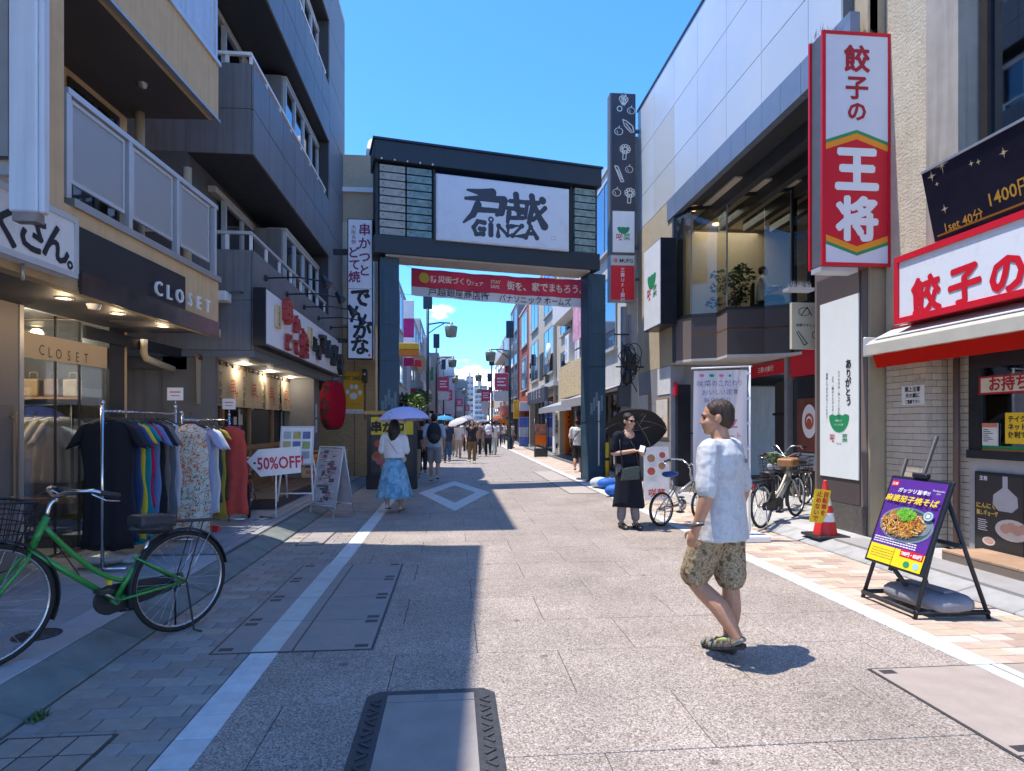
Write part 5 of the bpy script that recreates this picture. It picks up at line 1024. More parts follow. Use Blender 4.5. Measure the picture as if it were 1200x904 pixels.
# awning
aw = thing('awning', 'folded awning with red valance and pale cassette over take-away window', 'awning', frame=Z)
xa = Z.x(1050, -.02); xa2 = Z.at(1014, 408, -.42)[0]; zf0, zf1 = Z.at(1014, 417, -.42)[1], Z.at(1014, 403, -.42)[1]; xe = 4.6
xa = max(xa, xa2); xs_ = min(xa, xa2)
mb = MB(); pr_ = [(-.42, zf0), (-.42, zf1 - .02), (-.36, zf1 + .03), (-.03, zf1 + .20), (-.004, zf1 + .14), (-.004, zf1 + .06), (-.34, zf0)]
mb.add([(xs_, y, z) for y, z in pr_] + [(xe, y, z) for y, z in pr_], [tuple(range(7))[::-1], tuple(range(7, 14))] + [(k, (k+1) % 7, 7 + (k+1) % 7, 7 + k) for k in range(7)]); mb.build('cassette', M('cassette_cream', (.60, .58, .50), .4, .2, n=.05), aw)
mb = MB(); mb.add([(xs_ + .1, -.37, zf1 + .035), (xe, -.37, zf1 + .035), (xe, -.05, zf1 + .198), (xs_ + .1, -.05, zf1 + .198), (xs_ + .1, -.37, zf1 + .045), (xe, -.37, zf1 + .045), (xe, -.05, zf1 + .208), (xs_ + .1, -.05, zf1 + .208)], [(0, 3, 2, 1), (4, 5, 6, 7), (0, 1, 5, 4), (1, 2, 6, 5), (2, 3, 7, 6), (3, 0, 4, 7)]); mb.build('top_cloth', M('cloth_stripe', (.62, .62, .62), .6, n=.05), aw); B('cloth_edge', M('cloth_maroon', (.22, .02, .03), .7), aw, xs_ + .1, xe, -.16, -.11, zf1 + .155, zf1 + .180)
B('end_cap', m_alu_l, aw, xs_ - .04, xs_ - .001, -.43, -.003, zf0 - .01, zf1 + .08, bevel=.01)
n = 60; zv = Z.at(1025, 431, -.36)[1]; mb = MB(); V = [(xs_ + .05 + (xe - xs_ - .05)*i/n, -.36 + .012*sin(i*1.3) + (.05*j/3), zf0 - .002 - (zf0 - zv)*j/3) for j in range(4) for i in range(n+1)]; mb.add(V, [(j*(n+1)+i, (j+1)*(n+1)+i, (j+1)*(n+1)+i+1, j*(n+1)+i+1) for j in range(3) for i in range(n)], True); mb.build('valance', sheet('valance_red', (.75, .02, .01), .45), aw)
mb = MB(); V = [(xs_ + .05 + (xe - xs_ - .05)*i/n, -.30 + .3*j/3, zv - .01 + .02*sin(j)) for j in range(4) for i in range(0, n+1)]
# main fascia sign
dS = -.34; xa = Z.x(1050.5, dS); za, zb_ = Z.at(1050.5, 380, dS)[1], Z.at(1050.5, 304, dS)[1]; xe = xa + 4.2
t = thing('shop_sign', 'long white and red box sign with red brush lettering above the awning', 'sign', frame=Z); H = zb_ - za
MB().box(xa, xe, dS + .01, -.06, za, zb_).build('sign_case', m_redd, t, bevel=.01); fr = MB(); b_ = .055
fr.box(xa, xe, dS - .03, dS + .012, zb_ - b_, zb_ + .01); fr.box(xa, xe, dS - .03, dS + .012, za - .01, za + b_); fr.box(xa - .005, xa + b_, dS - .029, dS + .011, za + b_, zb_ - b_); fr.build('sign_frame', m_red, t)
MB().box(xa + b_, xe, dS - .006, dS + .004, za + b_, zb_ - b_).build('sign_face', M('acrylic_day', (.74, .78, .84), .3, n=.03), t)
mb = MB()
for ch, px, py, s_ in (('餃', 1086, 346, .60), ('子', 1131, 333, .60), ('の', 1181, 320, .58)):
    x, z = Z.at(px, py, dS); mb.text(ch, x, z - .155, .42, dS - .012, bold=.04, rot=.05)
x2 = Z.at(1181, 320, dS)[0]; mb.text('王', x2 + .55, za + .17, .42, dS - .012, bold=.04).text('将', x2 + 1.1, za + .17, .42, dS - .012, bold=.04); mb.build('brush_lettering', m_red, t)
# tall red projecting sign
Yr = 7.36; p, q = gy(964.5, 311, Yr), gy(1044, 40, Yr); wv, hv = q.x - p.x, q.z - p.z
t = thing('projecting_sign', 'tall red and white projecting sign with chevron bands over brown pylon', 'sign', (p.x, Yr, p.z)); dp = .30
MB().box(.02, wv - .02, .012, dp, .02, hv - .01).build('sign_case', M('case_slate', (.10, .115, .14), .5), t); fr = MB()
for y in (0, dp - .02): 
    fr.box(-.01, .035, y - .004, y + .03, 0, hv); fr.box(wv - .035, wv + .01, y - .004, y + .03, 0, hv); fr.box(.035, wv - .035, y - .003, y + .029, hv - .04, hv); fr.box(.035, wv - .035, y - .003, y + .029, 0, .04)
fr.build('red_frame', m_red, t)
def band(z0l, z0c, z1l, z1c, mt, nm, y=-.0): 
    MB().add([(.036, y, z0l), (wv/2, y, z0c), (wv - .036, y, z0l), (wv - .036, y, z1l), (wv/2, y, z1c), (.036, y, z1l)], [(0, 1, 4, 5), (1, 2, 3, 4)]).build(nm, mt, t)
fv = lambda py: hv * (311 - py) / 271.0
wf = M('acrylic_grey', (.68, .69, .75), .35, n=.03)
band(fv(166), fv(153), hv - .04, hv - .04, wf, 'white_field', .006); band(fv(170), fv(157), fv(166), fv(153), M('stripe_green'), 'green_chevron', .006); band(fv(177), fv(164), fv(170), fv(157), M('stripe_orange2', (.85, .30, .02), .5, n=0), 'orange_chevron', .006)
band(fv(275), fv(288), fv(177), fv(164), m_red, 'red_field', .006); band(fv(282), fv(295), fv(275), fv(288), MATS['stripe_orange2'], 'orange_chevron', .006); band(fv(286), fv(299), fv(282), fv(295), MATS['stripe_green'], 'green_chevron', .006); band(.04, .04, fv(286), fv(299), wf, 'white_field', .006)
mb = MB(); mb.text('餃', wv*.5, fv(83), .34, .002, bold=.03).text('子', wv*.5, fv(115), .31, .002, bold=.025).text('の', wv*.5, fv(141), .27, .002, bold=.03); mb.build('brush_lettering', m_redd, t); mb = MB(); mb.text('王', wv*.5, fv(219), .58, .002, bold=.05).text('将', wv*.5, fv(276), .56, .002, bold=.045); mb.build('brush_lettering', m_let, t)
sp = MB(); R_.seed(2)
for k in range(150): 
    x = R_.uniform(-.02, wv); y = R_.uniform(.02, dp - .02); sp.add([(x - .003, y, hv), (x + .003, y, hv), (x + R_.uniform(-.05, .05), y + R_.uniform(-.04, .04), hv + R_.uniform(.08, .15))], [(0, 1, 2)])
sp.build('bird_spikes', M('spike_steel', (.18, .17, .16), .5, .5, 0), t, kind='stuff')
MB().box(wv - .3, wv + .2, .05, .25, hv*.70, hv*.84).build('mount_box', m_gd, t); MB().box(wv - .1, wv + .2, .06, .24, hv*.12, hv*.27).build('mount_box', m_gd, t); MB().box(.0, wv*.55, .05, .26, -.06, .0).build('bottom_plate', m_alu_l, t)
sp = MB()
for k in range(60): 
    x = R_.uniform(-.28, .02); sp.add([(x - .003, .3, -.22), (x + .003, .3, -.22), (x + R_.uniform(-.05, .05), .3 + R_.uniform(-.04, .04), -.22 + R_.uniform(.06, .12))], [(0, 1, 2)])
sp.box(-.30, .04, .25, .4, -.26, -.22); sp.build('ledge_spikes', M('spike_pale', (.45, .44, .42), .5, .3, 0), t, kind='stuff')
# leaning black price sign above
t = thing('price_sign', 'leaning black snack bar sign with gold price and sparkles above dumpling sign', 'sign', frame=Z)
yb0, yb1 = -.30, -.45; xa = Z.at(1098, 283, yb0)[0]; zb0 = Z.at(1098, 283, yb0)[1]; zt1 = Z.at(1080, 205, yb1)[1]; xa2 = Z.at(1080, 205, yb1)[0]; xe = xa + 3.2; xa = min(xa, xa2)
mb = MB(); mb.hexa([(xa, yb0, zb0), (xe, yb0, zb0), (xe, yb0 + .1, zb0), (xa, yb0 + .1, zb0), (xa, yb1, zt1), (xe, yb1, zt1), (xe, yb1 + .1, zt1), (xa, yb1 + .1, zt1)]); mb.build('sign_board', M('snack_black', (.018, .016, .03), .12, n=.3, ns=3), t); MB().box(xa, xe, yb1 - .01, yb1 + .1, zt1, zt1 + .025).build('top_edge', m_alu, t)
def lean(mb): 
    mb.v = [(x, yb0 + (yb1-yb0)*(z - zb0)/(zt1 - zb0) - .004 + y*0, z) for x, y, z in mb.v]; return mb
m_gold = M('gold_ink', (.72, .40, .06), .4, .2, n=0)
xg, zg2 = Z.at(1110, 268, yb0); mb = MB(); mb.text('1set 40分', xg, zg2 - .04, .125, 0, 'L', bold=.01); xg2 = Z.at(1164, 243, yb0)[0]; mb.text('1400円', xg2, zb0 + .13, .165, 0, 'L', bold=.01); mb.box(xa + .05, xe, 0, .0, zb0 + .035, zb0 + .055); lean(mb).build('gold_lettering', m_gold, t)
for px, py, r in ((1109, 194, .09), (1096, 207, .06), (1141, 192, .03), (1149, 190, .03), (1178, 179, .05), (1103, 245, .05), (1100, 216, .025)):
    x, z = Z.at(px, py, yb1 + .05); mb = MB()
    for k in range(4): a = k*pi/4; rr = r*(1 if k % 2 == 0 else .5); mb.poly([(x + rr*cos(a), 0, z + rr*sin(a)), (x - .006*sin(a), 0, z + .006*cos(a)), (x - rr*cos(a), 0, z - rr*sin(a)), (x + .006*sin(a), 0, z - .006*cos(a))])
    lean(mb).build('sparkle_print', M('sparkle', (.75, .62, .35), .5, n=0), t)
# ================================================================ FAR STREET
def shop_house(label, side, Y0, Y1, X, h, wall, floors=3, nw=2, shop=None, awn=None, awz=2.6, rail=0, depth=9, wfrac=.6, name='shop_building', gfl=2.9, ac=0, sign=None, pilasters=0):
    F = Frame(X + bend((Y0 + Y1)/2), Y0 if side < 0 else Y1, 90 if side < 0 else -90); Ld = Y1 - Y0 - .03
    t = thing(name, label, 'building', frame=F)
    B('wall', wall, t, 0, Ld, 0, depth, gfl, h); B('parapet', M('coping', (.5, .5, .5), .7), t, -.02, Ld + .02, -.05, depth + .02, h + .002, h + .12)
    sd = shop or M('shop_dark', (.10, .09, .085), .5, n=.3, ns=2)
    B('shop_front', sd, t, .25, Ld - .25, .5, .6, .0, gfl - .35); B('shop_lintel', wall, t, 0, Ld, .0, .5, gfl - .35, gfl - .002)
    for x in (0, Ld - .25): B('pier', wall, t, x, x + .25, .01, depth, 0, gfl - .352)
    B('shop_body', wall, t, .25, Ld - .25, .9, depth - .01, 0, gfl - .36)
    for k in range(3): a = .3 + (Ld - .6)*k/3; window(t, a, a + (Ld-.6)/3 - .05, .08, gfl - .4, .38, 2, .06, .06, M('bronze_frame'), glass('shop_glass', (.6, .65, .66), .75), 'shop_window')
    fh = (h - gfl - .35) / max(1, floors - 1)
    for f in range(floors - 1):
        z = gfl + .3 + fh*f
        for k in range(nw):
            a = Ld*(k + .5*(1 - wfrac))/nw; b = Ld*(k + 1 - .5*(1 - wfrac))/nw
            B('window_recess', M('recess_dark'), t, a - .03, b + .03, -.004, -.002, z + .55, z + fh - .25)
            window(t, a, b, z + .55, z + fh - .25, -.05, 2, .05, .04, None, glass('sky_glass')); B('sill', M('coping'), t, a - .06, b + .06, -.12, -.006, z + .47, z + .545)
        if rail:
            B('balcony', wall, t, .15, Ld - .15, -.9, -.001, z - .05, z + .10); B('balcony_front', wall, t, .15, Ld - .15, -.9, -.82, z + .102, z + .95)
    for k in range(ac):
        x = .6 + 1.1*k; z = gfl + .32 + (.75 if k >= 2 else 0); x = .7 + .9*(k % 2); b = MB().box(x, x + .75, -.8, -.5, z, z + .6).build('ac_unit', m_wht, t, bevel=.02); MB().ring(x + .28, z + .3, .0, .24, -.803, 16).build('fan_grille', M('fan_dark', (.1, .1, .1), .5), b)
    if awn:
        MB().hexa([(.2, -1.0, awz - .35), (Ld - .2, -1.0, awz - .35), (Ld - .2, -.0, awz - .03), (.2, -.0, awz - .03), (.2, -1.0, awz - .31), (Ld - .2, -1.0, awz - .31), (Ld - .2, -.0, awz + .03), (.2, -.0, awz + .03)]).build('awning', awn, t); B('awning_valance', awn, t, .2, Ld - .2, -1.01, -.995, awz - .55, awz - .30)
    for k in range(pilasters): x = Ld*k/(pilasters - 1) - (.2 if k == pilasters-1 else 0); B('pilaster', wall, t, x, x + .2, -.1, -.001, gfl, h - .01)
    return t, F
m_c1 = M('render_cream', (.56, .50, .38), .8, n=.1, streak=.15); m_c2 = M('render_white', (.62, .61, .58), .8, n=.08, streak=.15); m_c3 = M('render_bluegrey', (.40, .45, .50), .7, n=.1); m_rdb = M('brick_red', (.42, .10, .05), .75, n=.15, ns=5); m_c4 = M('render_charcoal', (.12, .12, .135), .7, n=.1); m_c5 = M('render_beige', (.46, .40, .33), .8, n=.1, streak=.1); m_c6 = M('render_grey', (.36, .36, .36), .8, n=.1, streak=.1)
aw_dk = M('awning_dark', (.10, .08, .07), .8); aw_or = M('awning_orange', (.65, .18, .04), .8); aw_gr = M('awning_grey', (.30, .30, .31), .8); aw_bl = M('awning_blue', (.06, .18, .45), .8); aw_re = M('awning_red', (.55, .05, .05), .8); aw_wh = M('awning_white', (.65, .65, .62), .8)
# left row
for a in ((('low brown shop with dark awning beyond the gate on the left', -1, 24.95, 31, -2.75, 4.6, m_c5, 2, 2), dict(awn=aw_dk)),
          (('pale blue-grey shop building behind the magenta projecting sign', -1, 31, 40, -2.9, 9.0, m_c3, 3, 3), dict(awn=aw_or, rail=0)),
          (('white left-hand building just past the pale blue-grey one', -1, 40, 52, -2.7, 8.6, m_c2, 3, 4), dict(awn=aw_wh, rail=1)),
          (('grey left-hand building in mid distance behind second left lamp', -1, 52, 68, -2.7, 10.0, m_c6, 4, 4), dict(awn=aw_re)),
          (('beige left-hand building far down the street', -1, 68, 90, -2.7, 9, m_c5, 3, 5), dict(awn=aw_bl)),
          (('white distant building at far end of left row', -1, 90, 125, -2.7, 11, m_c2, 4, 6), dict(awn=aw_re)),
          (('grey distant building last of the left row', -1, 125, 180, -2.7, 10, m_c6, 3, 6), dict(awn=aw_or))): shop_house(*a[0], **a[1])
# right row
t4, F4 = shop_house('cream shop building with chip patterned panel and stacked air conditioners', 1, 22, 31, 5.2, 7.3, m_c1, 3, 2, awn=aw_gr, awz=2.55, gfl=2.75, ac=0)
xa, xb = F4.x(655.5, -.5), F4.x(684, -.5); zc0, zc1 = F4.at(655, 468, -.5)[1], F4.at(655, 432, -.5)[1]
m, tt, b_ = mat_nodes('chip_panel'); g_ = tt.nodes.new('ShaderNodeTexCoord'); v_ = tt.nodes.new('ShaderNodeTexVoronoi'); v_.inputs['Scale'].default_value = 9; tt.links.new(g_.outputs['Object'], v_.inputs['Vector']); lt_ = tt.nodes.new('ShaderNodeMath'); lt_.operation = 'LESS_THAN'; lt_.inputs[1].default_value = .28; tt.links.new(v_.outputs['Distance'], lt_.inputs[0]); mx_ = tt.nodes.new('ShaderNodeMix'); mx_.data_type = 'RGBA'; tt.links.new(lt_.outputs[0], mx_.inputs[0]); mx_.inputs[6].default_value = (.60, .46, .24, 1); mx_.inputs[7].default_value = (.34, .18, .09, 1); tt.links.new(mx_.outputs[2], b_.inputs['Base Color']); b_.inputs['Roughness'].default_value = .7
B('chip_panel', MATS['chip_panel'], t4, xa, xb, -.5, -.35, zc0, zc1, bevel=.01); B('panel_box', m_c1, t4, xa, xb, -.349, -.001, zc0 + .01, zc1 - .01); B('red_strip', m_red, t4, xb + .01, xb + .6, -.45, -.3, zc0 - .1, zc1)
for px, py in ((664, 417), (676, 417), (664, 401), (676, 402)):
    x, z = F4.at(px, py, -.4); b = MB().box(x - .42, x + .42, -.4, -.06, z - .3, z + .3).build('ac_unit', m_wht, t4, bevel=.02); MB().ring(x - .1, z, 0, .22, -.403, 14).build('fan_grille', M('fan_dark'), b)
xx0, zz0_ = F4.at(655, 385, -.3); xx1, zz1_ = F4.at(667, 362, -.3); B('balcony_front', m_c2, t4, xx0, F4.x(690, -.3), -.6, -.02, zz0_ + .1, zz0_ + 1.05)
xx0, zz0_ = F4.at(672, 405, -.62); p = B('poster_banner', M('poster_pink', (.62, .30, .38), .7, n=.5, ns=4), t4, xx0, F4.x(686, -.62), -.64, -.62, zz0_ + .1, zz0_ + 1.7)
t5, F5 = shop_house('cream building with large framed window and dark fascia sign', 1, 31, 43, 5.2, 10.2, m_c1, 3, 2, gfl=3.4, wfrac=.55)
xa, xb = F5.x(618, -.7), F5.x(638, -.7); za, zb_ = F5.at(638, 470, -.7)[1], F5.at(638, 453, -.7)[1]
p = B('fascia_sign', M('sign_slate', (.07, .075, .10), .5), t5, xa, xb, -.7, -.5, za, zb_, bevel=.01); mb = MB(); R_.seed(8)
for k in range(5):
    x = xa + (xb-xa)*(.12 + .15*k); s_ = .28 if k < 4 else .5
    for q in range(4): mb.box(x + R_.uniform(0, .15), x + R_.uniform(.2, .45)*s_*2, -.706, -.702, za + .25 + q*.17*s_/.28*.8, za + .32 + q*.17*s_/.28*.8)
    mb.box(x + .1, x + .16, -.707, -.703, za + .22, za + .85)
mb.build('sign_lettering', m_let, p); B('cornice', m_c2, t5, -.02, 12, -.25, -.001, 3.42, 3.65)
xa, za = F5.at(643, 412, -.35); MB().lathe([(0, -.12), (.42, -.12), (.42, .0), (0, 0)], 20, (xa, -.3, za), axis='y').build('round_sign', m_wht, t5)
B('sign_drop', m_can, t5, F5.x(633, -.3), F5.x(637, -.3), -.35, -.3, 3.9, 5.4); B('drain_pipe', m_c5, t5, 11.4, 11.52, -.15, -.02, 0, 10)
t6, F6 = shop_house('red rendered narrow building with tall blue windows', 1, 43, 50.5, 5.3, 10.0, m_rdb, 3, 1, gfl=3.2, wfrac=.5, awn=None)
t7, F7 = shop_house('charcoal narrow building beyond the red one', 1, 50.5, 57, 5.2, 11.4, m_c4, 4, 2)
for a in ((('white right-hand building beyond the charcoal one', 1, 57, 70, 5.2, 10.5, m_c2, 4, 3), dict(awn=aw_or, rail=1)),
          (('grey right-hand building in far distance with red awning', 1, 70, 90, 5.2, 9, m_c6, 3, 5), dict(awn=aw_re)),
          (('cream right-hand building in far distance beyond the red awning', 1, 90, 120, 5.2, 12, m_c1, 4, 6), dict(awn=aw_bl)),
          (('pale distant building last of the right row', 1, 120, 170, 5.2, 10, m_c2, 3, 6), dict(awn=aw_wh))): shop_house(*a[0], **a[1])
# pale building just behind the right gate pillar
nb, Fn = shop_house('pale grey narrow building directly behind right gate pillar', 1, 17.0, 21.9, 4.75, 9.3, m_c2, 3, 1, gfl=2.9, awn=aw_gr)
# far apartment towers
def tower(label, px0, px1, pyt, Y, mat, nfl, nb_):
    p, q = gy(px0, pyt, Y), gy(px1, pyt, Y); wv = q.x - p.x; h = p.z
    t = thing('apartment_tower', label, 'building', (p.x, Y, 0)); MB().box(0, wv, 0, 14, 0, h).build('wall', mat, t); B('roof_house', mat, t, wv*.3, wv*.6, 2, 6, h, h + 2)
    for f in range(nfl):
        z = h*(f + .15)/nfl; MB().box(-.05, wv + .05, -1.1, -.01, z + h/nfl*.05, z + h/nfl*.38).build('balcony', M('tower_pale', (.50, .52, .54), .8), t)
        for k in range(nb_): MB().box(wv*(k + .15)/nb_, wv*(k + .85)/nb_, -.06, -.012, z + h/nfl*.42, z + h/nfl*.82).build('window', M('tower_window', (.13, .17, .20), .2), t)
tower('grey-blue apartment tower at the end of the street, widest of the three', 526, 545, 444, 300, M('tower_grey', (.30, .33, .36), .8), 9, 4)
tower('white slim apartment tower at the end of the street', 546.5, 555, 441, 330, M('tower_white', (.52, .54, .56), .8), 9, 2)
tower('grey apartment block at the end of the street, right of the white tower', 556, 571, 452, 260, M('tower_mid', (.38, .40, .42), .8), 8, 3)
# street lamps with red pennants
m_lp = M('lamp_post_navy', (.03, .06, .08), .45, .3, n=.1)
def street_lamp(label, X, Y, side, H, flag=True, txt=True):
    t = thing('street_lamp', label, 'street lamp', (X + bend(Y), Y, 0), 0, 'street lamps along the shopping street')
    MB().cyl((0, 0, 0), (0, 0, H), .085, .065, 12).build('pole', m_lp, t); MB().lathe([(.16, 0), (.16, .5), (.1, .7)], 12).build('base', m_lp, t); MB().box(-.22, .22, -.16, .16, H - 1.0, H).build('speaker_box', m_lp, t, bevel=.02)
    z = H - 1.9; MB().tube([(0, 0, z + .12), (side*.6, 0, z + .22), (side*1.25, 0, z + .2)], .035, 6).tube([(0, 0, z - .35), (side*.4, 0, z - .05), (side*.8, 0, z + .18)], .025, 6).build('arm', m_lp, t)
    x = side*1.15; MB().lathe([(.0, .32), (.06, .3), (.09, .16), (.30, .1), (.32, .06), (.26, -.42), (.22, -.44), (0, -.42)], 8, (x, 0, z - .05)).build('lantern', M('lantern_glass', (.22, .25, .19), .25, n=.1), t)
    if flag:
        zf_ = z - 1.2; s2 = -side if False else side; MB().box(min(.1, side*.9) if side > 0 else -.9, .9 if side > 0 else -.1, -.012, .012, zf_ - 1.0, zf_).build('pennant', M('pennant_red', (.58, .07, .14), .7, n=.06), t); c_ = side*.5
        mb = MB(); 
        for k in range(3): mb.box(c_ - .26, c_ + .26 - .1*(k % 2), -.016, -.013, zf_ - .35 - .2*k, zf_ - .27 - .2*k)
        mb.build('pennant_print', m_let, t); MB().box(min(.1*side, .9*side), max(.1*side, .9*side), -.012, .012, zf_ - 1.65, zf_ - 1.05).build('pennant_white', m_c2, t)
street_lamp('navy street lamp on the left pavement, first beyond the gate', -1.25, 31.5, 1, 8.2, False)
for X, Y, lb in ((-1.2, 46, 'second left lamp'), (-1.2, 64, 'third left lamp'), (-1.2, 86, 'fourth left lamp'), (-1.2, 115, 'fifth left lamp')): street_lamp(f'navy street lamp with red pennant on the left, {lb} beyond the gate', X, Y, 1, 8)
for X, Y, lb in ((3.35, 37.3, 'first right lamp'), (3.35, 55, 'second right lamp'), (3.35, 76, 'third right lamp'), (3.35, 104, 'fourth right lamp')): street_lamp(f'navy street lamp with red pennant on the right, {lb} beyond the gate', X, Y, -1, 7.6)
# projecting signs and other street furniture beyond the gate
def far_sign(name, label, px0, py0, px1, py1, Y, mats, txt=None, tm=None, cat='sign', vert=True, dp=.2):
    p, q = gy(px0, py1, Y), gy(px1, py0, Y); wv, hv = q.x - p.x, q.z - p.z; t = thing(name, label, cat, p); n = len(mats)
    for k, m in enumerate(mats): MB().box(0, wv, 0, dp, hv*(n-1-k)/n + .01, hv*(n-k)/n - .01).build('sign_panel', m, t, bevel=.01)
    if txt:
        if vert: MB().text(txt, wv/2, hv*.96, wv*.7, -.02, bold=.04, vert=True).build('sign_lettering', tm or m_let, t)
        else: MB().text(txt, wv/2, hv*.3, hv*.5, -.02, bold=.03).build('sign_lettering', tm or m_let, t)
    return t
mag = M('magenta', (.42, .02, .17), .5)
t = far_sign('projecting_sign', 'white and magenta vertical projecting sign beyond left gate pillar', 473, 352, 485, 417, 29.5, [m_wht, mag, m_wht]); 
t2 = far_sign('projecting_sign', 'yellow and orange horizontal sign below the magenta sign', 467.5, 402, 491, 417, 28, [M('sign_yellow', (.75, .42, .03), .5), M('sign_orange', (.75, .22, .02), .5)])
t3 = far_sign('projecting_sign', 'small red square sign below the yellow sign', 486, 422, 494, 430, 28, [m_red]); far_sign('projecting_sign', 'small magenta square sign beside the small red one', 473, 419, 485, 429, 28.5, [mag])
far_sign('projecting_sign', 'yellow vertical sign on the red building shop front', 602, 469, 608, 491, 42.5, [M('sign_yellow'), M('sign_yellow')]); far_sign('poster_sign', 'blue and white shop poster panel below the red building', 608.5, 489, 619.5, 524, 42.0, [M('panel_blue', (.10, .17, .50), .5, n=.5, ns=2), M('panel_pale', (.45, .50, .60), .5, n=.4, ns=2), M('panel_blue')], cat='sign')
far_sign('projecting_sign', 'pale pink sign board on far right shop', 586, 471, 597, 489, 58, [M('panel_pink', (.65, .40, .36), .5)]); far_sign('projecting_sign', 'white shop sign above the blue poster panel', 609, 471, 620, 482, 42.3, [m_wht])
for a in (('small blue sign low on the left row behind lavender umbrella', 497, 470, 503, 478, 40, [M('sign_blue', (.05, .22, .50), .5)]), ('red lantern coloured sign under left row awning', 481, 455, 487, 462, 33, [m_redd]), ('white narrow sign high on the second left house', 496, 395, 500, 425, 45, [m_wht, M('sign_teal', (.05, .28, .30), .5)]), ('green narrow sign left of the second left lamp', 504, 430, 508, 446, 52, [M('sign_green', (.05, .30, .12), .5)]),
          ('orange square sign on left row far ahead', 517, 455, 522, 462, 62, [M('sign_orange')]), ('pink vertical sign on left row far ahead', 524, 462, 528, 476, 75, [mag]), ('white and red vertical sign on right row beyond charcoal house', 592, 420, 597, 446, 60, [m_wht, m_red, m_wht]), ('blue square sign on right row beyond charcoal house', 583, 462, 588, 469, 68, [M('sign_blue')]), ('yellow small sign on far right row', 576, 470, 580, 478, 85, [M('sign_yellow')]), ('red narrow sign on far right row', 580, 440, 583, 456, 80, [m_red]), ('black and white barber style sign on cream building', 621, 420, 625, 444, 42, [m_wht, m_blk, m_wht, m_blk]), ('orange wide sign over far right shop entrance', 586, 492, 597, 498, 57.5, [M('sign_orange')])): far_sign('projecting_sign', *a)
# orange cutlet shop panel and vending machine
p, q = gy(661.5, 533, 30.6), gy(680, 483, 30.6)
t = thing('brush_sign', 'orange panel with black brush letters かつや beside white vending machine', 'sign', (p.x, 30.4, 0.02)); wv, hv = q.x - p.x, q.z; MB().box(0, wv, 0, .12, 0, hv).build('panel_board', M('panel_orange', (.80, .17, .015), .5, n=.04), t, bevel=.01); MB().text('かつや', wv*.45, hv*.95, wv*.62, -.006, bold=.04, vert=True, pitch=1.0).build('brush_writing', m_ink, t)
p, q = gy(650, 533, 31.5), gy(661, 483, 31.5)
t = thing('vending_machine', 'white drinks vending machine next to the orange panel', 'vending machine', (p.x - .05, 31.3, .02)); wv = q.x - p.x; hv = q.z; MB().box(0, wv, 0, .6, 0, hv).build('cabinet', m_wht, t, bevel=.03)
for j in range(4):
    for k in range(4): MB().lathe([(0, 0), (.04, 0), (.04, .14), (0, .16)], 8, (.1 + .1*k, -.05, hv*.5 + .24*j)).build('drink_sample', [M('can_red', (.5, .1, .08)), M('can_green', (.1, .3, .15)), m_c3, M('can_brown', (.25, .15, .08))][(j + k) % 4], t)
MB().box(.03, wv - .03, -.09, -.085, hv*.46, hv*.95).build('display_glass', gl_clear, t); MB().box(.08, wv - .1, -.02, -.001, .25, .5).build('pickup_flap', m_blk, t)
# sandwich rack in the distance
p = gz(634, 536); t = thing('poster_stand', 'small black poster stand with orange panel outside cream building', 'sign stand', p, .15); 
for x in (-.27, .27): MB().cyl((x, 0, 0), (x, .12, 1.75), .02).build('frame_post', m_blk, t)
MB().box(-.26, .26, .0, .03, .55, 1.0).build('orange_panel', M('panel_orange'), t); MB().box(-.26, .26, .05, .08, 1.0, 1.5).build('photo_panel', M('photo_mix', (.45, .2, .15), .6, n=.6, ns=7), t); MB().box(-.3, .3, -.05, .1, .02, .4).build('base_box', m_can, t)
# potted tree and greenery outside left shops
def leafy(mb, c, r, n, size, rnd, sq=1.0):
    for k in range(n):
        d = Vector((rnd.gauss(0, 1), rnd.gauss(0, 1), rnd.gauss(0, 1))).normalized(); rr = r * rnd.uniform(.25, 1) ** .5 * (1 + .25*mnoise.noise(d*2.1)); p = Vector(c) + Vector((d.x*rr, d.y*rr, d.z*rr*sq)); a = Vector((rnd.gauss(0, 1), rnd.gauss(0, 1), rnd.gauss(0, .6))).normalized(); b = a.cross(Vector((rnd.gauss(0, 1), rnd.gauss(0, 1), rnd.gauss(0, 1)))).normalized(); s_ = size*rnd.uniform(.6, 1.3)
        mb.add([p - a*s_, p + b*s_*.4, p + a*s_, p - b*s_*.4], [(0, 1, 2, 3)])
m_lf = [M('leaf_light', (.12, .20, .035), .6, n=.3, ns=9), M('leaf_mid', (.06, .125, .03), .6, n=.3, ns=9), M('leaf_dark', (.03, .07, .02), .6, n=.3, ns=9)]
def tree(label, x, y, h, r, n, size=.09, seed=1, cat='tree', name='street_tree'):
    rnd = random.Random(seed); t = thing(name, label, cat, (x, y, 0)); 
    tk = MB(); tk.tube([(0, 0, 0), (.03, .02, h*.4), (-.02, 0, h*.75)], [.07, .05, .025], 8)
    cr_ = MB(); 
    for k in range(7):
        a = k*2*pi/7; c = Vector((cos(a)*r*.55, sin(a)*r*.55, h - r*.7 + rnd.uniform(-.4, .5)*r)); tk.tube([(0, .0, h*.45 + .03*k), c*.6 + Vector((0, 0, h*.25)), c], [.03, .02, .008], 5); cr_.m = k % 3; leafy(cr_, c, r*.55, n//7, size, rnd, .8)
    tk.build('trunk', m_woodd, t); cr_.build('crown', m_lf, t)
tree('bushy green tree in front of left shops beyond the gate', -1.95, 29.4, 3.0, .75, 900, .10, 4)
tree('small dark shrub under the awning beyond left gate pillar', -2.0, 27.0, 2.3, .6, 500, .09, 5, 'shrub', 'shrub')
tree('light green small tree beside first left street lamp', -1.75, 33.5, 3.3, .7, 600, .11, 9)
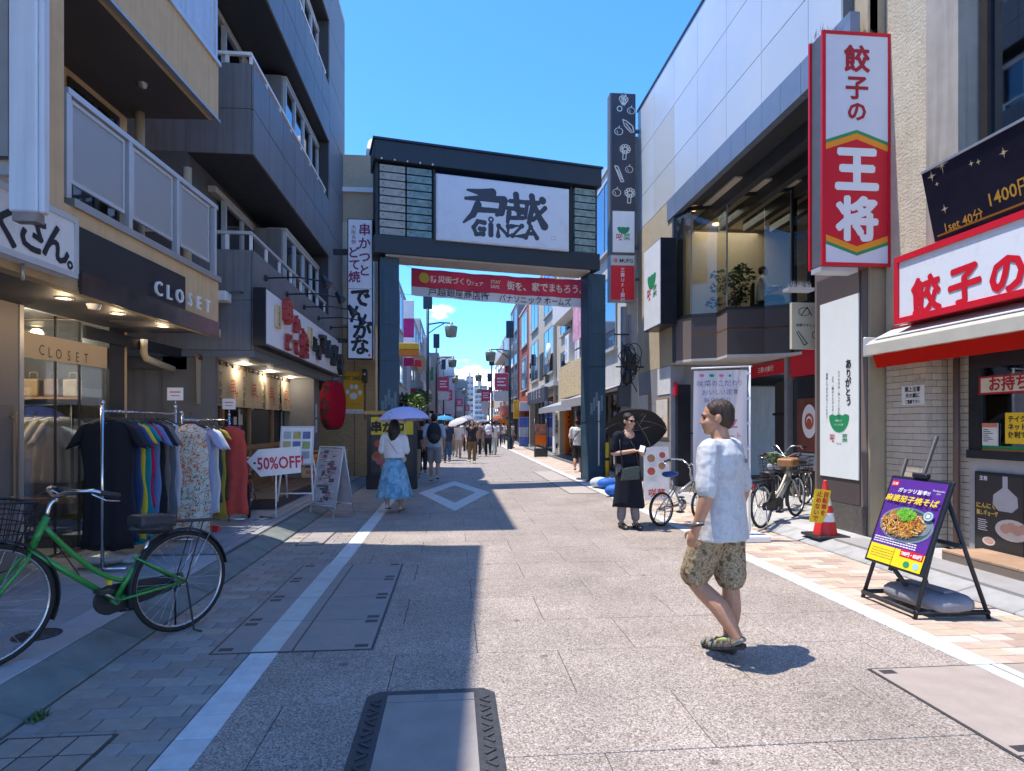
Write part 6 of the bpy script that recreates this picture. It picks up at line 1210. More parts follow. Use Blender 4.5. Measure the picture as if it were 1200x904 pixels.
# display board at the left gate pillar
p = gz(430, 573); t = thing('display_board', 'dark framed food poster board with yellow skewer headline at left gate pillar', 'sign board', (p.x, p.y, 0)); wv = 1.15; 
MB().box(0, .08, 0, .1, 0, 1.72).box(wv - .08, wv, 0, .1, 0, 1.72).build('frame_post', m_blk, t, kind='stuff'); MB().box(-.06, wv + .06, -.03, .14, 1.722, 1.80).build('top_rail', M('rail_yellow_wood', (.50, .33, .10), .6, n=.2, stretch=(.5, 4, 4)), t); MB().box(.081, wv - .081, .02, .06, .35, 1.70).build('poster_board', M('poster_dark', (.06, .05, .05), .5, n=.4, ns=6), t)
MB().box(.09, wv - .09, .008, .018, 1.25, 1.66).build('headline_panel', M('headline_yellow', (.70, .55, .04), .6), t); MB().text('串かつ', wv*.42, 1.33, .27, .004, bold=.05, jit=.0).build('headline', m_ink, t)
mb = MB(); R_.seed(6)
for k in range(26): mb.m = k % 4; mb.disc(R_.uniform(.18, wv - .18), R_.uniform(.5, 1.18), R_.uniform(.05, .1), .017 - .0004*k, 9)
mb.build('food_photo', [M('food_red'), M('food_brown'), M('food_cream'), M('food_pink', (.5, .12, .2), .6)], t); MB().box(.0, wv, -.15, .25, 0, .34).build('base_box', m_blk, t, bevel=.02)
# ================================================================ BICYCLES
m_tyre = M('tyre', (.02, .02, .02), .8, n=.1); m_rim = M('rim_alu', (.50, .50, .51), .3, .8, n=.05); m_chr = M('chrome', (.6, .6, .62), .2, .95, n=0); m_blkp = M('black_plastic', (.025, .025, .028), .45, n=.1)
def wheel(t, x, r, tyre_w=.02, nsp=28, hub=.03, y=0):
    mb = MB(); mb.tube([(x + (r - .035)*cos(2*pi*k/36), y, r + (r - .035)*sin(2*pi*k/36)) for k in range(36)], .011, 6, closed=True, ell=1.2); mb.cyl((x, y - .045, r), (x, y + .045, r), hub*.7)
    for s_ in (-1, 1): mb.cyl((x, y + s_*.03, r), (x, y + s_*.035, r), hub)
    wo = mb.build('wheel', m_rim, t); MB().tube([(x + (r - tyre_w)*cos(2*pi*k/40), y, r + (r - tyre_w)*sin(2*pi*k/40)) for k in range(40)], tyre_w, 8, closed=True).build('tyre', m_tyre, wo)
    sp = MB()
    for k in range(nsp): a = 2*pi*k/nsp; b = a + (.5 if k % 2 else -.5); s_ = 1 if k % 4 < 2 else -1; sp.tube([(x + hub*cos(b), y + s_*.03, r + hub*sin(b)), (x + (r-.04)*cos(a), y, r + (r-.04)*sin(a))], .0016, 3, caps=False)
    sp.build('spoke_set', m_chr, wo, kind='stuff'); return wo
def arc(x, z, r, a0, a1, n=14, y=0): return [(x + r*cos(a0 + (a1-a0)*k/n), y, z + r*sin(a0 + (a1-a0)*k/n)) for k in range(n + 1)]
def bez(p0, p1, p2, n=8): return [tuple((1-u)**2*a + 2*u*(1-u)*b + u*u*c for a, b, c in zip(p0, p1, p2)) for u in [k/n for k in range(n+1)]]
def bicycle(label, p, q, r, fmat, group=None, seat_z=.84, seat_mat=None, mini=False, basket=True, rack=True, motor=False, guard=None, stand=True, hb=1.02, chaincase=True, name='bicycle', cat='bicycle'):
    """p rear contact, q front contact (world); local x forward"""
    d = q - p; wb = d.length; t = thing(name, label, cat, p, math.atan2(d.y, d.x), group); t.rotation_euler = (0, -math.asin(d.z / wb), math.atan2(d.y, d.x))
    wheel(t, 0, r); wheel(t, wb, r); g = guard or m_blkp
    bb = (.46 if not mini else .42, 0, .29); st = (bb[0] - .20, 0, seat_z - .1); hd0 = (wb - .20, 0, r + .30 if not mini else r + .28); hd1 = (wb - .27, 0, r + .50)
    f = MB(); f.cyl(hd0, hd1, .021); f.cyl(bb, (st[0] + .04, 0, st[2] - .12), .017); f.cyl((bb[0], -.035, bb[2]), (bb[0], .035, bb[2]), .024)
    if mini: f.tube([(hd0[0] - .03, 0, hd0[2] + .08), (bb[0] - .04, 0, bb[2] + .18)], .026, 8)
    else:
        f.tube([hd0, (bb[0] + .02, 0, bb[2] + .02)], .0195 if not motor else .032, 8); f.tube(bez((hd1[0] + .02, 0, hd1[2] - .05), (bb[0] + .12, 0, bb[2] + .14), (bb[0] - .05, 0, bb[2] + .13), 10), .016 if not motor else .02, 8)
    sx = bb[0] - .09; sz = bb[2] + .27
    for s_ in (-1, 1): f.tube([(0, s_*.05, r), (bb[0], s_*.025, bb[2])], .010, 6); f.tube([(0, s_*.05, r), (sx - .02, s_*.02, sz)], .009, 6); f.tube([(wb, s_*.045, r), (hd0[0] + .03, s_*.045, hd0[2] - .05), hd0], .012, 6)
    f.build('frame', fmat, t)
    MB().tube(bez((hd1[0] - .05, 0, hd1[2] + .10), (hd1[0], 0, hd1[2] + .1), hd1), .013, 6).tube([(hd1[0] - .24, -.27, hb - .02), (hd1[0] - .12, -.25, hb + .01), (hd1[0] - .04, -.12, hb), (hd1[0] - .03, 0, hd1[2] + .12), (hd1[0] - .04, .12, hb), (hd1[0] - .12, .25, hb + .01), (hd1[0] - .24, .27, hb - .02)], .011, 7).build('handlebar', m_chr, t)
    for s_ in (-1, 1):
        MB().cyl((hd1[0] - .27, s_*.273, hb - .023), (hd1[0] - .16, s_*.258, hb - .003), .017).build('grip', m_blkp, t); MB().tube([(hd1[0] - .12, s_*.24, hb - .01), (hd1[0] - .2, s_*.255, hb - .05), (hd1[0] - .28, s_*.26, hb - .055)], .006, 5).build('brake_lever', m_chr, t)
    MB().tube([(hd1[0] - .1, .2, hb), (hd1[0] + .08, .1, hb - .05), (wb - .1, .03, r + .3)], .004, 4).tube([(hd1[0] - .1, -.2, hb), (hd1[0] + .1, -.06, hb - .06), (bb[0] + .2, 0, bb[2] + .15)], .004, 4).build('cable', m_blkp, t)
    MB().cyl((st[0] + .03, 0, st[2] - .14), st, .013).build('seat_post', m_chr, t)
    sm = MB(); sm.loft([[(st[0] + x, w_*cos(a), st[2] + .055 + h_*sin(a)) for a in [2*pi*k/12 for k in range(12)]] for x, w_, h_ in ((-.13, .05, .025), (-.11, .095, .042), (-.03, .10, .045), (.06, .05, .036), (.13, .025, .025), (.15, .012, .012))]); sm.build('saddle', seat_mat or m_blkp, t)
    cr = MB(); cr.cyl((bb[0], -.06, bb[2]), (bb[0] - .13, -.06, bb[2] - .09), .009).cyl((bb[0], .06, bb[2]), (bb[0] + .13, .06, bb[2] + .09), .009).lathe([(.0, -.045), (.085, -.045), (.085, -.04), (0, -.04)], 18, bb, 'y'); cr.build('crank', m_chr, t)
    for s_, ox, oz in ((-1, -.13, -.09), (1, .13, .09)):
        MB().box(bb[0] + ox - .045, bb[0] + ox + .045, s_*.065, s_*.15, bb[2] + oz - .012, bb[2] + oz + .012).build('pedal', m_blkp, t, bevel=.004)
    if chaincase: MB().prism([(bb[0] + .11*cos(a), bb[2] + .10*sin(a)) for a in [-pi/2 + pi*k/10 for k in range(11)]] + [(-.04, r + .05), (-.06, r), (-.04, r - .05)], -.056, -.034).build('chain_case', m_blkp, t, bevel=.006)
    else: MB().tube([(bb[0], -.05, bb[2] + .085), (0, -.05, r + .04)], .005, 4).tube([(bb[0], -.05, bb[2] - .085), (0, -.05, r - .04)], .005, 4).build('chain', m_blkp, t)
    if not mini:
        for x, a0, a1, nm in ((0, -.35, 2.9, 'mudguard'), (wb, .9, 3.5, 'mudguard')): 
            V = []; 
            for k in range(19): a = a0 + (a1-a0)*k/18; V += [(x + (r + .022)*cos(a), yq, r + (r + .022)*sin(a)) if abs(yq) < .02 else (x + (r + .006)*cos(a), yq, r + (r + .006)*sin(a)) for yq in (-.028, -.012, .012, .028)]
            MB().add(V, [(4*k + j, 4*k + j + 1, 4*k + j + 5, 4*k + j + 4) for k in range(18) for j in range(3)], True).build(nm, g, t)
        MB().tube([(0, .055, r), (-.18, .04, r + .34)], .004, 4).tube([(0, -.055, r), (-.18, -.04, r + .34)], .004, 4).build('guard_stay', m_chr, t)
    if rack:
        rk = MB(); z = r*2 + .07
        for y in (-.06, -.02, .02, .06): rk.tube([(.20, y, z), (-.24, y, z)], .006, 5)
        for x in (.2, 0, -.24): rk.tube([(x, -.065, z), (x, .065, z)], .006, 5)
        for s_ in (-1, 1): rk.tube([(0, s_*.06, r), (-.1, s_*.062, z)], .005, 5)
        rk.build('rear_rack', m_blkp, t, kind='stuff'); MB().box(-.27, -.245, -.035, .035, z - .1, z - .05).build('reflector', m_redd, t)
    if stand: MB().tube([(0, .07, r), (-.06, .11, .02), (-.09, .16, .008)], .008, 6).tube([(0, -.07, r), (-.06, -.11, .02)], .008, 6).build('kickstand', m_chr if motor else m_blkp, t)
    if basket:
        bk = MB(); x0, x1, z0, z1 = wb - .10, wb + .20, r + .36, r + .60
        for k in range(5):
            u = k/4; zz = z0 + (z1 - z0)*u; e = .03*u; P = [(x0 - e, -.16 - e, zz), (x1 + e, -.16 - e, zz), (x1 + e, .16 + e, zz), (x0 - e, .16 + e, zz)]; bk.tube(P, .004 if k < 4 else .008, 4, closed=True)
        for k in range(7):
            u = k/6; 
            for s_ in (-1, 1): bk.tube([(x0 + (x1-x0)*u, s_*.16, z0), (x0 - .03 + (x1-x0+.06)*u, s_*.19, z1)], .003, 4)
            for xq, sq in ((x0, -1), (x1, 1)): bk.tube([(xq, -.16 + .32*u, z0), (xq + sq*.03, -.19 + .38*u, z1)], .003, 4)
            bk.tube([(x0 + (x1-x0)*u, -.16, z0), (x0 + (x1-x0)*u, .16, z0)], .003, 4)
        bk.build('basket', m_blkp, t, kind='stuff'); MB().tube([(wb, .05, r), (x0 + .12, .05, z0)], .005, 5).tube([(wb, -.05, r), (x0 + .12, -.05, z0)], .005, 5).build('basket_stay', m_chr, t)
    if motor: MB().box(bb[0] - .13, bb[0] + .12, -.06, .06, bb[2] - .09, bb[2] + .06).build('motor', m_blkp, t, bevel=.03, seg=2); MB().box(bb[0] - .22, bb[0] - .12, -.05, .05, bb[2] + .05, bb[2] + .38).build('battery', m_blkp, t, bevel=.015)
    MB().lathe([(0, .05), (.03, .045), (.04, 0), (.02, -.05)], 10, (wb + .04, 0, r + .36), 'x').build('head_lamp', m_blkp, t)
    return t
m_gbike = M('bike_green', (.035, .27, .05), .3, .1, n=.08, spec=.6)
t = bicycle('bright green step-through bicycle with black rear rack parked at lower left', gz(207, 740, 0), gz(-26, 789, .10), .362, m_gbike, seat_z=.80)
MB().box(.12, .38, -.09, .09, .76, .85).build('saddle_bag', M('bag_black', (.03, .035, .045), .4, n=.2), t, bevel=.03, seg=2); MB().box(.495, .52, -.02, .02, .40, .43).build('warranty_sticker', M('sticker_yellow', (.7, .5, .05), .5), t)
m_cbike = M('bike_cream', (.50, .46, .33), .35, .1, n=.05); p = gz(893, 621, 0.0); dirv = Vector((.80, .60, 0)); 
t = bicycle('cream electric bicycle leaning beside the restaurant entrance', p + Vector((0, 0, .02)), p + dirv*1.12 + Vector((0, 0, .08)), .315, m_cbike, seat_z=.80, motor=True, basket=True, hb=1.0)
MB().box(.75, 1.0, -.12, .12, .80, .92).build('child_seat_cover', M('seat_wood', (.35, .17, .07), .6, n=.2), t, bevel=.02)
p = gz(909, 600, .05); t = bicycle('black bicycle with leafy greens in its basket behind the cream bicycle', p + Vector((.95, .75, 0)), p, .32, M('bike_black', (.04, .04, .045), .35), seat_z=.82, hb=1.08)
lf = MB(); rr = random.Random(3); leafy(lf, (1.21, 0, .9), .17, 160, .045, rr, .6); lf.build('leafy_greens', m_lf[0], t, kind='stuff'); MB().box(1.08, 1.3, -.12, .1, .70, .80).build('cloth_bundle', M('cloth_pale', (.5, .5, .55), .8), t, bevel=.03)
p = gz(775, 617, 0); t = bicycle('small silver folding bicycle with blue saddle cover behind the walking man', p, p + Vector((.80, .45, 0)), .252, M('bike_silver', (.42, .43, .45), .3, .6), seat_z=.80, seat_mat=M('saddle_blue', (.02, .08, .30), .6, n=.2), mini=True, basket=False, rack=False, chaincase=False, hb=.95)
p = gz(292, 607, .1); t = bicycle('small orange wheeled bicycle parked behind the coral dress', p + Vector((-.25, .85, 0)), p, .26, M('bike_orange', (.40, .12, .06), .4), seat_z=.7, mini=True, basket=False, rack=False, hb=.85)

# ================================================================ CLOTHES RACKS
def rack(label, p, q, z):
    t = thing('clothes_rack', label, 'clothes rack', p); d = q - p; u = d.normalized(); n = Vector((-u.y, u.x, 0))
    MB().cyl((0, 0, z - .1), tuple(d + Vector((0, 0, z - .1))), .014).build('rail', m_chr, t)
    for c in (Vector((0, 0, 0)), d):
        MB().cyl(c, c + Vector((0, 0, z - .03)), .016).build('upright', m_chr, t); MB().cyl(c - n*.22 + Vector((0, 0, .03)), c + n*.22 + Vector((0, 0, .03)), .014).build('foot', m_chr, t); MB().lathe([(0, .03), (.02, .02), (.022, 0), (.012, -.02)], 10, c + Vector((0, 0, z - .02))).build('finial', m_chr, t)
    return t
ra0, ra1 = Vector((-3.3, 6.3, .1)), Vector((-3.28, 7.83, .1)); rb0, rb1 = Vector((-3.28, 8.0, .1)), Vector((-3.2, 9.4, .1))
t1 = rack('near chrome clothes rack carrying black and blue dresses outside boutique', ra0, ra1, 1.62); t2 = rack('far chrome clothes rack carrying the coral and olive dresses', rb0, rb1, 1.55)
for (t, c, z) in ((t1, ra1 - ra0, 1.62), (t2, rb1 - rb0, 1.55)): MB().box(c.x - .09, c.x + .09, c.y - .01, c.y, z + .06, z + .21).build('price_card', m_wht, t); MB().box(c.x - .06, c.x + .06, c.y - .013, c.y - .011, z + .15, z + .165).box(c.x - .05, c.x + .05, c.y - .013, c.y - .011, z + .11, z + .12).build('card_print', M('ink_pale_red', (.5, .2, .2), .7), t, kind='stuff'); MB().cyl((c.x, c.y, z), (c.x, c.y, z + .07), .008).build('card_stem', m_chr, t)
def garment(label, X, Y, zt, wd, ln, mat, rz=0.0, sleeve=.0, flare=1.1, dep=.055, bar=None, cat='dress', name='hanging_dress', neck=.10, seed=0, group=None):
    zt += .0; t = thing(name, label, cat, (X, Y, zt), rz, group); rnd = random.Random(seed + int(Y*100)); rings = []; n = 28; ph = rnd.uniform(0, 6); K = 16
    for k in range(K + 1):
        u = k/K
        if u < .06: hw = neck*.5 + (wd*.44 - neck*.5)*(u/.06)**.95; dd = dep*(.35 + .4*u/.06)
        else:
            v = (u - .06)/.94; hw = wd*(.46 + (flare - 1)*.5*v + .02*sin(v*7 + ph)); dd = dep*(1 - .25*sin(v*2.5)) + .015*v
            if sleeve == 0 and v < .16: hw -= wd*.05*sin(v/.16*pi)
        R = []
        for q in range(n):
            a = 2*pi*q/n; f = 1 + (.08 + .42*u)*sin(7*a + ph + 1.6*u + .5*sin(3*u + ph))*abs(sin(a)) + .22*u*sin(13*a + 2*ph); R.append((hw*cos(a) + .008*sin(k + ph), dd*sin(a)*f + .012*u*sin(2*a + ph), -ln*u + .006*sin(3*a + ph)*(u > .97)))
        rings.append(R)
    mb = MB(); mb.loft(rings, True)
    if sleeve:
        for s_ in (-1, 1): mb.loft([[(s_*(wd*.42 + .10*u*sleeve/.2) + (.055 + .012*u)*cos(a)*.9, .045*sin(a), -.055 - sleeve*u + .03*cos(a)*s_*(-1)) for a in [2*pi*q/14 for q in range(14)]] for u in (0, .4, .8, 1)])
    mb.build('cloth', mat, t); MB().tube([(neck*.55*cos(a), -dep*.5 + .02*sin(a)*0 - .004, -.012 - .045*abs(sin(a))) for a in [pi*q/10 for q in range(11)]], .006, 5).build('neckline', mat, t); MB().box(-.012, .012, -dep*.62, -dep*.6, -.075, -.03).build('size_tag', m_wht, t) if seed % 3 == 0 else None; B_ = bar if bar else zt + .12
    hm = MB(); hm.tube([(-wd*.40, 0, -.045), (-.03, 0, .015), (.03, 0, .015), (wd*.40, 0, -.045)], .008, 5); hm.tube([(0, 0, .01), (0, 0, B_ - zt - .03), (.018, 0, B_ - zt + .012), (0, 0, B_ - zt + .02), (-.015, 0, B_ - zt + .005)], .003, 4); hm.build('hanger', m_blkp, t)
    return t
cl_ = lambda nm, c, **k: M('cloth_' + nm, c, .85, n=.12, ns=7, spec=.15, bump=.8, bs=13, **k)
flor = patchy('cloth_floral', [(.62, .58, .50), (.66, .62, .54), (.12, .18, .10), (.60, .55, .46), (.52, .14, .06), (.60, .38, .25), (.62, .58, .50)], 13, stops=[0, .36, .42, .455, .56, .61, .66], detail=3)
bar1 = 1.62; items = [('black long dress with short sleeves, first at near end of the near rack', 5.86, .46, 1.22, cl_('black', (.018, .018, .022)), .2), ('second black long garment squeezed behind the first black dress', 5.93, .45, 1.25, cl_('black2', (.03, .032, .045)), .18), ('dark navy long dress next to the black dresses', 6.02, .44, 1.20, cl_('navy', (.022, .035, .09)), .2), ('navy blue dress with cap sleeves beside the yellow dress', 6.09, .42, 1.1, cl_('navy2', (.04, .07, .18)), .16), ('bright yellow dress on near rack', 6.19, .42, 1.2, cl_('yellow', (.55, .46, .04)), .16), ('teal long dress right of the yellow dress', 6.30, .42, 1.26, cl_('teal', (.01, .22, .26)), .14), ('magenta dress peeking out between teal and blue', 6.36, .42, .9, cl_('magenta', (.40, .02, .10)), .12), ('periwinkle blue long dress in the middle of near rack', 6.48, .44, 1.2, cl_('periwinkle', (.13, .19, .38)), .2), ('black dress right of the periwinkle dress', 6.60, .44, 1.05, cl_('black3', (.02, .02, .025)), .2), ('taupe grey short sleeve dress on near rack', 6.72, .42, 1.0, cl_('taupe', (.16, .15, .145)), .2), ('slate grey long dress near far end of near rack', 6.88, .42, 1.1, cl_('slate', (.10, .12, .14)), .0), ('pale grey shirt dress last before the floral dress', 7.02, .42, 1.0, cl_('pale', (.30, .32, .33)), .0)]
for k, (lb, Y, wd, ln, mt, sl) in enumerate(items): garment(lb, -3.29, Y + .5, 1.54, wd, ln, mt, rz=R_.uniform(-.05, .12), sleeve=sl, bar=1.62, seed=k, flare=1.0 if k < 2 else 1.08)
garment('cream sleeveless dress printed with red flowers and green leaves', -3.10, 7.80, 1.50, .42, 1.30, flor, rz=.15, bar=1.62, flare=1.15, seed=3)
items = [('lavender striped shirt dress on far rack beside floral dress', 7.62, .42, 1.15, cl_('lavender', (.33, .36, .55)), .22), ('light blue shirt dress on far rack', 7.75, .42, 1.1, cl_('sky', (.36, .46, .62)), .22), ('pale striped short sleeve dress left of the olive dress', 7.88, .42, 1.12, cl_('stripe', (.48, .54, .62)), .22), ('dark teal dress between pale striped and olive dresses', 7.99, .40, 1.0, cl_('dkteal', (.03, .06, .08)), 0), ('olive mustard long dress left of the coral dress', 8.14, .40, 1.22, cl_('olive', (.30, .23, .04)), .1), ('dark olive garment just behind coral dress', 8.24, .40, 1.0, cl_('dkolive', (.06, .055, .03)), 0), ('monochrome patterned garment hanging behind coral dress at far end', 8.62, .42, .9, patchy('cloth_mono', [(.05, .05, .06), (.5, .5, .5), (.05, .05, .06), (.45, .45, .47)], 22), 0)]
for k, (lb, Y, wd, ln, mt, sl) in enumerate(items): garment(lb, -3.22, Y + .62, 1.47, wd, ln, mt, rz=R_.uniform(-.05, .1), sleeve=sl, bar=1.55, seed=20 + k)
garment('coral red sleeveless dress hanging at street end of the far rack', -3.06, 9.08, 1.47, .40, 1.22, cl_('coral', (.50, .075, .06)), rz=.12, bar=1.55, flare=1.22, seed=9)
t = thing('shoe_rack', 'bundle of crumpled clear plastic on tiles below the dresses', 'bag', gz(122, 662, .1)); mb = MB(); mb.ell((0, 0, .07), (.22, .14, .07)); mb.ell((.2, .05, .05), (.13, .1, .05)); mb.v = [(x + .02*mnoise.noise(Vector((x*14, y*14, z*14))), y, z + .03*mnoise.noise(Vector((x*11, y*11, z*11 + 3)))) for x, y, z in mb.v]; t.name = 'plastic_bag'; mb.build('film', M('film_pale', (.4, .41, .42), .25, n=.2, ns=20), t)
# inside the boutique
t = thing('clothes_rack', 'low dark rack inside the boutique window carrying beige shirts', 'clothes rack', (-5.25, 7.95, .11)); MB().cyl((0, 0, 1.6), (.95, -.36, 1.6), .014).build('rail', m_blk, t)
for u in (0, 1): MB().cyl((.95*u, -.36*u, 0), (.95*u, -.36*u, 1.6), .016).build('upright', m_blk, t)
bl = [(.34, .29, .22), (.26, .20, .14), (.42, .38, .31), (.48, .45, .40), (.50, .47, .43), (.44, .41, .37)]; lbs = ['sand coloured shirt nearest in boutique window', 'brown plaid tunic second in boutique window', 'cream shirt with dark trim in boutique window', 'pale linen blouse large in boutique window', 'off white long blouse in boutique window', 'greige shirt farthest in boutique window']
for k in range(6): garment(lbs[k], -5.16 + .15*k, 7.90 - .055*k, 1.58, .40, .74, M(f'linen_{k}', bl[k], .9, n=.1), rz=.75, sleeve=.25, bar=1.70, seed=40 + k, cat='shirt', name='hanging_shirt')
t = thing('display_shelf', 'wooden shelf with bags on boutique side wall', 'shelf', (-5.5, 8.12, 0)); MB().box(0, 1.2, 0, .26, 1.80, 1.83).build('board', m_wood, t)
for x in (.02, 1.12): MB().box(x, x + .05, .2, .25, .11, 1.798).build('support', m_wood, t)
for k, (x, c, lb) in enumerate(((-5.36, (.28, .10, .10), 'maroon'), (-5.12, (.35, .24, .12), 'tan'), (-4.88, (.24, .16, .10), 'dark brown'), (-4.66, (.45, .36, .25), 'beige'), (-4.45, (.38, .28, .18), 'caramel'))):
    t = thing('handbag', f'{lb} handbag standing on the boutique shelf', 'handbag', (x, 8.25, 1.832)); MB().box(-.09, .09, -.07, .07, 0, .22).build('body', M(f'bag_{lb}', c, .6), t, bevel=.03, seg=2); MB().tube([(-.05, 0, .21), (-.04, 0, .30), (.04, 0, .30), (.05, 0, .21)], .008, 5).build('handle', M(f'bag_{lb}'), t)
t = thing('display_bench', 'long dark display bench low in the boutique window', 'bench', (-5.3, 7.45, .112)); MB().box(0, 1.1, 0, .4, .50, .56).build('top', m_woodd, t); MB().box(.05, 1.05, .04, .36, 0, .498).build('base', m_blk, t)

# ================================================================ SIGNS AND STREET THINGS, LEFT
Y = 9.55; p = gy(323, 612, Y); t = thing('arrow_sign', 'white arrow board reading 50% OFF in red on thin stand', 'sign', (p.x, Y, .1)); 
P = [gy(289, 541, Y), gy(306, 559, Y), gy(353, 554, Y), gy(352, 523, Y), gy(303, 527, Y)]; P = [(a.x - p.x, a.z - .1) for a in P]; MB().prism(P, -.02, 0).build('arrow_board', m_wht, t, bevel=.003)
c = gy(329, 541, Y); MB().text('50%OFF!', c.x - p.x, c.z - .1 - .10, .245, -.024, bold=.02, sx=.74, rot=.05).build('sign_lettering', M('red_print', (.55, .03, .06), .5, n=0), t); c = gy(299, 543, Y); MB().disc(c.x - p.x, c.z - .1, .018, -.023, 10).build('hole', m_blk, t)
MB().cyl((0, .02, .0), (0, .02, .75), .012).build('pole', m_wht, t); mb = MB(); mb.tube([(-.28, -.12, .012), (.0, .02, .012), (-.28, .2, .012)], .012, 5); mb.build('foot', m_chr, t)
p = gz(345, 588, .28); t = thing('poster_easel', 'white framed poster board with coloured pictures on white folding easel', 'easel', (p.x, 10.35, .278)); zt_ = 1.32
for x in (-.22, .22): MB().cyl((x*1.25, -.1, 0), (x*.9, .06, .95), .016).build('leg', m_wht, t); MB().cyl((x*1.2, .45, 0), (x*.9, .07, .9), .014).build('leg', m_wht, t)
MB().cyl((-.26, -.08, .12), (.26, -.08, .12), .012).build('brace', m_wht, t)
Q = Matrix.Rotation(-.22, 3, 'X'); MB().obox((0, 0, .88), (.52, .025, .62), Q).build('poster_frame', m_alu_l, t); pb = MB().obox((0, -.016, .88), (.47, .004, .57), Q).build('poster', M('poster_white'), t)
mb = MB(); R_.seed(11)
for k in range(9):
    mb.m = k % 4; x = -.15 + .15*(k % 3); z = .72 + .16*(k//3); mb.obox(Q @ Vector((x, -.022, z - .88)) + Vector((0, 0, .88)), (.12, .002, .12), Q)
mb.build('picture', [M('pic_blue', (.12, .16, .32), .6, n=.4), M('pic_green', (.28, .36, .12), .6, n=.4), M('pic_grey', (.4, .42, .45), .6, n=.4), M('pic_yellow', (.5, .42, .15), .6, n=.4)], pb, kind='stuff')
def crate(label, X, Y, z, mat, txt, tmat, w_=.44, d_=.36, h_=.31):
    t = thing('beer_crate', label, 'crate', (X, Y, z), 0.06, 'beer crates by the restaurant'); mb = MB(); mb.box(-w_/2, w_/2, -d_/2, d_/2, 0, .03)
    for a, b, c, d in ((-w_/2, w_/2, -d_/2, -d_/2 + .02), (-w_/2, w_/2, d_/2 - .02, d_/2), (-w_/2, -w_/2 + .02, -d_/2 + .02, d_/2 - .02), (w_/2 - .02, w_/2, -d_/2 + .02, d_/2 - .02)): mb.box(a, b, c, d, .03, .22); mb.box(a, b, c, d, .275, h_); 
    for sx_ in (-1, 1):
        for sy_ in (-1, 1): mb.box(sx_*w_/2 - (.06 if sx_ > 0 else 0), sx_*w_/2 + (0 if sx_ > 0 else .06), sy_*d_/2 - (.021 if sy_ > 0 else -.001), sy_*d_/2 + (-.001 if sy_ > 0 else .021), .22, .275)
    mb.build('shell', mat, t); rb = MB()
    for z_ in (.05, .20, .285): rb.box(-w_/2 - .006, w_/2 + .006, -d_/2 - .008, -d_/2 - .001, z_, z_ + .014)
    rb.build('rib', mat, t, kind='stuff'); MB().text(txt, 0, .09, .10, -d_/2 - .003, bold=.03, sx=.95).build('crate_lettering', tmat, t)
m_cy = M('crate_yellow', (.62, .34, .03), .5, n=.1); m_cw = M('crate_cream', (.58, .46, .30), .5, n=.12)
p = gz(370, 558, .28)
crate('yellow beer crate with red lettering on top of the cream crate', p.x, p.y - .3, .28 + .312, m_cy, 'KIRIN', M('sign_red')); crate('cream beer crate with red lettering at bottom of its stack', p.x, p.y - .3, .28, m_cw, 'KIRIN', M('sign_red')); crate('yellow beer crate standing right of the stacked crates', p.x + .50, p.y - .1, .28, m_cy, 'KIRIN', M('sign_red'))
crate('yellow beer crate on top, right of the stacked crates', p.x + .51, p.y - .1, .28 + .312, m_cy, 'KIRIN', M('sign_red'))
# red paper lantern
p = gy(390, 475, 13.5); t = thing('paper_lantern', 'long red paper lantern with black brush characters at restaurant corner', 'lantern', p); Hh = .48
prof = [(.02, -Hh), (.13, -Hh)]
for k in range(49): u = k/48; r = .15 + .12*max(0, math.sin(pi*u))**.5 + (.007 if k % 2 else -.006); prof.append((r, -Hh + .96*u))
prof += [(.02, Hh)]
MB().lathe(prof, 22).build('paper_body', sheet('lantern_red', (.42, .012, .035), .35), t); 
for s_ in (-1, 1): MB().lathe([(0, s_*Hh - .035), (.14, s_*Hh - .035), (.14, s_*Hh + .035), (0, s_*Hh + .035)], 18).build('cap', m_blk, t)
MB().cyl((0, 0, Hh), (0, 0, zs + .02 - p.z if False else .64), .008).build('cord', m_blk, t)
mb = MB(); mb.text('でんがな', -.0, .42, .215, 0, bold=.05, vert=True, pitch=1.05)
def wrap(v):
    x, y, z = v; r = .166 + .12*max(0.0, math.sin(pi*(z + Hh)/.96))**.5; a = -pi*.66 + x/.25; return (r*cos(a), r*sin(a), z)
mb.v = [wrap(v) for v in mb.v]; mb.build('brush_writing', m_ink, t)
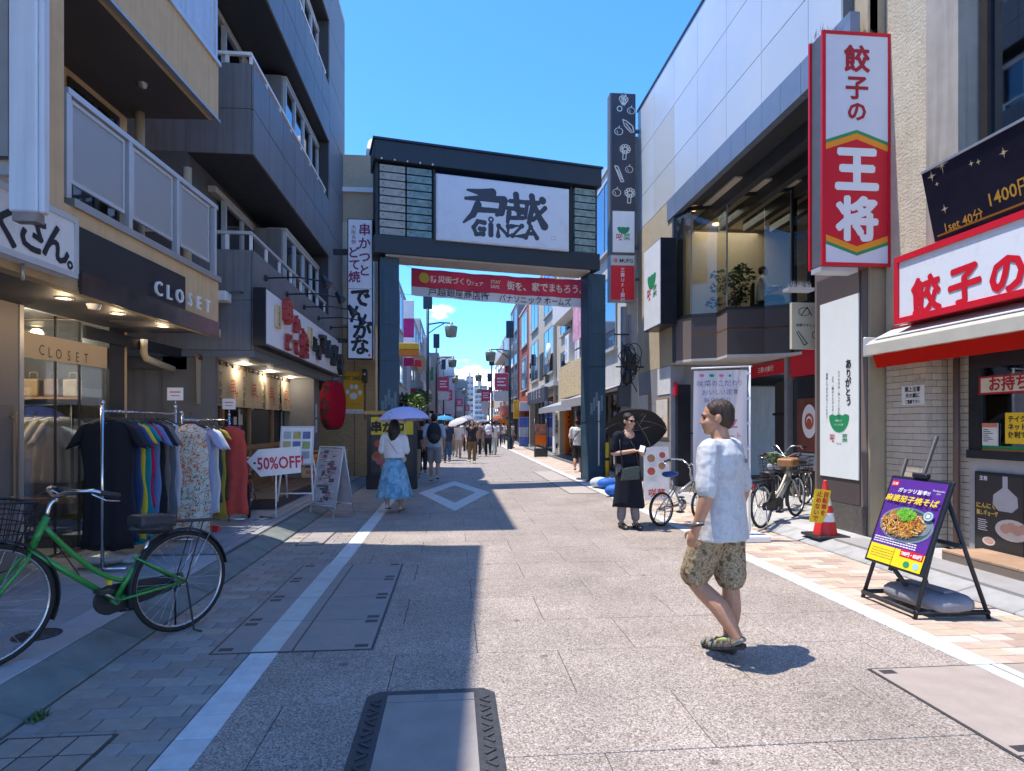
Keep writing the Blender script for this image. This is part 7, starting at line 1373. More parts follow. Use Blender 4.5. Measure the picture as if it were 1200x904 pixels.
# A frame sign
p, q = gz(388, 600), gz(428, 600); t = thing('a_frame_sign', 'silver A frame sign board with menu poster standing on the left pavement', 'sign board', (-1.98, 10.6, .0), -.55); w_ = .50; h_ = 1.13
for s_ in (-1, 1):
    Q = Matrix.Rotation(s_*.20, 3, 'X'); c = Vector((0, -s_*.0 + s_*.16 * -1 if False else -s_*.0, 0)); y0 = -s_*.0
    cy = s_*.23/1; fr = MB()
    base = lambda x, u: (x, s_*.25*(1 - u), h_*u)
    for x in (-w_/2, w_/2): fr.tube([base(x, 0), base(x, 1)], .014, 6)
    fr.tube([base(-w_/2, .16), base(w_/2, .16)], .012, 6); fr.tube([base(-w_/2, .99), base(w_/2, .99)], .012, 6); fo_ = fr.build('leg_frame', m_alu_l, t)
    V = [base(-w_/2 + .02, .18), base(w_/2 - .02, .18), base(w_/2 - .02, .97), base(-w_/2 + .02, .97)]; MB().poly(V).build('poster_panel', M('poster_mixed', (.50, .46, .47), .5, n=.15), fo_)
    mb = MB(); R_.seed(4 + s_); 
    for k in range(70):
        u = .21 + .74*(k/70); x = R_.uniform(-.2, .08); mb.m = R_.choices([0, 1, 2, 3], [2, 5, 2, 2])[0]; h2 = R_.choice([.010, .014, .05]); wq = R_.uniform(.03, .16); b_ = base(x, u); b2 = base(x, u + h2); o_ = s_*.006 + s_*.0003*k; mb.add([(x, b_[1] + o_, b_[2]), (x + wq, b_[1] + o_, b_[2]), (x + wq*.97, b2[1] + o_, b2[2]), (x + wq*.02, b2[1] + o_, b2[2])], [(0, 1, 2, 3)])
    mb.build('poster_print', [M('print_plum', (.25, .10, .14), .6), M('print_dark', (.12, .11, .13), .6), M('print_white', (.62, .6, .6), .6), M('print_rose', (.48, .25, .25), .6)], fo_, kind='stuff')

# ================================================================ SIGNS AND STREET THINGS, RIGHT
t = thing('traffic_cone', 'red and white traffic cone with yellow hanging notice beside brown pylon', 'traffic cone', gz(967, 629, .07)); m_cone = M('cone_red', (.62, .03, .03), .45, n=.08)
def conez(z): return .15 - .125*z/.68
for a, b, m in ((.03, .20, m_cone), (.2, .31, m_wht), (.31, .40, m_cone), (.40, .50, m_wht), (.50, .70, m_cone)): MB().lathe([(conez(a), a), (conez(b), b)], 20).build('cone_band', m, t)
MB().lathe([(.025, .70), (.02, .715), (0, .715)], 14).build('cone_tip', m_cone, t); MB().box(-.21, .21, -.21, .21, 0, .035).build('rubber_base', m_blkp, t, bevel=.01); MB().box(-.16, .2, -.26, .05, -.0, .0).build('red_mat', m_cone, t) if False else None
MB().obox((-.13, -.10, .40), (.21, .006, .42), Matrix.Rotation(.12, 3, 'Y') @ Matrix.Rotation(.12, 3, 'X')).build('notice_card', M('notice_yellow', (.80, .58, .02), .5), t); mb = MB(); mb.text('自転車を', .05, .19, .075, 0, bold=.03, vert=True).text('止めないで', -.035, .19, .075, 0, bold=.03, vert=True); mb.xf(Matrix.Translation((-.13, -.106, .40)) @ (Matrix.Rotation(.12, 4, 'Y') @ Matrix.Rotation(.12, 4, 'X'))); mb.build('notice_lettering', m_cone, t); 
# tall banner flag
p = gz(881, 633); t = thing('banner_flag', 'white and lavender cloth banner flag on white pole with square base', 'banner', p); zq = gy(877, 429, p.y).z; x0 = gy(813, 440, p.y).x - p.x
MB().cyl((-.03, 0, .08), (-.03, 0, zq), .014).build('pole', m_wht, t); MB().cyl((x0 - .03, .0, zq - .04), (.0, 0, zq - .005), .010).build('arm', m_wht, t); MB().box(-.2, .16, -.2, .2, 0, .085).build('water_base', m_wht, t, bevel=.025, seg=2)
n, mrow = 20, 14; V = []; 
for j in range(mrow + 1):
    for i in range(n + 1): u = i/n; v = j/mrow; V.append((x0 + (-.05 - x0)*u, .03*sin(u*7 + v*3)*(.3 + v) + .02*sin(u*15), zq - .05 - 1.42*v + .03*sin(u*5)*v - .02*(1-u)))
mb = MB().add(V, [(j*(n+1)+i, (j+1)*(n+1)+i, (j+1)*(n+1)+i+1, j*(n+1)+i+1) for j in range(mrow) for i in range(n)], True); fl = mb.build('cloth', sheet('flag_lavender', (.70, .69, .73), .4), t)
for k in range(5): MB().cyl((-.06, 0, zq - .1 - .32*k), (-.02, 0, zq - .1 - .32*k), .018).build('clip', m_wht, t)
def flag_text(st, u, z, size, mat, bold=.0):
    mb = MB(); mb.text(st, x0 + (-.05 - x0)*u, zq - z, size, 0, bold=bold, rot=.03); mb.v = [(x, .03*sin((x - x0)/(-.05 - x0)*7 + (zq - zz)/1.42*3)*(.3 + (zq - zz)/1.42) + .02*sin((x - x0)/(-.05-x0)*15) - .012, zz) for x, y, zz in mb.v]; mb.build('flag_lettering', mat, t)
flag_text('咲菜のこだわり', .48, .26, .088, M('ink_violet', (.20, .17, .32), .7)); flag_text('おいしい定食', .48, .37, .078, MATS['ink_violet']); flag_text('毎日手作り', .42, .47, .07, MATS['ink_violet']); flag_text('BIZ', .66, .80, .15, M('ink_pink', (.62, .18, .32), .7), .02); flag_text('スイート', .60, .95, .11, MATS['ink_pink'], .01)
for k in range(4): mb = MB(); mb.disc(x0 + .1 + .13*k, zq - .13, .035, -.02, 10, .02); mb.build('flag_dot', [MATS['ink_pink'], m_grn][k % 2], t)
# food menu board near the woman
p = gz(770, 592); t = thing('menu_board', 'white standing menu board with round food photos behind the woman', 'sign board', (p.x, p.y, 0), -.1); MB().obox((0, .05, .58), (.46, .03, 1.0), Matrix.Rotation(-.08, 3, 'X')).build('board', M('poster_white'), t)
mb = MB(); Qm = Matrix.Rotation(-.08, 4, 'X')
for k, (x, z, r) in enumerate(((-.10, .86, .10), (.11, .92, .08), (.10, .72, .09), (-.10, .62, .10))): mb.m = 2; mb.disc(x, z - .58, r, -.018 - .0004*k, 14); mb.m = k % 2; mb.disc(x, z - .58, r*.75, -.020 - .0004*k, 12)
mb.xf(Matrix.Translation((0, .05, .58)) @ Qm); mb.build('food_photo', [M('food_brown'), M('food_red'), m_wht], t); mb = MB(); mb.text('咲菜', 0, -.42, .16, -.018, bold=.02); mb.xf(Matrix.Translation((0, .05, .58)) @ Qm); mb.build('board_lettering', MATS['ink_red'], t)
for x in (-.2, .2): MB().cyl((x, .0, 0), (x, .3, .0 + .02), .015).cyl((x, .3, .02), (x, .08, .95), .012).build('leg', m_alu, t)
# yellow posts and sandbags by the gate pillar
m_yel = M('bollard_yellow', (.70, .40, .02), .5, n=.12)
for px, py, h, lb in ((711.5, 564, .98, 'yellow bollard post right beside the gate pillar'), (725, 572, .90, 'yellow bollard post with white lower half behind the woman')):
    p = gz(px, py); t = thing('bollard', lb, 'bollard', p); low = .35 if 'white' in lb else .02
    MB().cyl((0, 0, low), (0, 0, h), .055, n=14).build('post', m_yel, t); MB().lathe([(.055, 0), (.04, .03), (0, .04)], 14, (0, 0, h)).build('cap', m_yel, t)
    if low > .1: MB().cyl((0, 0, 0), (0, 0, low - .002), .058, n=14).build('white_sleeve', m_wht, t)
    MB().cyl((0, 0, h*.55), (0, 0, h*.63), .057, n=14).build('reflective_band', m_blk, t)
def sandbag(label, p, c1, rx=.24, ry=.18, rz_=.13, rot=0):
    t = thing('sandbag', label, 'sandbag', p, rot); mb = MB(); mb.ell((0, 0, rz_*.95), (rx, ry, rz_), 18, 10); mb.v = [(x*(1 + .1*mnoise.noise(Vector((x*7, y*7, 1)))), y, max(0.0, z + .02*mnoise.noise(Vector((x*12, y*12, z*12))))) for x, y, z in mb.v]; mb.build('bag', c1, t); MB().cyl((rx*.95, 0, rz_), (rx*1.15, 0, rz_*1.3), .03, .045).build('tied_neck', c1, t)
sandbag('white and blue sandbag at foot of the gate pillar', gz(703, 572), M('sack_white', (.5, .56, .62), .7, n=.1)); sandbag('bright blue sandbag beside the yellow bollard', gz(712, 573), M('sack_blue', (.02, .13, .50), .6, n=.1)); sandbag('second blue sandbag lying nearest the woman', gz(722, 582), M('sack_blue'))
t = thing('water_weight', 'grey plastic water weight lying across the base of poster easel', 'weight', (3.82, 4.78, .055), .12); m_sk = M('sack_grey', (.24, .24, .265), .55, n=.18, ns=9)
mb = MB(); mb.loft([[(a*.20*k, b*.31*k2, z) for a, b in [(abs(cos(q))**.5*(1 if cos(q) > 0 else -1), abs(sin(q))**.5*(1 if sin(q) > 0 else -1)*(1 + .012*cos(24*q))) for q in [2*pi*j/48 for j in range(48)]]] for z, k, k2 in ((0, .88, .92), (.02, 1.0, 1.0), (.07, 1.0, 1.0), (.105, .86, .90), (.12, .66, .74))]); mb.build('tank', m_sk, t); MB().box(-.045, .045, -.20, .20, .118, .142).build('carry_ridge', m_sk, t, bevel=.014, seg=2); MB().cyl((.0, .255, .09), (0, .275, .125), .03).build('filler_cap', m_blkp, t)
# easel with noodle poster
E = Frame(3.53, 5.16, -90); t = thing('poster_easel', 'black easel with purple and yellow fried noodle poster on right pavement', 'easel', frame=E)
lean_ = lambda x, u, o=0: (x, .03 + .25*u - o, .34 + .70*u)            # board plane
bar = lambda a, b, r_=.020: MB().tube([a, b], r_, 4, up=(1, 0, 0))
for nm, a, b in (('leg', (0, 0, .0), (.05, .37, 1.20)), ('leg', (.62, 0, .0), (.56, .32, 1.0)), ('leg', (.0, .62, .0), (.09, .30, .95)), ('leg', (.66, .58, .0), (.54, .30, 1.0)), ('mast', (.30, .03, .30), (.32, .43, 1.40)), ('base_rail', (0, .0, .05), (.0, .62, .05)), ('base_rail', (.62, 0, .05), (.66, .58, .05)), ('base_rail', (.0, .0, .05), (.62, 0, .05)), ('cross_bar', (.03, .40, .55), (.62, .38, .55)), ('centre_leg', (.31, .04, .34), (.31, .30, .0))): bar(a, b).build(nm, M('easel_black', (.03, .03, .034), .5, n=.1), t)
mb = MB(); mb.hexa([lean_(-.02, -.02), lean_(.66, -.02), tuple(Vector(lean_(.66, -.02)) + Vector((0, .03, 0))), tuple(Vector(lean_(-.02, -.02)) + Vector((0, .03, 0))), lean_(-.02, 1.02), lean_(.66, 1.02), tuple(Vector(lean_(.66, 1.02)) + Vector((0, .03, 0))), tuple(Vector(lean_(-.02, 1.02)) + Vector((0, .03, 0)))]); bd = mb.build('board_frame', m_blk, t, bevel=.006)
MB().obox((.32, .29, 1.075), (.16, .05, .04)).build('clip', m_blk, t, bevel=.008)
def post(mb, o=.004): mb.v = [lean_(x, z, o - y) for x, y, z in mb.v]; return mb
def L2(name, mats, fn, o): mb = MB(); fn(mb); post(mb, o).build(name, mats, bd)
prp = M('poster_purple', (.095, .030, .26), .3, n=.06); m_yel2 = M('print_yellow', (.85, .62, .02), .4, n=.03)
L2('poster_sheet', prp, lambda m: m.rect(.01, .63, .205, .99), .004); L2('price_panel', m_yel2, lambda m: m.rect(.01, .63, .01, .205), .004)
L2('plate_photo', [M('plate_slate', (.06, .09, .12), .3), M('plate_rim', (.16, .22, .27), .3)], lambda m: (m.disc(.33, .48, .30, 0, 28, .20), setattr(m, 'm', 1), m.ring(.33, .48, .275, .30, -.0008, 28, k=.66), m.disc(.52, .50, .08, -.0010, 16, .10)), .006)
def noodles(m):
    rn = random.Random(2)
    for k in range(420):
        r = math.sqrt(rn.random())*.235; a = rn.uniform(0, 2*pi); x, z = .30 + r*cos(a), .49 + r*sin(a)*.62; m.m = rn.choices([0, 1, 2, 3, 4], [5, 4, 2, 1.2, 1.6])[0]; a2 = rn.uniform(0, pi); l = rn.uniform(.012, .04); m.line([(x - l*cos(a2), z - l*sin(a2)*.8), (x, z + rn.uniform(-.01, .012)), (x + l*cos(a2), z + l*sin(a2)*.8)], rn.uniform(.008, .014), -.00003*k)
    for k in range(150):
        r = math.sqrt(rn.random())*.10; a = rn.uniform(0, 2*pi); x, z = .32 + r*cos(a), .60 + r*sin(a)*.7; m.m = 5 + (k % 2); a2 = rn.uniform(0, pi); m.line([(x - .014*cos(a2), z - .014*sin(a2)), (x + .014*cos(a2), z + .014*sin(a2))], .009, -.0135 - .00002*k)
L2('noodle_photo', [M('nd_gold', (.62, .30, .05), .4), M('nd_amber', (.45, .18, .03), .4), M('nd_cream', (.68, .52, .28), .4), M('nd_dark', (.12, .05, .02), .4), M('nd_meat', (.38, .17, .08), .4), M('nd_green', (.10, .38, .03), .4), M('nd_green2', (.20, .52, .06), .4)], noodles, .0082)
tx = lambda nm, mt, fn: L2(nm, mt, fn, .0072)
L2('headline', m_yel2, lambda m: m.text('麻婆茄子焼そば', .32, .735, .084, 0, bold=.018, sx=1.0, shear=.12), .024); L2('subhead', m_let, lambda m: m.text('ガッツリ旨辛!!', .32, .845, .055, 0, bold=.02, shear=.15), .024)
L2('logo', m_red, lambda m: m.box(.025, .105, 0, .0005, .895, .965), .006); L2('logo_lettering', m_let, lambda m: m.text('王将', .065, .915, .036, 0, bold=.03), .008); L2('script_mark', m_let, lambda m: (m.text('Shokuyoku', .555, .895, .028, 0, shear=.3), m.text('2024', .56, .865, .022, 0, shear=.3)), .006)
L2('round_badge', [M('badge_teal', (.15, .30, .34), .4), m_let], lambda m: (m.disc(.555, .625, .055, 0, 20, .052), setattr(m, 'm', 1), m.ring(.555, .625, .038, .044, -.001, 20), m.box(.538, .572, -.0015, -.001, .608, .642)), .024)
def small(m):
    for j in range(3):
        x = .03
        while x < .5: l = R_.uniform(.01, .03); m.rect(x, x + l, .285 - .026*j, .297 - .026*j); x += l + .006
L2('print_line', m_let, small, .0065)
def small2(m):
    for j in range(4):
        x = .04
        while x < .30: l = R_.uniform(.01, .03); m.rect(x, x + l, .155 - .03*j, .163 - .03*j); x += l + .006
L2('price_print', M('print_olive', (.25, .22, .05), .5), small2, .006); bd.children[-1]['kind'] = 'stuff'; bd.children[-2]['kind'] = 'stuff'
L2('price_flash', m_red, lambda m: m.rect(.37, .62, .135, .215), .0062); L2('price_lettering', m_let, lambda m: m.text('780円・850円', .495, .155, .052, 0, bold=.03, sx=.72), .008); L2('badge', [m_grn, M('badge_cyan', (.3, .55, .6), .4)], lambda m: (m.disc(.47, .065, .035, 0, 16, .036), setattr(m, 'm', 1), m.disc(.57, .07, .035, 0, 16, .036)), .006)
# ---- upstairs: potted tree
pt = gy(861, 330, 14.1); t = thing('potted_tree', 'indoor potted tree with dark leaves behind the first floor glass', 'plant', (pt.x, 14.1, 3.48)); MB().tube([(0, 0, 0), (.03, 0, .6), (-.02, 0, 1.3)], [.03, .025, .015], 7).build('trunk', m_woodd, t)
cr_ = MB(); rr = random.Random(12)
for k in range(16): c = Vector((rr.uniform(-.42, .42), rr.uniform(-.3, .3), rr.uniform(.75, 1.65))); cr_.m = k % 2 + 1; leafy(cr_, c, .22, 45, .06, rr, .7)
cr_.build('crown', m_lf, t); MB().lathe([(0, 0), (.18, 0), (.22, .35), (.2, .35), (0, .33)], 16).build('pot', m_wht, t)
pt = gy(905, 345, 13.75); t = thing('dining_table', 'brown restaurant table behind the first floor window', 'table', (pt.x + .15, 13.75, 3.48)); MB().box(-.35, .4, -.3, .3, .70, .74).build('table_top', m_woodd, t, bevel=.01); MB().cyl((0, 0, 0), (0, 0, .7), .04).build('pedestal', m_blk, t); MB().box(-.2, .2, -.2, .2, 0, .03).build('foot_plate', m_blk, t)
# ================================================================ PEOPLE
def remesh(mb, name, mat, parent, vox=.012, it=4, fn=None, label=None, disp=None):
    """union of overlapping closed pieces -> one continuous smooth surface"""
    me = mb.mesh('tmp', [M('skin', (.50, .29, .20), .55)]); o = bpy.data.objects.new('tmp', me); COL.objects.link(o)
    r = o.modifiers.new('r', 'REMESH'); r.mode = 'VOXEL'; r.voxel_size = vox; r.use_smooth_shade = True; s_ = o.modifiers.new('s', 'SMOOTH'); s_.factor = .5; s_.iterations = it
    dg = bpy.context.evaluated_depsgraph_get(); nm = bpy.data.meshes.new_from_object(o.evaluated_get(dg)); bpy.data.objects.remove(o); bpy.data.meshes.remove(me)
    if disp:
        nm.calc_loop_triangles(); no = [v.normal.copy() for v in nm.vertices]
        for v, n_ in zip(nm.vertices, no): v.co += n_ * disp(v.co)
    nm.name = name; nm.materials.clear()
    ms = mat if isinstance(mat, (list, tuple)) else [mat]
    for m in ms: nm.materials.append(m)
    if fn:
        for p in nm.polygons: p.material_index = fn(p.center)
    else: nm.polygons.foreach_set('material_index', [0]*len(nm.polygons))
    nm.polygons.foreach_set('use_smooth', [True]*len(nm.polygons)); nm.update()
    q = bpy.data.objects.new(name, nm); COL.objects.link(q); q.parent = parent
    return q
V3 = Vector
def limb(mb, pts, rs, n=12, steps=5):
    P, R = [], []; pts = [V3(p) for p in pts]
    for k in range(len(pts) - 1):
        p0 = pts[max(0, k-1)]; p1, p2 = pts[k], pts[k+1]; p3 = pts[min(len(pts)-1, k+2)]
        for j in range(steps):
            u = j/steps; a = .35; m1 = (p2 - p0)*a; m2 = (p3 - p1)*a; h = u*u*(3 - 2*u)
            P.append((2*u**3 - 3*u*u + 1)*p1 + (u**3 - 2*u*u + u)*m1 + (-2*u**3 + 3*u*u)*p2 + (u**3 - u*u)*m2); R.append(rs[k]*(1-h) + rs[k+1]*h)
    P.append(pts[-1]); R.append(rs[-1]); mb.tube(P, R, n); mb.ell(pts[0], (rs[0]*.98,)*3, 10, 8); mb.ell(pts[-1], (rs[-1]*.98,)*3, 10, 8)
def rot_to(d, up=V3((0, 0, 1))):
    return d.to_track_quat('Z', 'Y').to_matrix()
def hand(mb, wrist, d, side_axis, curl_axis, s=1.0, curl=.35, fr=.0085):
    """palm plus five separate curled fingers; d along the hand, side_axis towards the thumb, curl_axis palm side"""
    d = d.normalized(); sd = side_axis.normalized(); cx_ = curl_axis.normalized()
    c = wrist + d*.045*s; Q = Matrix((sd, cx_, d)).transposed(); mb.ell(c, (.041*s, .017*s, .052*s), 12, 8, Q)
    for k, (o, l) in enumerate(((.029, .070), (.010, .080), (-.010, .074), (-.028, .058))):
        p = wrist + d*.082*s + sd*o*s; P = [p - d*.02*s]; dd = d.copy(); 
        for j in range(4): P.append(P[-1] + dd*(l*s/3.2 if j else .02*s)); dd = (dd + cx_*curl*(1 + .12*k)).normalized()
        limb(mb, P, [fr*s*1.1, fr*s*1.08, fr*s, fr*s*.95, fr*s*.8], 8, 2)
    p = wrist + d*.025*s + sd*.030*s; limb(mb, [p, p + (sd*.028 + d*.022 + cx_*.012)*s, p + (sd*.034 + d*.050 + cx_*.024)*s, p + (sd*.032 + d*.072 + cx_*.034)*s], [.012*s, .011*s, .0095*s, .008*s], 8, 2)
def head(mb, c, f, s=1.0, detail=True):
    """skull, jaw, nose, brow, lips and ears around head centre c, facing f"""
    f = f.normalized(); up = V3((0, 0, 1)); up = (up - f*up.dot(f)).normalized(); rt = f.cross(up); Q = Matrix((rt, f, up)).transposed()
    w = lambda x, y, z: c + (rt*x + f*y + up*z)*s
    mb.ell(w(0, -.012, .025), (.074*s, .094*s, .090*s), 16, 12, Q); mb.ell(w(0, .022, -.035), (.058*s, .066*s, .078*s), 14, 10, Q); mb.ell(w(0, .058, -.088), (.028*s, .024*s, .022*s), 10, 8, Q)
    for x in (-1, 1): mb.ell(w(x*.036, .058, -.03), (.026*s, .026*s, .03*s), 10, 8, Q)
    mb.ell(w(0, .076, .024), (.046*s, .016*s, .013*s), 10, 8, Q)
    mb.tube([w(0, .078, .012), w(0, .093, -.018), w(0, .098, -.029), w(0, .088, -.038)], [.009*s, .012*s, .0135*s, .008*s], 8); 
    for x in (-1, 1): mb.ell(w(x*.012, .088, -.033), (.008*s, .010*s, .007*s), 8, 6, Q)
    mb.ell(w(0, .081, -.056), (.023*s, .011*s, .0065*s), 10, 6, Q); mb.ell(w(0, .079, -.067), (.020*s, .011*s, .0075*s), 10, 6, Q)
    for x in (-1, 1): mb.ell(w(x*.077, -.012, -.008), (.010*s, .021*s, .033*s), 8, 8, Q); mb.ell(w(x*.072, .004, -.02), (.009*s, .008*s, .010*s), 8, 6, Q)
    return w, Q
m_skin = M('skin_light', (.50, .30, .205), .55, n=.08, ns=25, spec=.35); m_tan = M('skin_tan', (.46, .235, .14), .5, n=.10, ns=22, spec=.4); m_hair = M('hair_black', (.016, .013, .012), .42, n=.75, ns=60, stretch=(1, 1, .10), bump=1.0, bs=110, spec=.35); m_hbr = M('hair_brown', (.05, .028, .018), .45, n=.75, ns=60, stretch=(1, 1, .10), bump=1.0, bs=110, spec=.35)
m_sole = M('sole_dark', (.04, .04, .04), .8)
def shoe(parent, heel, toe, z_up, mat, name='shoe', w=.042, sandal=False, s=1.0):
    d = (toe - heel); L_ = d.length; f = d.normalized(); up = V3(z_up).normalized(); rt = f.cross(up).normalized(); up = rt.cross(f)
    W_ = lambda x, y, z: heel + rt*x + f*y + up*z
    outline = [(.0, -.008, .62), (.08, -.0, .78), (.30, 0, .80), (.55, .004, .95), (.78, .006, 1.0), (.93, .004, .75), (1.0, 0, .35)]
    sm = MB(); R = [[W_(x_*w*k_, u*L_, zz) for x_, zz in ((-1, -.005), (1, -.005), (1.02, .022), (-1.02, .022))] for u, _, k_ in outline]
    sm.loft(R, True, False); so_ = sm.build(name, [m_sole], parent, bevel=.006)
    up_m = MB()
    if sandal:
        for u, hh in ((.30, .075), (.52, .055), (.70, .042), (.86, .030)):
            P = [W_(x_*w*1.02, (u + .05*abs(x_))*L_, .018 + (hh)*math.sqrt(max(0, 1 - x_*x_))) for x_ in (-1, -.75, -.4, 0, .4, .75, 1)]
            up_m.tube(P, .012, 6, ell=.35, up=(f.x, f.y, f.z))
        for x_ in (-.5, .5): up_m.tube([W_(x_*w, .30*L_, .07), W_(x_*w*.8, .6*L_, .05), W_(x_*w*.7, .9*L_, .028)], .009, 6, ell=.4)
        up_m.tube([W_(-w*.95, .28*L_, .03), W_(-w*.75, .02*L_, .05), W_(0, -.02*L_, .06), W_(w*.75, .02*L_, .05), W_(w*.95, .28*L_, .03)], .014, 6, ell=.4)
        up_m.build('strap', mat if isinstance(mat, list) else [mat], so_, kind='stuff')
    else:
        rs = [(.0, .70, .058), (.12, .85, .075), (.3, .85, .085), (.5, .95, .062), (.75, 1.0, .045), (.92, .75, .033), (1.0, .30, .015)]
        up_m.loft([[W_(w*k_*cos(a)*.98, u*L_, .015 + hh*max(0, sin(a)) if sin(a) > 0 else .012) for a in [2*pi*q/14 for q in range(14)]] for u, k_, hh in rs]); up_m.build('upper', mat, so_)
    return so_
def person(label, loc, rz, H=1.65, top=None, bottom=None, kind='pants', blen=.10, slv=.20, hair=None, hair_long=0.0, skin=None, stride=.22, lead=1, armL=None, armR=None, shoes=None, vox=.016, hf=(0, -1, 0), tlen=.80, bulk=1.0, skirt_len=.25, skirt_flare=.20, group=None, sit=None, top_extra=None, legs=None, hatc=None, sandal=False, wear=None):
    """figure facing local -y, built at 1.70 m and scaled"""
    s = H/1.70; t = thing('person', label, 'person', loc, rz, group); t.scale = (s, s, s); sk = skin or m_skin
    hipz = .90; a = stride
    if legs: LL, RL = legs
    else:
        LL = [(.085, .0, hipz), (.09, -.5*a*lead - .03, .49), (.085, -a*lead*.9 + (.0 if lead > 0 else .0), .085)]; RL = [(-.085, 0, hipz), (-.09, .5*a*lead - .05 if lead > 0 else .5*a*lead - .03, .49), (-.085, a*lead*.9, .085)]
        for Q_ in (LL, RL):
            if Q_[2][1] > .05: Q_[2] = (Q_[2][0], Q_[2][1] + .04, .14); Q_[1] = (Q_[1][0], Q_[1][1] - .02, .48)
    AL = armL or [(.185, .0, 1.37), (.235, .03 + .25*a*lead, 1.10), (.235, -.06 + .75*a*lead, .87)]; AR = armR or [(-.185, .0, 1.37), (-.235, .03 - .25*a*lead, 1.10), (-.235, -.06 - .75*a*lead, .87)]
    AL = [V3(p) for p in AL]; AR = [V3(p) for p in AR]; LL = [V3(p) for p in LL]; RL = [V3(p) for p in RL]
    b = MB(); hc = V3((0, -.035, 1.575)); w, Q = head(b, hc, V3(hf)); limb(b, [(0, .0, 1.38), (0, -.01, 1.50)], [.062, .056])
    limb(b, [(0, 0, .95), (0, 0, 1.15), (0, .0, 1.36)], [.115, .11, .105])
    for Lg in (LL, RL): limb(b, Lg[:2] + [(Lg[1]*.45 + Lg[2]*.55) + V3((0, .012, .02))] + [Lg[2]], [.078*bulk, .056, .054*bulk, .036])
    for Ar, sg in ((AL, 1), (AR, -1)):
        limb(b, [V3((sg*.10, 0, 1.36))] + list(Ar), [.055, .052*bulk, .040*bulk, .028]); d = (Ar[2] - Ar[1]).normalized(); side = V3((0, -1, 0)); side = (side - d*side.dot(d)); hand(b, Ar[2], d, side if side.length > .1 else V3((0, 0, 1)), V3((-sg, 0, 0)) - d*d.dot(V3((-sg, 0, 0))), .92)
    fz = []
    for Lg in (LL, RL):
        an = Lg[2]; pitch = max(0, (an.z - .085))*2.6; dirf = V3((0, -cos(pitch), -sin(pitch))); heel = an + V3((0, .05, 0)) - V3((0, 0, .075 if pitch < .05 else .05)); toe = heel + dirf*.245; toe.z = max(toe.z, .012); heel.z = max(heel.z, .008); limb(b, [an, heel*.45 + toe*.55 + V3((0, 0, .03)), toe*.9 + heel*.1 + V3((0, 0, .022))], [.036, .034, .024]); fz.append((heel, toe))
    remesh(b, 'body', sk, t, vox if vox > .01 else .007, 3)
    for heel, toe in fz: shoe(t, heel, toe, (0, -.0, 1), shoes or M('shoe_dark', (.03, .03, .035), .6), 'sandal' if sandal else 'shoe', sandal=sandal)
    # trousers, shorts or skirt
    if kind in ('pants', 'shorts'):
        p = MB(); p.loft([[(.150*k_*bulk*cos(q), .106*k_*bulk*sin(q) + .005, z) for q in [2*pi*j/20 for j in range(20)]] for z, k_ in ((.99, .86), (.94, .96), (.86, 1.0), (.78, .9))])
        for Lg in (LL, RL):
            if kind == 'pants': 
                e = Lg[2] + V3((0, 0, blen - .06)); limb(p, [Lg[0], Lg[1], e], [.098*bulk, .076*bulk, .066*bulk]); 
            else: e = Lg[0].lerp(Lg[1], .93); limb(p, [Lg[0], Lg[0].lerp(Lg[1], .5), e], [.10*bulk, .096*bulk, .090*bulk])
        remesh(p, 'trousers' if kind == 'pants' else 'shorts', bottom, t, vox, 2, disp=lambda c: .006*mnoise.noise(V3((c.x*16, c.y*16, c.z*11))) + .004*mnoise.noise(c*31))
    elif kind == 'skirt':
        p = MB(); rings = []
        for j in range(13):
            u = j/12; z = 1.0 - (1.0 - skirt_len)*u; r_ = .13 + .05*min(1, u*4) + (skirt_flare - .14)*u; rings.append([((r_*1.0)*(1 + .10*u*sin(9*q + 1 + u) + .04*u*sin(17*q))*cos(q), r_*.88*(1 + .10*u*sin(9*q + 1 + u))*sin(q) + .06*u*(1 if stride > .1 else 0)*sin(q), z + .01*sin(5*q)) for q in [2*pi*k/44 for k in range(44)]])
        p.loft(rings, True); p.build('skirt', bottom, t)
    # top
    p = MB(); hem = 1.03 - (tlen - .62)
    p.loft([[(x_*bulk*cos(q), y_*bulk*sin(q) + yo, z) for q in [2*pi*j/24 for j in range(24)]] for z, x_, y_, yo in ((hem, .186, .146, .0), (hem + .12, .178, .138, 0), (1.12, .162, .118, .0), (1.25, .178, .122, .005), (1.34, .170, .110, .01), (1.395, .125, .085, .012), (1.435, .075, .066, .008))])
    for Ar, sg in ((AL, 1), (AR, -1)):
        d = (Ar[1] - Ar[0]); e = Ar[0] + d*min(1, slv/.27); pts = [V3((sg*.11, .005, 1.355)), Ar[0] + V3((0, 0, -.005)), e]
        if slv > .3: pts = [V3((sg*.11, .005, 1.355)), Ar[0], Ar[1], Ar[1].lerp(Ar[2], .9)]; limb(p, pts, [.082, .070*bulk, .056*bulk, .044])
        else: limb(p, pts, [.080, .067*bulk**.5, .064*bulk**.5])
    remesh(p, 'shirt' if kind != 'dress' else 'dress_top', top, t, vox, 2, disp=lambda c: .007*mnoise.noise(V3((c.x*13, c.y*13, c.z*9))) + .004*mnoise.noise(c*28))
    # hair
    hm = hair or m_hair; hb = MB(); hb.ell(w(0, -.026, .042), (.084, .098, .088), 16, 12, Q); hb.ell(w(0, -.05, -.0), (.079, .072, .085), 14, 10, Q)
    if hair_long: 
        limb(hb, [w(0, -.06, .02), w(0, -.085, -.08), w(0, -.080, -.10 - hair_long)], [.090, .105, .092], 14)
        for x in (-1, 1): limb(hb, [w(x*.06, -.02, .05), w(x*.078, -.02, -.06), w(x*.075, -.03, -.06 - hair_long*.9)], [.03, .035, .025])
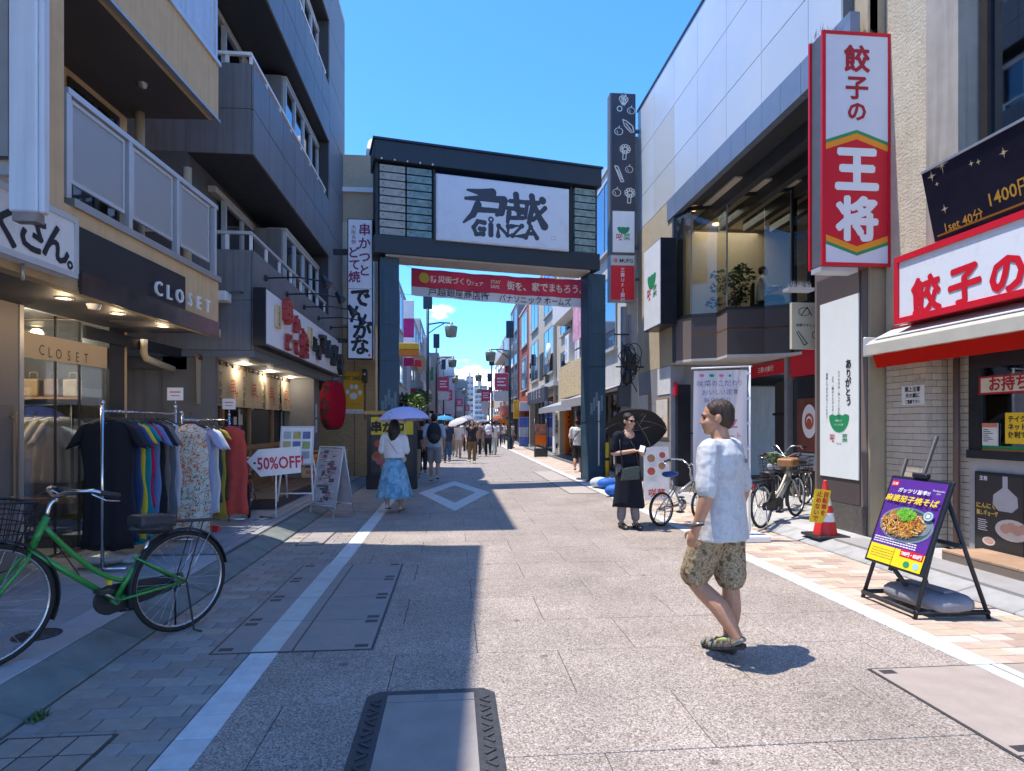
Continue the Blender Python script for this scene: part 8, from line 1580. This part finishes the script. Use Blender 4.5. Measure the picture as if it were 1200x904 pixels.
    remesh(hb, 'hair', hm, t, .012, 2, disp=lambda c: .005*mnoise.noise(V3((c.x*40, c.y*40, c.z*9))))
    if hatc: hb = MB(); hb.ell(w(0, -.016, .06), (.092, .108, .075), 18, 10, Q); hb.lathe([(.0, 0), (.125, -.004), (.127, .004), (0, .012)], 20, w(0, .03, .045)); hb.build('hat', hatc, t)
    # eyes and brows
    for x in (-1, 1):
        eb = MB(); eb.ell(w(x*.031, .077, .002), (.012, .007, .0055), 8, 6, Q); eb.build('eye', M('eye_dark', (.03, .02, .015), .25), t); eb = MB(); eb.tube([w(x*.018, .091, .021), w(x*.034, .088, .027), w(x*.05, .076, .021)], [.003, .004, .002], 5); eb.build('eyebrow', hm, t)
    return t, w, Q
def umbrella(label, apex, axis, R, mat, H_=.22, n=8, shaft=.75, rings=6, cat='umbrella', under=None, rimdrop=0):
    """apex world position, axis from handle to apex"""
    t = thing('umbrella', label, cat, apex); q = V3(axis).normalized().to_track_quat('Z', 'Y'); t.rotation_euler = q.to_euler()
    mb = MB(); seg = n*6; V = [(0, 0, 0)]
    for j in range(1, rings + 1):
        u = j/rings
        for k in range(seg):
            a = 2*pi*k/seg; ph = (k % 6)/6; sag = sin(ph*pi); r = R*sin(u*1.25)/sin(1.25)*(1 - .055*sag*u); z = -H_*(1 - cos(u*1.45))/(1 - cos(1.45)) + .02*sag*u*R; V.append((r*cos(a), r*sin(a), z))
    F = [(0, 1 + k, 1 + (k+1) % seg) for k in range(seg)]
    for j in range(rings - 1): F += [(1 + j*seg + k, 1 + (j+1)*seg + k, 1 + (j+1)*seg + (k+1) % seg, 1 + j*seg + (k+1) % seg) for k in range(seg)]
    mb.add(V, F, True); mb.build('canopy', mat, t)
    MB().cyl((0, 0, .04), (0, 0, -shaft), .006).build('shaft', m_chr, t); MB().cyl((0, 0, -shaft - .1), (0, 0, -shaft), .013).build('handle', m_blkp, t)
    for k in range(n):
        a = 2*pi*k/n; P = [(.0, 0, -.012)] + [(R*sin(u*1.25)/sin(1.25)*cos(a), R*sin(u*1.25)/sin(1.25)*sin(a), -H_*(1 - cos(u*1.45))/(1 - cos(1.45)) - .006) for u in (.3, .6, .8, 1)]; MB().tube(P, .0028, 4).tube([(0, 0, -H_*1.1), P[2]], .0025, 4).build('rib', m_chr, t)
    return t
# ---------------- the walking man, foreground right
g0 = gz(845, 768); m_camo = patchy('camo_shorts', [(.14, .10, .055), (.26, .20, .12), (.36, .29, .19), (.20, .15, .085), (.42, .35, .25)], 26, detail=4)
m_shirt = patchy('shirt_grey_camo', [(.45, .45, .45), (.50, .50, .50), (.53, .53, .527), (.485, .485, .485), (.52, .52, .518)], 18, detail=3)
LL = [(.085, .0, .90), (.085, -.150, .515), (.085, .145, .165)]; RL = [(-.085, .0, .90), (-.085, .03, .49), (-.085, .02, .088)]
man, w, Q = person('middle aged man in grey camouflage shirt and brown shorts walking left across the road', g0, radians(-136), 1.66, m_shirt, m_camo, 'shorts', slv=.24, hair=m_hbr, skin=m_tan, legs=(LL, RL), armL=[(.205, .0, 1.365), (.290, .025, 1.085), (.295, -.045, .865)], armR=[(-.195, 0, 1.365), (-.26, .05, 1.09), (-.24, -.02, .86)], vox=.0075, bulk=1.16, tlen=.87, sandal=True, shoes=[M('strap_grey', (.20, .20, .17), .7)], hf=(.50, -1, -.03))
for k, z in enumerate((.93, .945)): MB().tube([V3((.296, -.030 + .004*k, z - .035)) + V3((.037*cos(a), .037*sin(a), .008*sin(a))) for a in [2*pi*q/16 for q in range(16)]], .006, 6, closed=True).build('bracelet', [M('bracelet_dark', (.08, .05, .04), .5), m_chr][k], man)
MB().text('BSL', 0, 0, .035, 0, bold=.03).xf(Matrix.Translation((-.04, .155, 1.285)) @ Matrix.Rotation(pi, 4, 'Z') @ Matrix.Rotation(-.05, 4, 'X')).build('shirt_lettering', m_ink, man)
for x, mt in ((.06, M('strap_blue', (.15, .3, .5), .6)), (.11, M('strap_lime', (.42, .48, .14), .6))): MB().tube([(x - .0, .10, .155), (x + .01, .06, .15), (x, .02, .13)], .012, 6, ell=.5).build('sandal_strap', mt, man)
MB().box(.06, .10, .125, .19, .52, .60).build('shorts_pocket', m_camo, man, bevel=.005) if False else None
# ---------------- woman with black umbrella
m_black = M('dress_black', (.014, .016, .024), .85, n=.15, ns=8, spec=.15)
g1 = gz(736, 619); sk_ = [(.06, -.03, .90), (.07, -.05, .49), (.09, -.06, .085)]
wo, w, Q = person('woman in long black dress and sunglasses standing with phone under a black umbrella', g1, radians(8), 1.66, m_black, M('pants_grey', (.21, .19, .20), .8, n=.1), 'pants', blen=.14, slv=.22, hair=m_hair, legs=(sk_, [(-.085, 0, .9), (-.09, .0, .49), (-.10, .02, .085)]), armL=[(.175, .0, 1.36), (.225, -.02, 1.10), (.10, -.20, 1.13)], armR=[(-.175, 0, 1.36), (-.24, -.0, 1.11), (.00, -.22, 1.15)], vox=.010, sandal=True, shoes=[m_blkp], bulk=.98, hf=(.35, -1, -.05), tlen=.7)
mb = MB(); rings = []
for j in range(13):
    u = j/12; z = 1.06 - .74*u; r_ = .155 + .085*u; rings.append([(r_*(1 + .05*u*sin(7*q + 2))*cos(q) + .01, (r_*.80)*(1 + .06*u*sin(7*q + 2))*sin(q), z + .02*sin(2*q)*u) for q in [2*pi*k/36 for k in range(36)]])
mb.loft(rings).build('long_dress', m_black, wo)
sg_ = MB(); 
for x in (-1, 1): sg_.ell(w(x*.034, .088, .004), (.027, .010, .019), 12, 8, Q)
sg_.tube([w(-.075, .02, .01), w(-.06, .085, .01), w(0, .10, .01), w(.06, .085, .01), w(.075, .02, .01)], .004, 5).build('sunglasses', M('lens_black', (.01, .01, .012), .12, n=0), wo)
ph = thing('phone', 'white phone held by the woman under the black umbrella', 'phone', tuple(Matrix.Translation(g1) @ Matrix.Rotation(radians(8), 4, 'Z') @ V3((.085, -.29, 1.15)))); MB().obox((0, 0, 0), (.072, .009, .145), Matrix.Rotation(-.9, 3, 'X') @ Matrix.Rotation(.4, 3, 'Y')).build('phone_case', m_wht, ph, bevel=.004); MB().obox((0, .0057, .004), (.064, .0015, .135), Matrix.Rotation(-.9, 3, 'X') @ Matrix.Rotation(.4, 3, 'Y')).build('screen', M('screen_glass', (.03, .03, .035), .1), ph)
bg_ = thing('shoulder_bag', 'dark green leather shoulder bag hanging at the waist of woman in black', 'bag', tuple(g1 + V3((-.02, -.21, .70)))); mb = MB(); mb.hexa([(-.14, -.05, 0), (.12, -.05, .02), (.12, .05, .02), (-.14, .05, 0), (-.12, -.04, .17), (.13, -.04, .22), (.13, .04, .22), (-.12, .04, .17)]); mb.build('bag_body', M('leather_green', (.045, .055, .045), .3, n=.5, ns=22), bg_, bevel=.02, seg=2); MB().tube([(-.11, 0, .16), (-.13, .08, .45), (-.12, .17, .68)], .008, 5).tube([(.12, 0, .2), (.08, .06, .45), (-.04, .17, .70)], .008, 5).build('strap', m_blkp, bg_)
umbrella('black folding umbrella tilted behind the head of woman in black dress', g1 + V3((.22, .36, 1.56)), (.18, .66, .74), .45, sheet('umbrella_black', (.03, .03, .036), .12), .20, 6, .62)
# ---------------- woman with lavender umbrella
g2 = gz(462, 600); m_wt2 = M('shirt_white', (.70, .71, .74), .85, n=.05); m_skb = patchy('skirt_blue', [(.13, .30, .46), (.20, .42, .60), (.28, .50, .66), (.17, .36, .54)], 9, detail=4)
wo2, w, Q = person('woman with black hair in white blouse and sky blue skirt walking away under lavender umbrella', g2, radians(172), 1.58, m_wt2, m_skb, 'skirt', slv=.25, hair=m_hair, hair_long=.16, stride=.16, lead=-1, armR=[(-.18, 0, 1.36), (-.23, .0, 1.10), (-.12, -.24, 1.17)], vox=.012, shoes=M('sneaker_cream', (.55, .48, .42), .7), skirt_len=.27, skirt_flare=.275, bulk=1.06, tlen=.66)
MB().tube([(.15, .02, 1.40), (.06, .145, 1.30), (-.06, .155, 1.12), (-.17, .06, 1.0)], .012, 6, ell=.4).build('bag_strap', M('strap_pink', (.62, .38, .36), .7), wo2)
umb = umbrella('lavender umbrella with printed teal and purple leaves held by woman in blue skirt', g2 + V3((.14, .22, 1.80)), (-.05, .05, 1), .455, patchy('umbrella_lavender', [(.56, .53, .80), (.56, .53, .80), (.28, .52, .58), (.64, .60, .84), (.56, .53, .80)], 5, stops=[0, .4, .62, .66, .70]), .24, 8, .72)
# ---------------- distant pedestrians
far = lambda px, py: V3((gz(px, py).x, gz(px, py).y, 0))
dk_ = M('cloth_dark', (.025, .026, .032), .85, n=.1); nv_ = M('cloth_navy_far', (.03, .045, .09), .85, n=.1); kh_ = M('cloth_khaki', (.42, .35, .25), .85, n=.1); dn_ = M('cloth_denim', (.06, .10, .19), .85, n=.15); wh_ = M('cloth_white_far', (.68, .68, .70), .85, n=.06); gy_ = M('cloth_grey_far', (.28, .27, .26), .85, n=.1); br_ = M('cloth_brown', (.20, .13, .06), .85, n=.15); pu_ = M('cloth_purple', (.14, .10, .20), .85, n=.1); mi_ = M('cloth_mint', (.42, .50, .48), .85, n=.1); be_ = M('cloth_beige', (.50, .42, .34), .85, n=.1); lb_ = M('cloth_lightblue', (.42, .50, .64), .85, n=.06)
pp, w, Q = person('man in pale blue shirt and grey shorts with black backpack walking away beyond the gate', far(509, 564), radians(178), 1.78, lb_, gy_, 'shorts', slv=.24, vox=.014, shoes=M('shoe_dark'), stride=.12)
bk = thing('backpack', 'black backpack on the man in pale blue shirt', 'backpack', far(509, 564) + V3((0, -.20, 1.02))); mb = MB(); mb.ell((0, 0, .24), (.19, .12, .28), 16, 10); mb.v = [(x, y, z) for x, y, z in mb.v]; mb.build('pack_body', dk_, bk); MB().ell((0, -.09, .13), (.13, .07, .11), 12, 8).build('front_pocket', M('cloth_dark2', (.04, .04, .045), .8), bk)
for x in (-1, 1): MB().tube([(x*.12, .06, .44), (x*.13, .18, .50), (x*.13, .30, .42)], .02, 6, ell=.4).build('shoulder_strap', dk_, bk)
person('woman in black top and khaki trousers walking away left of the backpack man', far(486, 560), radians(176), 1.6, dk_, kh_, 'pants', hair_long=.1, vox=.014, stride=.1, lead=-1)
person('person in navy shirt and jeans walking away right of the backpack man', far(524, 543), radians(180), 1.66, nv_, dn_, 'pants', vox=.016, stride=.1)
person('person in white top walking under the sky blue umbrella', far(516, 540), radians(180), 1.6, wh_, be_, 'skirt', vox=.018, hair_long=.08, stride=.12); umbrella('sky blue umbrella in the crowd beyond the backpack man', far(519, 540) + V3((.05, .2, 1.85)), (0, 0, 1), .46, sheet('umbrella_sky', (.08, .36, .60), .3), .19)
person('person in cream clothes walking under the white umbrella', far(537, 537), radians(180), 1.58, wh_, be_, 'pants', vox=.018, stride=.12, lead=-1); umbrella('white umbrella in the crowd tilted left', far(537, 537) + V3((-.1, -.1, 1.72)), (-.35, -.2, 1), .47, sheet('umbrella_white', (.66, .66, .66), .3), .2)
person('person in black waistcoat and wide brown trousers walking toward camera in middle of road', far(553, 543), radians(4), 1.66, dk_, br_, 'pants', vox=.016, stride=.1, hair_long=.04, slv=.05)
person('person with purple shirt and black trousers carrying white backpack', far(572, 535), radians(180), 1.68, pu_, dk_, 'pants', vox=.018, stride=.12, hatc=M('hat_straw', (.45, .35, .22), .8)); bk = thing('backpack', 'white backpack on person in purple shirt', 'backpack', far(572, 535) + V3((0, -.19, 1.02))); MB().ell((0, 0, .22), (.17, .1, .25), 14, 9).build('pack_body', wh_, bk); MB().ell((0, -.08, .12), (.11, .05, .09), 12, 8).build('front_pocket', wh_, bk)
person('person in white shirt and mint trousers right of the white backpack', far(579, 533), radians(180), 1.66, wh_, mi_, 'pants', vox=.018, stride=.12, lead=-1); person('person in dark red top and black trousers behind the brown trousers', far(560, 535), radians(0), 1.62, M('cloth_rust', (.35, .2, .14), .85), dk_, 'pants', vox=.018, stride=.1, hatc=M('hat_straw'))
umbrella('dusty blue umbrella above crowd in the middle distance', far(551, 529) + V3((0, 0, 1.95)), (.1, 0, 1), .5, sheet('umbrella_dusty', (.20, .24, .42), .3), .2); person('person in beige dress under the dusty blue umbrella', far(551, 529), radians(180), 1.6, be_, be_, 'skirt', vox=.02, stride=.1)
for px, py, tm_, bm_, lb, rz_ in ((495, 556, M('cloth_rose', (.45, .25, .25), .85), dk_, 'distant person in rose top close behind khaki trousers', 178), (529, 536, dk_, gy_, 'distant person in black top and grey trousers left of white umbrella', 182), (546, 531, lb_, dk_, 'distant person in light blue shirt between the umbrellas', 3), (566, 529, gy_, kh_, 'distant person in grey shirt beside white backpack', 180), (590, 521, wh_, dn_, 'distant person in white shirt and jeans near right kerb', 181), (557, 523, mi_, nv_, 'distant person in mint top in the thick of the crowd', 2), (574, 518, nv_, be_, 'tiny distant person in navy top at end of the road', 180), (548, 517, wh_, gy_, 'tiny distant person in white and grey at end of the road', 178)):
    person(lb, far(px, py), radians(rz_), 1.62, tm_, bm_, 'pants', vox=.024, stride=.12, lead=1 if px % 2 else -1)
umbrella('pale grey umbrella far down the road', far(546, 531) + V3((0, 0, 1.9)), (0, .1, 1), .46, sheet('umbrella_grey', (.42, .44, .5), .3), .19)
for px, py, tm_, bm_, lb, hat in ((543, 525, wh_, kh_, 'distant person in white top and khaki trousers on left side of road', None), (564, 525, be_, dk_, 'distant person in beige top and black trousers near road centre', None), (534, 528, nv_, kh_, 'distant person in navy top at far left of the crowd', None), (585, 524, gy_, nv_, 'distant person in grey top at far right of the crowd', None), (569, 521, wh_, nv_, 'smallest distant person in white top far down the road', None)):
    person(lb, far(px, py), radians(180 if px % 2 else 0), 1.64, tm_, bm_, 'pants', vox=.022, stride=.12)
person('person in grey standing by right shop front far beyond the gate', far(600, 525.5), radians(120), 1.62, gy_, M('cloth_plum', (.16, .12, .14), .85), 'pants', vox=.02, stride=.03)
pp, w, Q = person('man in white T shirt black shorts and cap walking away beside the right gate pillar', far(677, 553), radians(168), 1.66, wh_, dk_, 'shorts', slv=.25, vox=.013, stride=.18, lead=-1, skin=m_tan, hatc=M('cap_maroon', (.12, .05, .07), .8), bulk=1.05)
MB().tube([(-.14, .03, 1.41), (-.02, .145, 1.28), (.12, .13, 1.08), (.19, .03, .95)], .016, 6, ell=.35).build('bag_strap', m_blkp, pp); MB().box(.15, .24, -.06, .10, .84, .98).build('crossbody_bag', dk_, pp, bevel=.02)
# ---------------- diner upstairs
pt = gy(893, 330, 14.0)
person('diner in white shirt seated at the table upstairs behind glass', (pt.x, 14.0, 3.49), radians(70), 1.66, wh_, dk_, 'pants', slv=.5, vox=.016, legs=([(.085, 0, .50 + .4), (.09, -.40, .90), (.09, -.40, .50)], [(-.085, 0, .90), (-.09, -.40, .90), (-.09, -.40, .50)]), armL=[(.185, 0, 1.37), (.24, -.12, 1.14), (.10, -.35, 1.16)], armR=[(-.185, 0, 1.37), (-.24, -.12, 1.14), (-.08, -.35, 1.18)])
t = thing('dining_chair', 'dark bench seat under the diner upstairs', 'chair', (pt.x, 14.0, 3.49), radians(70)); MB().box(-.22, .22, -.25, .22, .68, .76).build('seat', dk_, t, bevel=.02); MB().box(-.22, .22, .18, .24, .76, 1.25).build('backrest', dk_, t, bevel=.02)
for x in (-.19, .17):
    for y in (-.22, .2): MB().box(x, x + .03, y, y + .03, 0, .68).build('leg', m_blk, t)
